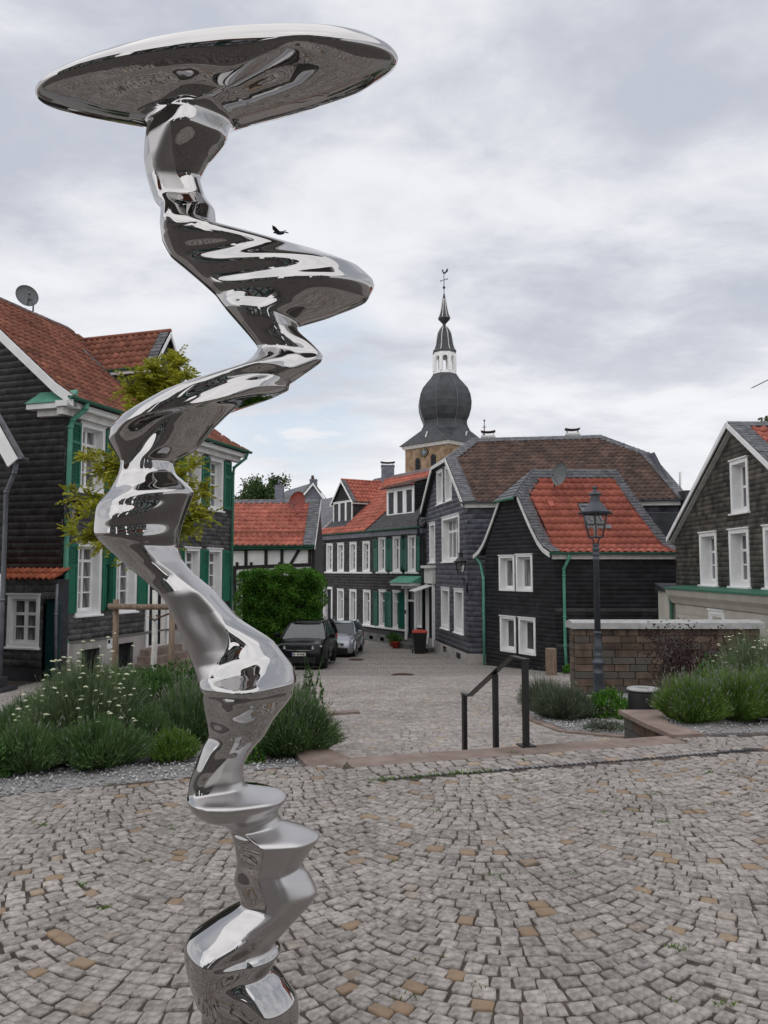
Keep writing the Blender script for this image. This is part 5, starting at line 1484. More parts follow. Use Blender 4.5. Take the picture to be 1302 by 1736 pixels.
m1 = MB(); m1.poly([ft.pt(0, -2.8, 0), ft.pt(0, ZT, 0), ft.pt(0, ZT + RT - .1, -4), ft.pt(0, ZT, -8), ft.pt(0, -2.8, -8)]); m1.quad(ft.pt(LT, ZT - 6.5, -8), ft.pt(LT, ZT, -8), ft.pt(0, ZT, -8), ft.pt(0, ZT - 6.5, -8)); part('wall', m1, M['slate_dark'], h1)
m1 = MB(); m1.poly([ft.pt(LT, -2.8, -8), ft.pt(LT, ZT, -8), ft.pt(LT, ZT + RT - .1, -4), ft.pt(LT, ZT, 0), ft.pt(LT, -2.8, 0)]); part('wall', m1, M['slate_dark'], h2)
board([slT.at(-.3, 0, .05), slT.at(-.3, slT.len, .05)], (0, 0, -1), v3(-ft.u), .2, .04, 'offwhite', h1)
gutter(ft.pt(-.3, ZT + .06, .38), ft.pt(US - .02, ZT + .06, .38), .07, 'copper_dark', h1); gutter(ft.pt(US + .02, ZT + .06, .38), ft.pt(LT, ZT + .06, .38), .07, 'copper_dark', h2)
ubox(ft, -.25, US - .02, ZT - .28, ZT - .02, .0, .26, 'slate_blue', h1, 'cornice'); ubox(ft, US + .02, LT, ZT - .28, ZT - .02, .0, .26, 'slate_blue', h2, 'cornice')
pipe([ft.pt(-.1, ZT, .38), ft.pt(-.08, ZT - .3, .3), ft.pt(.02, ZT - .7, .1), ft.pt(.02, 1, .08), ft.pt(.02, -2.4, .08)], .06, 'copper_dark', h1)
pipe([ft.pt(LT - .2, ZT + .9, .15), ft.pt(LT - .22, ZT + .4, .35), ft.pt(LT - .2, ZT - .2, .36), ft.pt(LT - .1, ZT - .6, .12), ft.pt(LT - .1, 1.3, .1), ft.pt(LT - .1, -2.4, .1)], .06, 'door_dark', h2)
gable_dormer(ft, -.1, 2.62, -.75, 4.45, 5.98, 7.32, 2.6, h1, 'slate_dark', 'tile_red', .27, .33, cols=3, win=(1.26, 4.58, .86, 1.36, 2, (.6,)))
# wide shed dormer of the second house
wf = -.7; zb, zt_ = 4.55, 6.25
m1 = MB(); m1.poly([ft.pt(6.75, zb - .5, wf), ft.pt(6.75, zt_, wf), ft.pt(6.75, zt_ + .55, wf - 2.4), ft.pt(6.75, zb - .5, wf - 2.4)][::-1]); m1.poly([ft.pt(9.6, zb - .5, wf), ft.pt(9.6, zt_, wf), ft.pt(9.6, zt_ + .55, wf - 2.4), ft.pt(9.6, zb - .5, wf - 2.4)])
m1.quad(ft.pt(6.75, zb - .5, wf), ft.pt(9.6, zb - .5, wf), ft.pt(9.6, zt_, wf), ft.pt(6.75, zt_, wf)); dr2 = part('dormer', m1, M['slate_dark'], h2)
for k in range(3): window(ft, 8.17 + (k - 1) * .94, zb + .05, .93, 1.58, h2, [], cas=.17, dep=.09, cols=1, rows=(), w0=wf + .02, sash=.09)
sld = Slope(ft.pt(6.6, zt_ + .02, wf + .3), v3(ft.u), IN, [(0, 0), (2.7, .75)]); deck(sld, const(0), const(3.15), dr2, 'tile_brown', .03); tiles(sld, const(0), const(3.15), .27, .34, M['tile_brown'], dr2)
gutter(ft.pt(6.55, zt_ + .0, wf + .34), ft.pt(9.75, zt_ + .0, wf + .34), .06, 'door_dark', dr2)
clad(Frame(ft.pt(9.6, 0, wf).xy, -ft.n), zb - .6, zt_ + .2, const((0, 2.2)), [], .17, .26, M['slate_dark'], dr2, w0=.004)
tiles(slT, const(9.62), const(LT), .25, .2, M['slate_dark'], h2, v0=2.2, v1=4.2, name='slate_roofing', style='slate', lift=.02)
c = slT.at(1.45, slT.len, 0); stack(h1, c.x - .45, c.x + .4, c.y - .3, c.y + .4, c.z - .6, c.z + .75, 'slate_blue', True)
m1 = MB(); m1.tube([ft.pt(9.75, 1.45, .15), ft.pt(9.75, 1.6, .28), ft.pt(9.9, 1.85, .3)], .03, 6); part('flower_hook', m1, M['black_metal'], h2)

# ================================================================== BLUE-GREY SLATE HOUSE
CS = Vector((3.43, 31.5)); gS = Vector((-.156, .988)).normalized(); eS = Vector((.988, -.156)).normalized()
LG, LE = 8.2, 8.3
fg = Frame(CS + gS * LG, -gS); fe = Frame(CS, eS)
hS = thing('slate_house', 'blue-grey slate house with brown tiled half-hipped roof beside the terrace', 'house', (CS.x, CS.y, -2.1))
ZS, RS_ = 4.35, 3.2
oS = []
window(fg, 1.6, 1.98, 1.25, 1.95, hS, oS, cas=.12, dep=.3, cols=2, rows=(.72,))
window(fg, 5.3, 1.98, 3.2, 2.05, hS, oS, cas=.14, dep=.30, cols=4, rows=(.72,), bar=.06)
window(fg, 4.25, -1.05, 1.55, 1.85, hS, oS, cas=.13, dep=.34, cols=2, rows=(.72,)); window(fg, 6.72, -1.05, 1.55, 1.85, hS, oS, cas=.13, dep=.34, cols=2, rows=(.72,))
window(fg, 3.3, 4.72, 1.25, 1.6, hS, oS, cas=.11, dep=.22, cols=2, rows=()); window(fg, 5.0, 4.72, 1.25, 1.6, hS, oS, cas=.11, dep=.22, cols=2, rows=())
oS.append((.5, 2.0, -2.2, 1.0))
ZH = 6.55                                   # eave of the half hip
k_ = (LG / 2) / RS_
sext = lambda z: (0, LG) if z < ZS + .16 else ((z - ZS - .16) * 1.34, LG - (z - ZS - .16) * 1.34)
wall_core(fg, -1.75, ZH + .1, sext, oS, M['slate_blue'], hS, step=.5)
clad(fg, -1.75, ZH + .1, sext, oS, .21, .34, M['slate_blue'], hS, lift=.010, skew=.010)
wall_core(fe, -1.75, ZS, const((0, LE)), [], M['slate_blue'], hS, step=5); clad(fe, -1.75, ZS - .1, const((0, LE)), [], .21, .34, M['slate_blue'], hS, lift=.010, skew=.010)
phS = [(4.0, 4.6, -2.1, -1.86), (6.4, 7.1, -2.12, -1.88)]
wall_core(fg, -2.7, -1.75, const((0, LG + .05)), phS, M['plaster'], hS, name='plinth', back=-.06, step=5); wall_core(fe, -2.7, -1.75, const((-.05, LE)), [], M['plaster'], hS, name='plinth', back=-.06, step=5)
for (a, b, c, d) in phS:
    q = MB(); q.quad(fg.pt(a, c, -.1), fg.pt(b, c, -.1), fg.pt(b, d, -.1), fg.pt(a, d, -.1)); part('cellar_opening', q, M['ink'], hS)
# right-hand and back walls
m1 = MB(); a = CS + eS * LE; b = a + gS * LG; m1.quad((a.x, a.y, -2.5), (b.x, b.y, -2.5), (b.x, b.y, ZS), (a.x, a.y, ZS)); ml = (a + b) / 2; pq_ = lambda t, z: (a.x + (b.x - a.x) * t, a.y + (b.y - a.y) * t, z)
m1.poly([pq_(0, ZS), pq_(1, ZS), pq_(.78, ZH), pq_(.22, ZH)]); part('wall', m1, M['slate_blue'], hS)
# door with small white canopy
m1 = MB()
for (x0_, x1_) in ((.42, .62), (1.9, 2.08)): m1.obox(fg.pt(x0_, -2.1, -.02), v3(fg.u) * (x1_ - x0_), v3(fg.n) * .14, (0, 0, 3.1))
m1.obox(fg.pt(.62, .25, -.3), v3(fg.u) * 1.3, v3(fg.n) * .12, (0, 0, .14)); m1.obox(fg.pt(.62, -2.1, -.32), v3(fg.u) * .55, v3(fg.n) * .1, (0, 0, 3.1)); part('door_surround', m1, M['white'], hS)
m1 = MB(); m1.obox(fg.pt(.30, .95, -.02), v3(fg.u) * 1.95, v3(fg.n) * .18, (0, 0, .75)); m1.obox(fg.pt(.2, 1.70, -.02), v3(fg.u) * 2.15, v3(fg.n) * .34, (0, 0, .14)); part('door_cornice', m1, M['offwhite'], hS)
m1 = MB(); m1.obox(fg.pt(1.17, -2.1, -.34), v3(fg.u) * .75, v3(fg.n) * .05, (0, 0, 2.35)); part('door', m1, M['door_dark'], hS)
m1 = MB(); m1.obox(fg.pt(1.17, .39, -.32), v3(fg.u) * .75, v3(fg.n) * .03, (0, 0, .6)); part('fanlight', m1, M['pane'], hS)
m1 = MB(); a, b, c, d = fg.pt(.2, .85, .05), fg.pt(1.9, .85, .05), fg.pt(1.9, .55, .95), fg.pt(.2, .55, .95); m1.add([a, b, c, d, a + Vector((0, 0, .03)), b + Vector((0, 0, .03)), c + Vector((0, 0, .03)), d + Vector((0, 0, .03))], [(3, 2, 1, 0), (4, 5, 6, 7), (0, 1, 5, 4), (1, 2, 6, 5), (2, 3, 7, 6), (3, 0, 4, 7)]); part('canopy', m1, M['offwhite'], hS)
for k in range(2):
    m1 = MB(); m1.obox(fg.pt(.3, -2.4 - .18 * k, 0), v3(fg.u) * 1.9, v3(fg.n) * (.5 + .4 * k), (0, 0, .26)); part('step', m1, M['plaster_dark'], hS)
# roof: long slopes with half hips
slS = Slope(Vector((CS.x - gS.x * .32, CS.y - gS.y * .32, ZS + .02)), v3(eS), v3(gS), [(0, 0), (LG / 2 + .32, RS_ + .1)])
VH = slS.len * (ZH - ZS) / (RS_ + .1)
def sl_l(v): return -.25 if v < VH else -.25 + 1.55 * (v - VH) / (slS.len - VH)
def sl_r(v): return LE + .25 if v < VH else LE + .25 - 1.5 * (v - VH) / (slS.len - VH)
deck(slS, sl_l, sl_r, hS)
tiles(slS, lambda v: sl_l(v) + .45, lambda v: sl_r(v) - .35, .25, .29, M['tile_brown'], hS, v1=slS.len - .25)
tiles(slS, sl_l, lambda v: sl_l(v) + .52, .24, .17, M['slate_roof'], hS, name='slate_border', style='slate', lift=.06)
tiles(slS, lambda v: sl_r(v) - .42, sl_r, .24, .17, M['slate_roof'], hS, name='slate_border', style='slate', lift=.06)
tiles(slS, sl_l, sl_r, .24, .17, M['slate_roof'], hS, v0=slS.len - .36, name='slate_border', style='slate', lift=.065)
bq = Slope(Vector((CS.x + eS.x * LE + gS.x * (LG + .32), CS.y + eS.y * LE + gS.y * (LG + .32), ZS + .02)), v3(-eS), v3(-gS), [(0, 0), (LG / 2 + .32, RS_ + .1)])
deck(bq, lambda v: LE - sl_r(v), lambda v: LE - sl_l(v), hS)
for end in (0, 1):
    e_ = slS.at(sl_l(VH) if end == 0 else sl_r(VH), VH, .05); e2 = bq.at(LE - sl_l(VH) if end == 0 else LE - sl_r(VH), VH, .05); tp = slS.at(sl_l(slS.len) if end == 0 else sl_r(slS.len), slS.len, .07)
    m1 = MB(); m1.poly([e_, tp, e2] if end == 0 else [e2, tp, e_]); part('half_hip', m1, M['slate_roof'], hS)
    if end == 0:
        board([e2 - v3(eS) * .0, e_], (0, 0, -1), v3(-eS), .16, .05, 'offwhite', hS)
vp = [slS.at(-.27, v, .0) for v in (0, VH * .3, VH)]
board(vp, (0, 0, -1), v3(-eS), .2, .04, 'offwhite', hS); vp = [bq.at(LE + .27, v, .0) for v in (0, VH * .3, VH)]; board(vp, (0, 0, -1), v3(-eS), .24, .05, 'offwhite', hS)
gutter(fe.pt(-.3, ZS + .03, .4), fe.pt(LE + .3, ZS + .03, .4), .07, 'zinc', hS); ubox(fe, -.1, LE, ZS - .2, ZS - .02, .0, .28, 'offwhite', hS, 'cornice')
for (t_, nm) in ((2.2, 0), (6.05, 1)):
    c = slS.at(t_, slS.len, 0) + v3(gS) * .5; stack(hS, c.x - .3, c.x + .3, c.y - .25, c.y + .25, c.z - .7, c.z + .22, 'offwhite', True, fe.rz)
for (uu, vv) in ((2.0, 3.7), (6.9, 3.7), (3.2, 2.4)):
    q = MB(); q.obox(slS.at(uu, vv, .05), v3(fe.u) * .2, slS.at(uu, vv + .12, .1) - slS.at(uu, vv, .05), (0, 0, .05)); part('vent_tile', q, M['tile_brown'], hS)
wall_lantern(P(781, 962, 31.0), fg.pt(8.15, .9, .03), 'lantern on an iron bracket at the corner of the blue-grey house', 1.0)
# pipe seen to the right behind the roof
mp_ = thing('antenna_pole', 'thin upright pole on the roof to the right of the brown roof', 'antenna', tuple(P(1153, 850, 33)))
q = MB(); q.tube([P(1153, 856, 33), P(1153, 800, 33)], .05, 6); part('pole', q, M['offwhite'], mp_)

# ================================================================== DARK HOUSE WITH RED ROOF
hO = thing('small_house', 'small black-clad house with bright red tiled roof in front of the blue-grey house', 'house', (5.98, 27.0, -2.0))
fo = Frame((4.0, 30.5), (1.98, -3.5)); LO = math.hypot(1.98, 3.5); fl_ = Frame((5.98, 27.0), (1, 0)); LL = 4.35
ZO, RO = 2.22, 3.12
oo = []
window(fo, 1.37, .83, .93, 1.33, hO, oo, cas=.085, dep=.26, cols=1, rows=(), sill=False, sash=.09, pane='pane'); window(fo, 2.39, .83, .93, 1.36, hO, oo, cas=.085, dep=.26, cols=1, rows=(), sill=False, sash=.09)
window(fo, 1.40, -1.46, .93, 1.33, hO, oo, cas=.085, dep=.26, cols=1, rows=(), sill=False, sash=.09, pane='pane_dark'); window(fo, 2.50, -1.46, .93, 1.33, hO, oo, cas=.085, dep=.26, cols=1, rows=(), sill=False, sash=.09, pane='pane_dark')
pro = [(-.0, .0), (.45, .30), (1.05, 1.15), (2.35, RO)]         # flared slope profile
half = LO / 2
def oext(z):
    if z < ZO: return (0, LO)
    h = z - ZO
    d = np.interp(h, [.0, .3, 1.15, RO], [0, .18, .62, half])
    return (d, LO - d)
ZOH = 4.35
wall_core(fo, -2.4, ZOH, oext, oo, M['slate_dark'], hO, step=.25); clad(fo, -2.1, ZOH, oext, oo, .15, .5, M['slate_dark'], hO, lift=.005)
wall_core(fl_, -2.4, ZO, const((0, LL)), [], M['slate_dark'], hO, step=5); clad(fl_, -2.1, ZO - .02, const((0, LL)), [], .15, .5, M['slate_dark'], hO, lift=.005)
for z in (.18, -1.05):
    ubox(fl_, .0, LL, z, z + .12, .0, .022, 'slate', hO, 'slate_band')
m1 = MB(); m1.quad((10.33, 27, -2.4), (8.35, 30.5, -2.4), (8.35, 30.5, ZO), (10.33, 27, ZO)); m1.poly([(10.33, 27, ZO), (8.35, 30.5, ZO), (9.34, 28.75, ZOH)]); part('wall', m1, M['slate_dark'], hO)
sl = Vector((-1.98, 3.5, 0)).normalized()      # skewed plan: slopes run along the gable
prof = [(0, 0), (.5, .26), (1.05, 1.05), (half + .32, RO + .02)]
sO = Slope(fl_.pt(0, ZO + .0, .30) - sl * .0 , (1, 0, 0), tuple(sl), prof)
v_h = float(np.interp(ZOH - ZO, [p[1] for p in prof], sO.L))
def ol(v): return -.22 if v < v_h else -.22 + 1.0 * (v - v_h) / (sO.len - v_h)
def orr(v): return LL + .12 if v < v_h else LL + .12 - .18 * (v - v_h) / (sO.len - v_h)
# the photograph shows the right border running in towards the ridge
def orr(v): return LL + .15 - .62 * max(0, v) / sO.len * 1.0 + .66 * 0
deck(sO, ol, orr, hO)
SKY = (1.80, 2.42, 1.45, 2.35)
tiles(sO, lambda v: ol(v) + .36, lambda v: orr(v) - .30, .262, .30, M['tile_red'], hO, v1=sO.len - .3, objs=True, holes=[SKY], lift=.04)
tiles(sO, ol, lambda v: ol(v) + .42, .2, .13, M['slate_roof'], hO, name='slate_border', style='slate', lift=.065)
tiles(sO, lambda v: orr(v) - .36, orr, .2, .13, M['slate_roof'], hO, name='slate_border', style='slate', lift=.065)
tiles(sO, ol, orr, .2, .14, M['slate_roof'], hO, v0=sO.len - .40, name='slate_border', style='slate', lift=.075)
bO = Slope(fl_.pt(LL, ZO, -.30) + Vector((-1.98, 3.5, 0)) + Vector((0, .6, 0)) * 0 + sl * .32, (-1, 0, 0), tuple(-sl), prof)
bol = lambda v: -.15 + .6 * v / bO.len; bor = lambda v: (LL + .22) if v < v_h else LL + .22 - 1.0 * (v - v_h) / (bO.len - v_h)
deck(bO, bol, bor, hO); tiles(bO, bol, bor, .3, .3, M['slate_roof'], hO, name='slate_roofing', style='slate')
# half hip on the gable side, with copper edge
a, b, t_ = sO.at(ol(v_h), v_h, .05), bO.at(bor(v_h), v_h, .05), sO.at(ol(sO.len), sO.len, .08)
out = v3(fo.n); a2, b2 = a + out * .25 - Vector((0, 0, .12)), b + out * .25 - Vector((0, 0, .12))
m1 = MB(); m1.add([a2, t_, b2, a, b], [(0, 1, 2), (0, 3, 1), (2, 1, 4)]); m1.v[1] = tuple(t_); part('half_hip', m1, M['slate_roof'], hO)
fh = (t_ - (a2 + b2) / 2); m1 = MB(); 
for k in range(9):
    f0, f1 = k / 9, (k + 1) / 9
    p0, p1, p2, p3 = b2.lerp(t_, f0), a2.lerp(t_, f0), a2.lerp(t_, f1), b2.lerp(t_, f1); nn = (p1 - p0).cross(fh).normalized()
    if nn.z < 0: nn = -nn
    m1.quad(p0 + nn * .035, p1 + nn * .035, p2 + nn * .01, p3 + nn * .01); m1.quad(p0, p1, p1 + nn * .035, p0 + nn * .035)
part('half_hip_slates', m1, M['slate_roof'], hO, kind='stuff')
m1 = MB(); m1.tube([a2 + Vector((0, 0, -.02)), b2 + Vector((0, 0, -.02))], .055, 8); part('half_hip_edge', m1, M['copper_dark'], hO)
for S_, uf in ((sO, ol), (bO, bor)):
    vp = [S_.at(uf(v), v, .0) for v in np.linspace(0, v_h, 8)]
    board(vp, (0, 0, -1), out, .16, .05, 'offwhite', hO)
    vp = [S_.at(uf(v), v, -.02) - Vector((0, 0, .16)) - out * .0 for v in np.linspace(0, v_h, 8)]
ubox(fl_, -.1, LL - .02, ZO - .22, ZO - .02, .0, .22, 'offwhite', hO, 'cornice')
gutter(sO.at(-.25, 0, .02) + Vector((0, -.07, 0)), sO.at(LL + .2, 0, .02) + Vector((0, -.07, 0)), .07, 'copper_dark', hO)
pipe([fl_.pt(.42, ZO - .02, .34), fl_.pt(.42, ZO - .2, .32), fl_.pt(.30, ZO - .55, .08), fl_.pt(.30, ZO - .8, .07), fl_.pt(.30, .0, .07), fl_.pt(.30, -1.0, .07), fl_.pt(.33, -1.95, .08)], .055, 'copper', hO)
e_ = bO.at(bor(0), 0, 0); pb = fo.pt(-.02, 0, .07)
pipe([e_ + Vector((.05, -.05, -.05)), e_ + Vector((.25, -.1, -.35)), Vector((pb.x, pb.y, 1.25)), Vector((pb.x, pb.y, 0)), Vector((pb.x, pb.y, -2.1))], .055, 'copper', hO)
# roof window
w0_, w1_, v0_, v1_ = SKY
def skb(u0, u1, va, vb, h0, h1): 
    m = MB(); o_ = sO.at(u0, va, h0); m.obox(o_, sO.at(u1, va, h0) - o_, sO.at(u0, vb, h0) - o_, sO.at(u0, va, h1) - o_); return m
m1 = skb(w0_, w0_ + .07, v0_, v1_, 0, .13)
for r_ in ((w1_ - .07, w1_, v0_, v1_), (w0_ + .07, w1_ - .07, v0_, v0_ + .08), (w0_ + .07, w1_ - .07, v1_ - .09, v1_)):
    x_ = skb(*r_, 0, .13); m1.add(x_.v, x_.f)
sk = part('roof_window', m1, M['zinc'], hO); part('pane', skb(w0_ + .07, w1_ - .07, v0_ + .08, v1_ - .09, .06, .09), M['pane'], sk)
part('flashing', skb(w0_ - .1, w1_ + .22, v0_ - .16, v0_, .05, .07), M['zinc'], sk)
for (uu, vv) in ((.75, 2.25),):
    part('vent_tile', skb(uu, uu + .2, vv, vv + .25, .04, .10), M['tile_red'], hO)
dish(P(948, 803, 27.6), (-.85, -.45, .15), .40, 'dish', ('grey satellite dish on the red tiled roof of the small house',), mast=P(940, 828, 27.9))

# ================================================================== RIGHT-HAND GABLED HOUSE
hR = thing('gabled_house', 'brownish slate house with white gable verges and cream ground floor at the right edge', 'house', (9.3, 20.5, -1.3))
fr_ = Frame((9.3, 25.0), (0, -1)); oR = []
for u, wd in ((2.95, 1.15), (4.87, 1.12), (6.75, 1.12)):
    window(fr_, u, 1.20, wd, 1.50, hR, oR, cas=.11, dep=.28, cols=2, rows=(.34, .67))
window(fr_, 5.02, 3.12, 1.0, 1.40, hR, oR, cas=.11, dep=.25, cols=2, rows=(.5,))
ZR, AP = 2.65, 5.42; ua_, ur_ = .45, 9.2; um_ = 4.82
rext = lambda z: (ua_, ur_) if z < ZR else (ua_ + (um_ - ua_) * (z - ZR) / (AP - ZR), ur_ - (ur_ - um_) * (z - ZR) / (AP - ZR))
wall_core(fr_, 1.05, AP - .05, rext, oR, M['slate_brown'], hR, step=.3); clad(fr_, 1.05, AP - .1, rext, oR, .135, .17, M['slate_brown'], hR, lift=.014)
# cream ground floor, projecting, with cornice and green copper edge
ubox(fr_, ua_ + .9, 10, -2.2, .72, .0, .38, 'cream', hR, 'ground_floor')
for k in range(9): ubox(fr_, ua_ + .9, 10, -1.9 + k * .28, -1.9 + k * .28 + .255, .38, .395, 'cream', hR, 'board')
m1 = MB(); prs = [(.38, .62), (.44, .62), (.50, .74), (.60, .86), (.64, 1.0), (.64, 1.04), (.0, 1.04), (.0, .62)]
m1.prism([fr_.pt(ua_ + .75, z, w_) for w_, z in prs], v3(fr_.u) * 9); part('cornice', m1, M['cream'], hR)
m1 = MB(); m1.prism([fr_.pt(ua_ + .7, z, w_) for w_, z in ((.68, 1.04), (.68, 1.09), (.0, 1.16), (.0, 1.04))], v3(fr_.u) * 9.1); part('copper_edge', m1, M['copper_dark'], hR)
window(fr_, 4.3, -.55, .95, 1.10, hR, [], cas=.11, dep=.02, cols=1, rows=(), w0=.40, sill=False)
# roof
dirU = Vector((1, 0, 0))
for s in (0, 1):
    if s == 0: S_ = Slope((9.10, 25.0 - ua_ + .15, ZR - .02), (-1, 0, 0), (0, -1, 0), [(0, 0), (um_ - ua_ + .15, AP - ZR + .11)]); ul_, ur2 = const(-8), const(0)
    else: S_ = Slope((9.10, 25.0 - ur_ - .42, ZR - .26), (1, 0, 0), (0, 1, 0), [(0, 0), (ur_ - um_ + .42, AP - ZR + .35)]); ul_, ur2 = const(0), const(8)
    deck(S_, ul_, ur2, hR)
    if s == 1:
        tiles(S_, const(.42), const(6), .27, .34, M['tile_red'], hR, v1=S_.len - .25, lift=.04); tiles(S_, const(-.02), const(.46), .24, .15, M['slate_roof'], hR, name='slate_border', style='slate', lift=.065)
        tiles(S_, const(-.02), const(6), .24, .15, M['slate_roof'], hR, v0=S_.len - .3, name='slate_border', style='slate', lift=.07)
    else: tiles(S_, const(-6), const(.02), .27, .30, M['slate_roof'], hR, name='slate_roofing', style='slate', lift=.03)
    e = S_.at(0, 0, .03); t_ = S_.at(0, S_.len, .03)
    board([e, t_], (0, 0, -1), (-1, 0, 0), .15, .04, 'white', hR); board([e + Vector((.06, 0, -.13)), t_ + Vector((.06, 0, -.13))], (0, 0, -1), (1, 0, 0), .05, .28, 'offwhite', hR, 'soffit')
m1 = MB(); m1.quad((9.3, 25 - ua_, -2), (15, 25 - ua_, -2), (15, 25 - ua_, ZR), (9.3, 25 - ua_, ZR)); part('wall', m1, M['slate_brown'], hR)
# lean-to between the small house and the right-hand house
hQ = thing('lean_to', 'cream lean-to with green gutter between the small house and the right-hand house', 'building', (9.6, 24.2, -1.6))
a = P(1133, 1003, 24.0); b = P(1180, 1003, 24.0)
m1 = MB(); m1.box(a.x, b.x + .4, 24.0, 24.9, -2.2, a.z); part('wall', m1, M['cream'], hQ)
m1 = MB(); m1.add([(a.x - .08, 23.85, a.z + .02), (b.x + .5, 23.85, a.z + .02), (b.x + .5, 24.95, a.z + .25), (a.x - .08, 24.95, a.z + .25), (a.x - .08, 24.95, a.z), (b.x + .5, 24.95, a.z)], [(0, 1, 2, 3), (0, 3, 4), (1, 5, 2)]); part('roof', m1, M['slate_dark'], hQ)
gutter((a.x - .1, 23.8, a.z + .04), (b.x + .4, 23.8, a.z + .04), .06, 'copper_dark', hQ); pipe([(a.x + .05, 23.82, a.z), (a.x + .05, 23.9, a.z - .3), (a.x + .05, 23.9, -2)], .05, 'copper_dark', hQ)
m1 = MB(); m1.obox(P(1163, 875, 29.5), (1.6, 0, 0), (0, 1, 0), (0, 0, 1)); m1.box(9.0, 11.5, 28.8, 30.2, -2, P(1170, 870, 29).z); part('wall', m1, M['slate_dark'], hQ)
# ================================================================== CHURCH
YC_ = 95.0; XC_ = P(754, 700, YC_).x; KP = YC_ / FPX
zc = lambda c: P(754, 440 + c / 4.57, YC_).z          # c: rows of the enlarged tower view
rc = lambda c: c / 4.57 * KP * .995
ch = thing('church_tower', 'church tower with bulbous dark onion dome, white open lantern and weathercock', 'church', (XC_, YC_, -3))
def sq(r, z): return [Vector((XC_ + r * math.cos(math.pi / 2 * k), YC_ + r * math.sin(math.pi / 2 * k), z)) for k in range(4)]
zev = zc(1455); m1 = MB(); a, b = sq(rc(312), -3), sq(rc(312), zev)
for k in range(4): j = (k + 1) % 4; m1.quad(a[k], a[j], b[j], b[k])
part('tower_wall', m1, M['church_stone'], ch)
m1 = MB(); r0, r1 = sq(rc(330), zev - .35), sq(rc(345), zev + .05)
for k in range(4): j = (k + 1) % 4; m1.quad(r0[k], r0[j], r1[j], r1[k]); m1.quad(r1[k], r1[j], b[j], b[k]); m1.quad(r0[j], r0[k], sq(rc(305), zev - .35)[k], sq(rc(305), zev - .35)[j])
part('cornice', m1, M['offwhite'], ch)
m1 = MB(); ev = sq(rc(362), zev + .06); oc = [Vector((XC_ + rc(200) * math.cos(math.pi / 4 * k + math.pi / 8), YC_ + rc(200) * math.sin(math.pi / 4 * k + math.pi / 8), zc(1335))) for k in range(8)]
vs = ev + oc; fs = []
for k in range(4):
    o1, o2, o3 = 4 + (2 * k - 1) % 8, 4 + (2 * k) % 8, 4 + (2 * k + 1) % 8
    fs += [(k, o2, o1), (k, (k + 1) % 4, o3, o2)]
fs.append((3, 2, 1, 0)); m1.add(vs, fs); skirt = part('tower_roof', m1, M['lead'], ch)
for ang in (225, 315):
    a = rad(ang); q = MB(); c = Vector((XC_ + rc(262) * math.cos(a) * .82, YC_ + rc(262) * math.sin(a) * .82, zc(1385))); q.obox(c + Vector((-.25, -.2, -.3)), (.16, 0, 0), (0, .5, .0), (.25, .2, .75)); part('roof_hatch', q, M['offwhite'], skirt)
prof = [(200, 1335), (186, 1310), (178, 1285), (178, 1262), (196, 1225), (212, 1170), (217, 1120), (208, 1060), (186, 1010), (152, 970), (120, 935), (100, 905), (94, 892)]
m1 = MB(); m1.lathe([(rc(r), zc(c)) for r, c in prof], (XC_, YC_, 0), 8, smooth=False, rot=math.pi / 8); on = part('onion_dome', m1, M['lead'], ch)
q = MB()
for k in range(8):
    t = math.pi / 4 * k + math.pi / 8
    q.tube([(XC_ + rc(r) * 1.004 * math.cos(t), YC_ + rc(r) * 1.004 * math.sin(t), zc(c)) for r, c in prof], .05, 5)
part('seam', q, M['slate_roof'], on)
# white open lantern
q = MB(); q.lathe([(rc(95), zc(894)), (rc(95), zc(880)), (rc(88), zc(878)), (rc(88), zc(872))], (XC_, YC_, 0), 8, smooth=False, rot=math.pi / 8); part('lantern_base', q, M['white'], ch)
for k in range(8):
    t = math.pi / 4 * k + math.pi / 8; q = MB(); q.lathe([(.26, zc(875)), (.26, zc(745))], (XC_ + rc(84) * math.cos(t), YC_ + rc(84) * math.sin(t), 0), 4, smooth=False, rot=t + math.pi / 4); part('pillar', q, M['white'], ch)
for k in range(8):
    q = MB(); t0, t1 = math.pi / 4 * k + math.pi / 8, math.pi / 4 * (k + 1) + math.pi / 8
    A_ = Vector((XC_ + rc(90) * math.cos(t0), YC_ + rc(90) * math.sin(t0), 0)); B_ = Vector((XC_ + rc(90) * math.cos(t1), YC_ + rc(90) * math.sin(t1), 0)); inw = (Vector((XC_, YC_, 0)) - (A_ + B_) / 2).normalized() * .35
    za_, zb_ = zc(722), zc(790)
    n = 8
    for i in range(n):
        f0, f1 = .14 + .72 * i / n, .14 + .72 * (i + 1) / n
        h0, h1 = [zb_ + (zc(757) - zb_) * math.sqrt(max(0, 1 - ((f - .5) / .36) ** 2)) for f in (f0, f1)]
        p, r_ = A_.lerp(B_, f0), A_.lerp(B_, f1)
        q.add([p + Vector((0, 0, h0)), r_ + Vector((0, 0, h1)), r_ + Vector((0, 0, za_)), p + Vector((0, 0, za_)), p + inw + Vector((0, 0, h0)), r_ + inw + Vector((0, 0, h1)), r_ + inw + Vector((0, 0, za_)), p + inw + Vector((0, 0, za_))], [(0, 1, 2, 3), (0, 4, 5, 1), (5, 4, 7, 6)])
    for f0, f1 in ((0, .14), (.86, 1)):
        p, r_ = A_.lerp(B_, f0), A_.lerp(B_, f1); q.quad(p + Vector((0, 0, zc(860))), r_ + Vector((0, 0, zc(860))), r_ + Vector((0, 0, za_)), p + Vector((0, 0, za_)))
    part('arch', q, M['white'], ch)
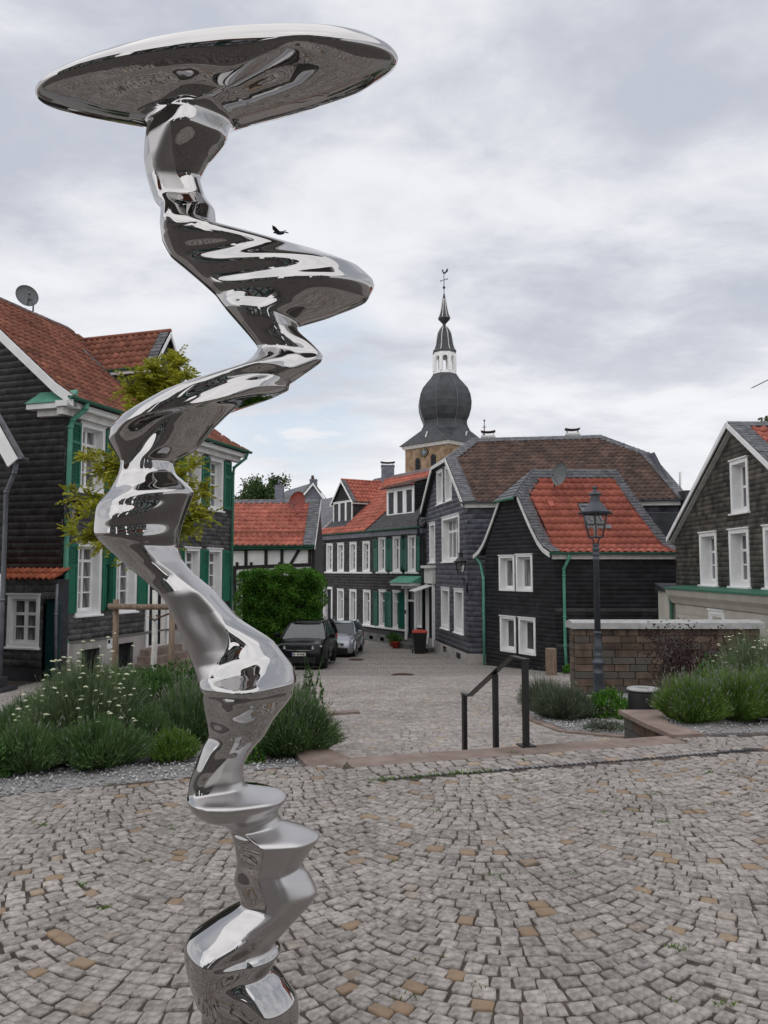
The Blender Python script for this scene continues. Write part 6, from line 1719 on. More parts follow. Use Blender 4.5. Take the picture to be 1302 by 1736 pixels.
prof2 = [(97, 728), (98, 718), (84, 700), (72, 665), (65, 620), (58, 580), (42, 548), (24, 525), (11, 508), (13, 500), (24, 488), (42, 470), (51, 458), (46, 450), (36, 425), (26, 385), (19, 345), (13, 305), (6, 268), (3, 262), (3, 150)]
m1 = MB(); m1.lathe([(rc(r), zc(c)) for r, c in prof2], (XC_, YC_, 0), 8, smooth=False, rot=math.pi / 8); sp = part('spire', m1, M['lead'], ch)
q = MB()
for k in range(8):
    t = math.pi / 4 * k + math.pi / 8
    q.tube([(XC_ + rc(r) * 1.01 * math.cos(t), YC_ + rc(r) * 1.01 * math.sin(t), zc(c)) for r, c in prof2[1:8]], .05, 5); q.tube([(XC_ + rc(r) * 1.01 * math.cos(t), YC_ + rc(r) * 1.01 * math.sin(t), zc(c)) for r, c in prof2[12:18]], .05, 5)
part('seam', q, M['offwhite'], sp)
q = MB(); q.lathe([(rc(11) * math.sin(math.pi * k / 8) + .001, zc(217) - rc(11) * math.cos(math.pi * k / 8)) for k in range(9)], (XC_, YC_, 0), 12); part('ball', q, M['door_dark'], ch)
wv = thing('weathercock', 'weathercock with cross arms on the tip of the church spire', 'weather vane', (XC_, YC_, zc(217)))
q = MB(); q.tube([(XC_, YC_, zc(240)), (XC_, YC_, zc(100))], .05, 6); q.tube([(XC_ - rc(26), YC_, zc(165)), (XC_ + rc(26), YC_, zc(150))], .045, 6); q.tube([(XC_, YC_ - rc(20), zc(158)), (XC_, YC_ + rc(20), zc(158))], .045, 6)
for s in (-1, 1): q.lathe([(.02, -.1), (.12, 0), (.02, .1)], (XC_ + s * rc(26), YC_, zc(158 - s * 8)), 6)
part('cross_arms', q, M['zinc'], wv)
q = MB(); pts = [(-14, 80), (-10, 75), (-6, 78), (-4, 92), (4, 100), (12, 92), (20, 76), (30, 70), (34, 80), (30, 92), (22, 100), (12, 108), (2, 112), (-8, 106), (-12, 94), (-18, 86)]
q.prism([(XC_ + rc(x), YC_ - .05, zc(c)) for x, c in pts], (0, .1, 0)); part('cock', q, M['door_dark'], wv)
# belfry openings and clock on the left face
fcl = Frame((XC_ - rc(312), YC_), (1, -1))
for (px, py, hw, hh_) in ((708.5, 786, 4.2, 10), (735, 780, 4.2, 10)):
    u, z = fcl.hit(px, py); w_ = hw * KP * 1.35; h_ = hh_ * KP
    pts = [fcl.pt(u - w_, z - h_, .02), fcl.pt(u + w_, z - h_, .02)] + [fcl.pt(u + w_ * math.cos(t), z + h_ - w_ + w_ * math.sin(t), .02) for t in np.linspace(0, math.pi, 9)]
    q = MB(); q.prism(pts, v3(fcl.n) * -.04); part('belfry_opening', q, M['ink'], ch)
    q = MB()
    for k in range(5): q.obox(fcl.pt(u - w_ * .95, z - h_ + k * h_ * .36, .03), v3(fcl.u) * w_ * 1.9, v3(fcl.n) * .08, (0, 0, .06))
    part('louvre', q, M['door_dark'], ch)
    q = MB()
    for k in range(8):
        t0, t1 = math.pi * k / 8, math.pi * (k + 1) / 8
        q.quad(*[fcl.pt(u + w_ * r * math.cos(t), z + h_ - w_ + w_ * r * math.sin(t), .05) for r, t in ((1.0, t0), (1.3, t0), (1.3, t1), (1.0, t1))])
    part('arch_stone', q, M['church_stone'], ch)
u, z = fcl.hit(720, 767); R_ = 7.0 * KP
def disc(r, w_, t_, m): 
    q = MB(); q.prism([fcl.pt(u + 1.25 * r * math.cos(2 * math.pi * k / 24), z + 1.08 * r * math.sin(2 * math.pi * k / 24), w_) for k in range(24)], v3(fcl.n) * t_); return q
ck_ = part('clock', disc(R_, .03, .12, 0), M['door_dark'], ch); part('dial', disc(R_ * .55, .16, .02, 0), M['clock'], ck_)
q = MB()
for k in range(12):
    t = 2 * math.pi * k / 12; x, y = 1.25 * R_ * .8 * math.cos(t), 1.08 * R_ * .8 * math.sin(t); q.obox(fcl.pt(u + x - .035, z + y - .05, .155), v3(fcl.u) * .07, v3(fcl.n) * .02, (0, 0, .1))
q.obox(fcl.pt(u - .03, z, .19), v3(fcl.u) * .06, v3(fcl.n) * .02, (0, 0, R_ * .85)); q.obox(fcl.pt(u, z - .03, .19), v3(fcl.u) * R_ * .6, v3(fcl.n) * .02, (0, 0, .06)); part('hands', q, M['gold'], ck_)
# small spire beyond the brown roof
ss_ = thing('roof_finial', 'slender distant spire finial with small cross above the brown roof', 'finial', tuple(P(821, 748, 70)))
q = MB(); q.tube([P(821, 765, 70), P(821, 735, 70), P(821, 714, 70)], [.2, .06, .03], 8); q.tube([P(818, 724, 70), P(824.5, 724, 70)], .035, 6); q.lathe([(.02, -.12), (.1, 0), (.02, .12)], P(821, 713, 70), 8); part('spike', q, M['lead'], ss_)
# aerial at the right picture edge
ar = thing('tv_aerial', 'thin television aerial above the right-hand house at the picture edge', 'antenna', tuple(P(1306, 735, 22)))
q = MB(); q.tube([P(1308, 745, 22), P(1308, 640, 22)], .02, 6); q.tube([P(1276, 657, 22), P(1330, 630, 22)], .014, 6)
for k in range(5): c = P(1280 + k * 9, 655 - k * 4.5, 22); q.tube([c + Vector((0, -.25, 0)), c + Vector((0, .25, 0))], .009, 5)
part('aerial', q, M['zinc'], ar)

# ================================================================== FOLIAGE KIT
def unit(v): return v / np.maximum(np.linalg.norm(v, axis=-1, keepdims=True), 1e-9)
def leaf_quads(c, d, L, Wd, up=None):
    """diamond leaves: centre c, direction d, length L, width Wd"""
    n = len(c); d = unit(d); r = RNG.normal(size=(n, 3)); s = unit(np.cross(d, r))
    L = np.broadcast_to(np.asarray(L, float), (n,))[:, None]; Wd = np.broadcast_to(np.asarray(Wd, float), (n,))[:, None]
    nn = np.cross(d, s)
    V = np.stack([c - d * L / 2, c + s * Wd / 2 + nn * Wd * .12, c + d * L / 2, c - s * Wd / 2 + nn * Wd * .12], 1)
    F = np.arange(n * 4).reshape(n, 4)
    return V.reshape(-1, 3), F
def blades(b, t, wd, sag=.15):
    """curved blades from b to t"""
    n = len(b); d = t - b; L = np.linalg.norm(d, axis=1, keepdims=True)
    s = unit(np.cross(d, RNG.normal(size=(n, 3)))) * np.broadcast_to(np.asarray(wd, float), (n,))[:, None] / 2
    m = b + d * .55 + np.array([0, 0, 1]) * L * sag * .5
    V = np.stack([b - s, b + s, m + s * .9, m - s * .9, t + s * .25, t - s * .25], 1).reshape(-1, 3)
    k = (np.arange(n) * 6)[:, None]
    F = np.concatenate([k + np.array([0, 1, 2, 3]), k + np.array([3, 2, 4, 5])], 0)
    return V, F
def cat(parts_):
    V = []; F = []; o = 0
    for v, f in parts_: V.append(v); F.append(f + o); o += len(v)
    return np.vstack(V), np.vstack(F)
def plant(name, label, c, groups, group=None, cat_='plant'):
    """groups: (part name, [(V,F)...], material)"""
    t = thing(name, label, cat_, tuple(c), 0, group)
    for pn, gs, m in groups:
        V, F = cat(gs); tag(link(pn, np_mesh(pn, V - np.array(tuple(c)), F, m), t), kind='stuff' if pn == 'flower_heads' else None)
    return t
def tuft(c, R, H, n, wd=.008, spread=1.0, jitter=.12):
    """mound of upright blades; tips lie on a dome"""
    c = np.array(tuple(c)); a = RNG.uniform(0, 2 * math.pi, n); r = np.sqrt(RNG.uniform(0, 1, n))
    ro = R * (1 + .14 * np.sin(4 * a + c[0] * 5) + .09 * np.sin(7 * a + c[1] * 3)); tip = np.c_[np.cos(a) * r * ro, np.sin(a) * r * ro, H * np.sqrt(np.clip(1 - (r * .93) ** 2, 0.03, 1)) * RNG.uniform(.6, 1.0 + jitter, n) * (1 + .13 * np.sin(3 * a + c[0] * 9) * r + .10 * np.sin(5 * a + c[1] * 7 + 4 * r))]
    bs = tip * np.array([.45, .45, 0]) + RNG.normal(0, .02, (n, 3)) * np.array([1, 1, 0])
    lo = RNG.uniform(0, .55, n)[:, None]; st = bs + (tip - bs) * lo
    return c + st, c + tip
def lavender(label, c, R, H, n=3800, material='lav', spikes=500, group=None, name='lavender_bush', wd=.007):
    b, t = tuft(c, R, H, n); g = [('foliage', [blades(b, t, RNG.uniform(.6, 1.4, n) * wd)], M[material])]
    # fine side leaves thicken the mound
    q = t - (t - b) * RNG.uniform(0, .7, n)[:, None]; g[0][1].append(leaf_quads(q, unit(t - b) + RNG.normal(0, .5, (n, 3)), RNG.uniform(.03, .06, n), .008))
    if spikes:
        b2, t2 = tuft(c, R * 1.02, H * 1.12, spikes); t2 = t2 + (t2 - b2) * .05
        g.append(('flower_spikes', [blades(b2, t2, .003), leaf_quads(t2, unit(t2 - b2) + RNG.normal(0, .1, (spikes, 3)), .05, .011)], M['flower_lav']))
    return plant(name, label, c, g, group)
def bush(label, c, R, H, n=2600, material='bush', L=.05, Wd=.022, group=None, name='leafy_bush', flat=.0):
    c0 = np.array(tuple(c)); v = unit(RNG.normal(size=(n, 3))); v[:, 2] = np.abs(v[:, 2]); rr = RNG.uniform(.45, 1.0, n) ** .5
    lump = 1 + .16 * np.sin(v[:, 0] * 6 + v[:, 1] * 4) * np.cos(v[:, 1] * 7 + c0[0] * 5)
    p = v * (rr * lump)[:, None] * np.array([R, R, H]) 
    st = RNG.integers(0, n, 120)
    g = [('foliage', [leaf_quads(c0 + p, v + RNG.normal(0, .7, (n, 3)) + np.array([0, 0, .4]), RNG.uniform(.6, 1.3, n) * L, RNG.uniform(.7, 1.3, n) * Wd)], M[material]),
         ('stems', [blades(np.repeat(c0[None], 120, 0) + RNG.normal(0, R * .15, (120, 3)) * np.array([1, 1, 0]), c0 + p[st] * .92, .008)], M['bark'])]
    return plant(name, label, c, g, group)
def yarrow(label, c, R, H, n=2600, fl=110, group=None):
    b, t = tuft(c, R, H, n, jitter=.05); c0 = np.array(tuple(c))
    q = t - (t - b) * RNG.uniform(0, .8, n)[:, None]
    g = [('foliage', [blades(b, t, .006), leaf_quads(q, unit(t - b) + RNG.normal(0, .55, (n, 3)), RNG.uniform(.05, .1, n), .010)], M['yarrow'])]
    b2, t2 = tuft(c, R * 1.0, H * 1.16, fl, jitter=.06)
    g.append(('flower_stems', [blades(b2, t2, .005)], M['yarrow']))
    V = []; F = []; o = 0
    for p in t2:
        r = RNG.uniform(.012, .025); nn = 9; tl = RNG.normal(0, .2, 2); a = np.linspace(0, 2 * math.pi, nn, endpoint=False)
        rj = r * RNG.uniform(.8, 1.2, nn)
        for k in range(nn):
            k2 = (k + 1) % nn
            q4 = [p + (0, 0, .010), p + (math.cos(a[k]) * rj[k], math.sin(a[k]) * rj[k], tl[0] * r * math.cos(a[k])), p + (math.cos((a[k] + a[k2 if k2 else 0]) / 2 if k2 else a[k] + .35) * rj[k] * 1.05, math.sin((a[k] + a[k2]) / 2 if k2 else a[k] + .35) * rj[k] * 1.05, -.004), p + (math.cos(a[k2]) * rj[k2], math.sin(a[k2]) * rj[k2], tl[0] * r * math.cos(a[k2]))]
            V += q4; F.append((o, o + 1, o + 2, o + 3)); o += 4
    g.append(('flower_heads', [(np.array(V), np.array(F))], M['flower_white']))
    return plant('yarrow_clump', label, c, g, group)
def gz(x, y): return Vector((x, y, zbl(x, y)))
def gr(x, y): return Vector((x, y, zbr(x, y)))
def gs(x, y): return Vector((x, y, T(x, y) + .05))
def at_px(px, Y): return (px - 651) / FPX * Y

# left bed
yarrow('large yarrow clump with flat white flower heads left of the steel column', gz(at_px(152, 7.4), 7.4), .62, .84, 5200, 125)
lavender('dark lavender bush at the front edge of the bed below the yarrow', gz(at_px(180, 6.72), 6.72), .42, .38, 4200, 'lav', 120)
lavender('low rounded lavender at the far left front of the bed', gz(at_px(62, 6.55), 6.55), .36, .36, 3200, 'lav', 100)
bush('dark leafy plant cut off by the left picture edge', gz(at_px(-14, 6.35), 6.35), .30, .30, 1600, 'bush', .05, .02)
lavender('fresh green lavender tuft beside the steel column, left side', gz(at_px(300, 6.95), 6.95), .25, .26, 2000, 'lav_bright', 40, wd=.006)
lavender('small lavender mound between the yarrow and the column', gz(at_px(252, 7.35), 7.35), .32, .40, 2800, 'lav', 60)
lavender('lavender bush directly behind the steel column', gz(at_px(325, 7.9), 7.9), .45, .55, 3600, 'lav', 500)
bush('dense dark green shrub at the foot of the young tree', gz(at_px(285, 9.6), 9.6), .85, .62, 6500, 'bush', .055, .026)
bush('green shrub behind the yarrow near the wooden stakes', gz(at_px(215, 10.2), 10.2), .8, .55, 4500, 'bush', .055, .026)
lavender('large rounded lavender bush to the right of the steel column', gz(at_px(490, 7.25), 7.25), .47, .56, 7000, 'lav', 520)
bush('small bright green plant under the lavender beside the column', gz(at_px(433, 6.85), 6.85), .12, .16, 500, 'hedge', .03, .014)
lavender('lavender mound behind the column with pale seed heads', gz(at_px(455, 8.4), 8.4), .42, .55, 3200, 'lav', 500)
# tall thin weed with leaves
c = gz(at_px(528, 9.6), 9.6); b = []; t_ = []
for k in range(16): b.append(tuple(c + Vector((RNG.normal(0, .08), RNG.normal(0, .08), 0)))); t_.append(tuple(c + Vector((RNG.normal(0, .16), RNG.normal(0, .12), RNG.uniform(.4, .85)))))
b, t_ = np.array(b), np.array(t_); k = RNG.integers(0, 16, 420); f = RNG.uniform(.1, .75, 420)[:, None] ** 1.3; p = b[k] + (t_[k] - b[k]) * f
plant('tall_weed', 'tall thin weed rising behind the right-hand lavender bush', c, [('stems', [blades(b, t_, .01)], M['bush']), ('foliage', [leaf_quads(p, RNG.normal(size=(420, 3)), .08, .03)], M['bush'])])
k = 0
for (px, Y, R, H) in ((120, 9.0, .4, .5), (55, 8.6, .35, .35), (20, 7.6, .35, .34)):
    lavender(['grassy lavender behind the yarrow, next to the street', 'low lavender behind the front plants near the left edge', 'low grey-green lavender at the left picture edge'][k], gz(at_px(px, Y), Y), R, H, 2200, 'lav', 160); k += 1
# dry grass tufts along the back of the bed
bb, tt = tuft(gz(at_px(330, 12.4), 12.4), 1.6, .35, 900); plant('dry_grass', 'thin dry grass tufts along the rear edge of the left bed', gz(at_px(330, 12.4), 12.4), [('blades', [blades(bb, tt, .006)], M['flower_lav'])])
# right bed
i = 0
for (px, Y, R, H, nn) in ((1165, 8.35, .36, .42, 4200), (1235, 8.5, .40, .46, 4600), (1300, 8.6, .42, .48, 4200), (1215, 9.3, .5, .55, 3800), (1290, 9.6, .5, .62, 3500), (1150, 9.2, .36, .48, 3000)):
    lavender(['lavender hedge plant nearest the low planter slab', 'middle lavender plant at the front of the right bed', 'lavender plant at the right picture edge', 'second-row lavender behind the middle of the right bed', 'tall lavender behind, at the right picture edge', 'lavender beside the litter bin behind the slab'][i], gr(at_px(px, Y), Y), R, H, nn, 'lav_bright', 380, 'lavender in the right bed'); i += 1
yarrow('yarrow with white flower heads in front of the right end of the block wall', gr(at_px(1262, 10.6), 10.6), .55, 1.2, 3000, 60)
yarrow('tall yarrow at the right picture edge behind the lavender', gr(at_px(1318, 10.2), 10.2), .5, 1.15, 2500, 45)
bush('green bush between the purple shrub and the yarrow', gr(at_px(1215, 12.2), 12.2), .5, .95, 2600, 'bush', .06, .026)
# purple-leaved shrub before the wall
c = gr(at_px(1145, 13.4), 13.4); b = []; t_ = []
for k in range(26):
    a = RNG.uniform(0, 6.28); r = RNG.uniform(.1, .85); b.append(tuple(c)); t_.append(tuple(c + Vector((math.cos(a) * r, math.sin(a) * r * .6, RNG.uniform(.95, 1.42) - r * .15))))
b, t_ = np.array(b), np.array(t_); k = RNG.integers(0, 26, 2600); f = RNG.uniform(.35, 1.05, 2600)[:, None]; p = b[k] + (t_[k] - b[k]) * f + RNG.normal(0, .075, (2600, 3))
plant('purple_shrub', 'dark purple-leaved shrub in front of the block wall', c, [('stems', [blades(b, t_, .014)], M['bark']), ('foliage', [leaf_quads(p, RNG.normal(size=(2600, 3)), RNG.uniform(.03, .07, 2600), .03)], M['purple_leaf'])])
# street bed round the lamp post
bush('bright green shrub at the foot of the lamp post', gs(at_px(1025, 12.2), 12.2), .42, .42, 2200, 'hedge', .06, .026)
lavender('grey-green sage-like bush left of the lamp post, nearest the kerb', gs(at_px(950, 12.0), 12.0), .50, .50, 3400, 'grey_leaf', 160, name='grey_bush')
lavender('loose grey bush behind, beside the wooden bollard', gs(at_px(918, 12.9), 12.9), .45, .55, 1800, 'grey_leaf', 160, name='grey_bush')
bush('small ground-hugging plant by the downpipe of the small house', Vector((at_px(968, 25.6), 25.6, T(0, 25.6))), .35, .35, 700, 'hedge', .09, .05)
bush('pale silvery ground cover at the kerb beside the lamp post bed', gs(at_px(1018, 10.9), 10.9), .32, .12, 900, 'grey_leaf', .03, .016)

# hedge
hg = thing('hedge', 'tall clipped green hedge in front of the half-timbered house', 'hedge', (-4.6, 33.5, -2.2))
hx0, hx1, hy0, hy1, hz1 = at_px(401, 32.5), at_px(543, 32.5), 32.5, 35.2, P(470, 968, 32.5).z
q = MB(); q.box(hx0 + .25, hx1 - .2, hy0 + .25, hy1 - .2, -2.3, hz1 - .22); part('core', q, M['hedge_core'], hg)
n = 30000; f = RNG.uniform(0, 1, n); X = np.zeros(n); Yy = np.zeros(n); Z = np.zeros(n); D = np.zeros((n, 3))
fr1 = f < .62; X[fr1] = RNG.uniform(hx0, hx1, fr1.sum()); Yy[fr1] = hy0; Z[fr1] = RNG.uniform(-2.3, hz1, fr1.sum()); D[fr1] = (0, -1, .3)
fr2 = (f >= .62) & (f < .85); X[fr2] = RNG.uniform(hx0, hx1, fr2.sum()); Yy[fr2] = RNG.uniform(hy0, hy1, fr2.sum()); Z[fr2] = hz1; D[fr2] = (0, 0, 1)
fr3 = f >= .85; X[fr3] = np.where(RNG.uniform(size=fr3.sum()) < .5, hx0, hx1); Yy[fr3] = RNG.uniform(hy0, hy1, fr3.sum()); Z[fr3] = RNG.uniform(-2.3, hz1, fr3.sum()); D[fr3] = (0, 0, .5)
bump_ = .20 * np.sin(X * 4.1 + Z * 2.3) * np.cos(Z * 5.2 - X * 1.7) + .10 * np.sin(X * 9.3) * np.sin(Z * 8.1 + Yy * 7)
depth_ = np.abs(RNG.normal(0, .13, n)) - .05 - bump_
Pp = np.c_[X, Yy, Z]; Pp[fr1, 1] += depth_[fr1]; Pp[fr2, 2] -= depth_[fr2]; Pp[fr3, 0] += np.where(X[fr3] < -4.8, 1, -1) * depth_[fr3]
# rounded shoulders
edge = np.clip((Pp[:, 2] - (hz1 - .35)) / .35, 0, 1) ** 2 * .22
Pp[:, 0] += np.where(Pp[:, 0] < (hx0 + hx1) / 2, 1, -1) * edge * (np.minimum(Pp[:, 0] - hx0, hx1 - Pp[:, 0]) < .3)
V, F = leaf_quads(Pp, D + RNG.normal(0, .7, (n, 3)), RNG.uniform(.08, .15, n), RNG.uniform(.035, .06, n))
link('foliage', np_mesh('foliage', V - np.array((-4.6, 33.5, -2.2)), F, M['hedge']), hg)
def far_tree(label, c, R, H, n, L):
    t = thing('tree', label, 'tree', (c[0], c[1], -2.5)); c = np.array(c)
    cl = c + RNG.normal(0, 1, (26, 3)) * np.array([R * .5, R * .5, H * .4]); k = RNG.integers(0, 26, n)
    p = cl[k] + RNG.normal(0, 1, (n, 3)) * R * .17
    V, F = leaf_quads(p, RNG.normal(size=(n, 3)), RNG.uniform(.6, 1.3, n) * L, L * .6); link('crown', np_mesh('crown', V - np.array((c[0], c[1], -2.5)), F, M['far_leaf']), t)
    q = MB(); q.tube([(c[0], c[1], -2.5), (c[0] + .1, c[1], c[2] * .5), (c[0], c[1], c[2])], [.3, .22, .1], 8); part('trunk', q, M['bark'], t)
far_tree('dark green tree behind the grey house with the chimney', P(452, 838, 75), 2.0, 1.7, 5000, .28)
far_tree('far green tree just right of the left house', P(408, 855, 80), 1.5, 1.0, 2500, .28)
far_tree('tree top at the right picture edge behind the gabled house', P(1318, 728, 40), .9, .8, 1200, .22)

# young locust tree with stakes
tb = Vector((at_px(262, 13.2), 13.2, T(0, 13.2) + .2)); YT = 13.2
lt = thing('young_tree', 'young yellow-green locust tree with whitewashed trunk behind the steel column', 'tree', tuple(tb))
top = P(285, 600, YT)
trunk = [tb, P(262, 1100, YT), P(263, 1000, YT), P(266, 900, YT), P(270, 800, YT), P(275, 700, YT), top]
q = MB(); q.tube(trunk[:3], [.055, .05, .047], 10); part('trunk', q, M['bark_white'], lt)
q = MB(); q.tube([trunk[2]] + trunk[3:], [.047, .04, .034, .022, .006], 8)
ends = []
tg = [(140, 780), (118, 840), (115, 905), (160, 905), (190, 835), (165, 800), (215, 870), (130, 870), (345, 835), (352, 878), (330, 790), (335, 850), (225, 700), (215, 660), (240, 640), (262, 625), (300, 615), (318, 640), (322, 668), (290, 650), (250, 670), (230, 750), (300, 740), (310, 900), (250, 820), (290, 830), (200, 760), (255, 720), (280, 690)]
twigs = []
for (px, py) in tg:
    e = P(px, py, YT + RNG.uniform(-.5, .5)); zt0 = max(tb.z + 1.6, e.z - RNG.uniform(.3, .8)); k = 0
    s_ = None
    for a, b in zip(trunk[:-1], trunk[1:]):
        if a.z <= zt0 <= b.z: s_ = a.lerp(b, (zt0 - a.z) / (b.z - a.z))
    if s_ is None: s_ = trunk[4]
    mid_ = s_.lerp(e, .5) + Vector((0, 0, .14)); q.tube([s_, mid_, e], [.016, .011, .004], 6); ends.append((s_, mid_, e))
part('branches', q, M['bark'], lt)
LV = []; RA = []
for (s_, mid_, e) in ends:
    for k in range(42):
        f = RNG.uniform(.2, 1.0); o_ = mid_.lerp(e, f * 2 - 1) if f > .5 else s_.lerp(mid_, f * 2)
        d = (e - s_).normalized() * .5 + Vector(RNG.normal(0, .6, 3)) + Vector((0, 0, .15)); d.normalize(); Lr = RNG.uniform(.22, .38)
        tip = o_ + d * Lr + Vector((0, 0, -.10 * Lr)); side = d.cross(Vector((0, 0, 1)))
        side = side.normalized() if side.length > .05 else Vector((1, 0, 0)); RA.append((tuple(o_), tuple(tip)))
        for j in range(9):
            g = .15 + .85 * j / 8; p = o_.lerp(tip, g) + Vector((0, 0, .03 * math.sin(g * 3.1)))
            for s in (-1, 1):
                dd = (side * s + d * .55 + Vector((0, 0, -.18 + RNG.normal(0, .15)))).normalized(); ll = .085 * (1.1 - .5 * abs(g - .5)) * RNG.uniform(.8, 1.2)
                LV.append((*(p + dd * ll * .5), *dd, ll))
LV = np.array(LV); V, F = leaf_quads(LV[:, :3], LV[:, 3:6], LV[:, 6], LV[:, 6] * .42); RA = np.array(RA)
link('crown', np_mesh('crown', V - np.array(tuple(tb)), F, M['crown']), lt); V, F = blades(RA[:, 0], RA[:, 1], .006, .1); link('leaf_stalks', np_mesh('leaf_stalks', V - np.array(tuple(tb)), F, M['crown']), lt)
stk = thing('tree_stakes', 'two weathered wooden stakes with a crossbar supporting the young tree', 'tree support', (tb.x, tb.y, tb.z))
for (px, yt) in ((196, 1016), (291, 1022)):
    a = P(px - 3, 1175, YT - .1 if px < 250 else YT - .3); b = P(px + 1, yt, YT - .1 if px < 250 else YT - .3); q = MB(); q.tube([Vector((a.x, a.y, a.z - .2)), a.lerp(b, .5) + Vector((.008, 0, 0)), b], [.052, .05, .048], 12); part('post', q, M['wood'], stk)
q = MB(); q.tube([P(184, 1028, YT - .2), P(240, 1029, YT - .2), P(298, 1029, YT - .34)], [.05, .048, .046], 12); part('crossbar', q, M['wood'], stk)
q = MB(); q.tube([P(272, 1046, YT - .2), P(262, 1052, YT - .12), P(253, 1046, YT - .05), P(262, 1042, YT + .06), P(272, 1046, YT - .2), P(288, 1040, YT - .3)], .014, 6); part('tie', q, M['rust'], stk)

# moss and weeds in the joints of the square
n = 70; x = RNG.uniform(-2.5, 4.5, n); y = RNG.uniform(3.0, 7.2, n); k_n = RNG.integers(10, 40, n); bb = []; tt = []
for i_ in range(n):
    if not inside(front_poly, np.array([x[i_]]), np.array([y[i_]]))[0]: continue
    for j_ in range(k_n[i_]):
        q0 = np.array([x[i_] + RNG.normal(0, .035), y[i_] + RNG.normal(0, .012), .006]); bb.append(q0); tt.append(q0 + np.array([RNG.normal(0, .01), RNG.normal(0, .01), RNG.uniform(.008, .024)]))
for i_ in range(260):
    q0 = np.array(e3(RNG.uniform(.0, 1.1), -.73 + RNG.normal(0, .02), .008)); bb.append(q0); tt.append(q0 + np.array([RNG.normal(0, .012), RNG.normal(0, .012), RNG.uniform(.01, .04)]))
V, F = blades(np.array(bb), np.array(tt), .006); tag(link('joint_weeds', np_mesh('joint_weeds', V, F, M['lav_bright']), plaza), kind='stuff')
# ================================================================== BLOCK WALL
YW = 15.5; wx0, wx1 = at_px(972, YW), at_px(1283, YW); wz1 = P(1100, 1066, YW).z; wz0 = -.95
wl_ = thing('block_wall', 'brown sandstone block wall with pale coping behind the street lamp', 'wall', (wx0, YW, wz0))
q = MB(); q.box(wx0 + .02, wx1 - .02, YW + .03, YW + .42, wz0, wz1); part('core', q, M['mortar'], wl_)
rh = (wz1 - wz0) / 10
for r in range(10):
    x = wx0
    while x < wx1 - .03:
        wd = RNG.uniform(.22, .52); wd = min(wd, wx1 - x)
        if wx1 - x - wd < .12: wd = wx1 - x
        pr = RNG.uniform(0, .016); q = MB(); z = wz0 + r * rh
        q.cbox(x + .006, x + wd - .006, YW - pr, YW + .10, z + .006, z + rh - .006, .010); part('block', q, M['block'], wl_); x += wd
    q = MB(); z = wz0 + r * rh; q.cbox(wx0 - .012, wx0 + .10, YW + .105, YW + .44, z + .006, z + rh - .006, .010); part('block', q, M['block'], wl_)
for (a, b) in ((wx0 - .07, wx0 + 1.25), (wx0 + 1.254, wx0 + 2.5), (wx0 + 2.504, wx1 + .06)):
    q = MB(); q.prism([(a, YW - .09, wz1 + .004), (a, YW - .09, wz1 + .12), (a, YW + .22, wz1 + .17), (a, YW + .52, wz1 + .12), (a, YW + .52, wz1 + .004)], (b - a, 0, 0)); part('coping', q, M['cap'], wl_)

# ================================================================== STREET LAMP
YL = 13.7; XL = at_px(1010, YL)
zl = lambda c: P(1010, 820 + c / 4.57, YL).z
rl = lambda c: c / 4.57 * YL / FPX
lp = thing('street_lamp', 'dark grey cast-iron street lamp with six-sided lantern before the block wall', 'street lamp', (XL, YL, T(0, YL)))
q = MB(); q.lathe([(rl(58), T(0, YL)), (rl(58), zl(1690)), (rl(46), zl(1670)), (rl(42), zl(1640)), (rl(38), zl(1475)), (rl(42), zl(1470)), (rl(42), zl(1460)), (rl(37), zl(1455)), (rl(37), zl(1400)), (rl(50), zl(1390)), (rl(51), zl(1378)), (rl(36), zl(1372)), (rl(28), zl(1340)), (rl(36), zl(1325)), (rl(26), zl(1318)), (rl(33), zl(1290)), (rl(37), zl(1268)), (rl(31), zl(1235)), (rl(24), zl(1210)), (rl(26), zl(1165)), (rl(31), zl(1160)), (rl(31), zl(1148)), (rl(24), zl(1142))], (XL, YL, 0), 20); part('base', q, M['iron'], lp)
q = MB(); q.lathe([(rl(24), zl(1142)), (rl(20), zl(600)), (rl(27), zl(592)), (rl(27), zl(578)), (rl(22), zl(574)), (rl(22), zl(560)), (rl(27), zl(552)), (rl(27), zl(540)), (rl(22), zl(536)), (rl(24), zl(520)), (rl(33), zl(508)), (rl(26), zl(500)), (rl(20), zl(486)), (rl(32), zl(470)), (rl(12), zl(462))], (XL, YL, 0), 20); part('post', q, M['iron'], lp)
for k in range(3):
    t = 2.1 * k - 1.3; q = MB(); q.lathe([(.001, -.01), (.012, -.008), (.014, 0), (.001, .012)], (XL + rl(38) * math.cos(t), YL + rl(38) * math.sin(t), zl(1430)), 8); part('bolt', q, M['iron'], lp)
q = MB(); cl_ = Vector((XL, YL, zl(325)))
for k in range(4):
    t = math.pi / 2 * k + .5; q.tube([(XL + .05 * math.cos(t), YL + .05 * math.sin(t), zl(470)), (XL + .06 * math.cos(t), YL + .06 * math.sin(t), zl(440)), (XL + .125 * math.cos(t), YL + .125 * math.sin(t), zl(412))], .011, 6)
part('cradle', q, M['iron'], lp)
lantern(lp, cl_, 1.0, 'iron')

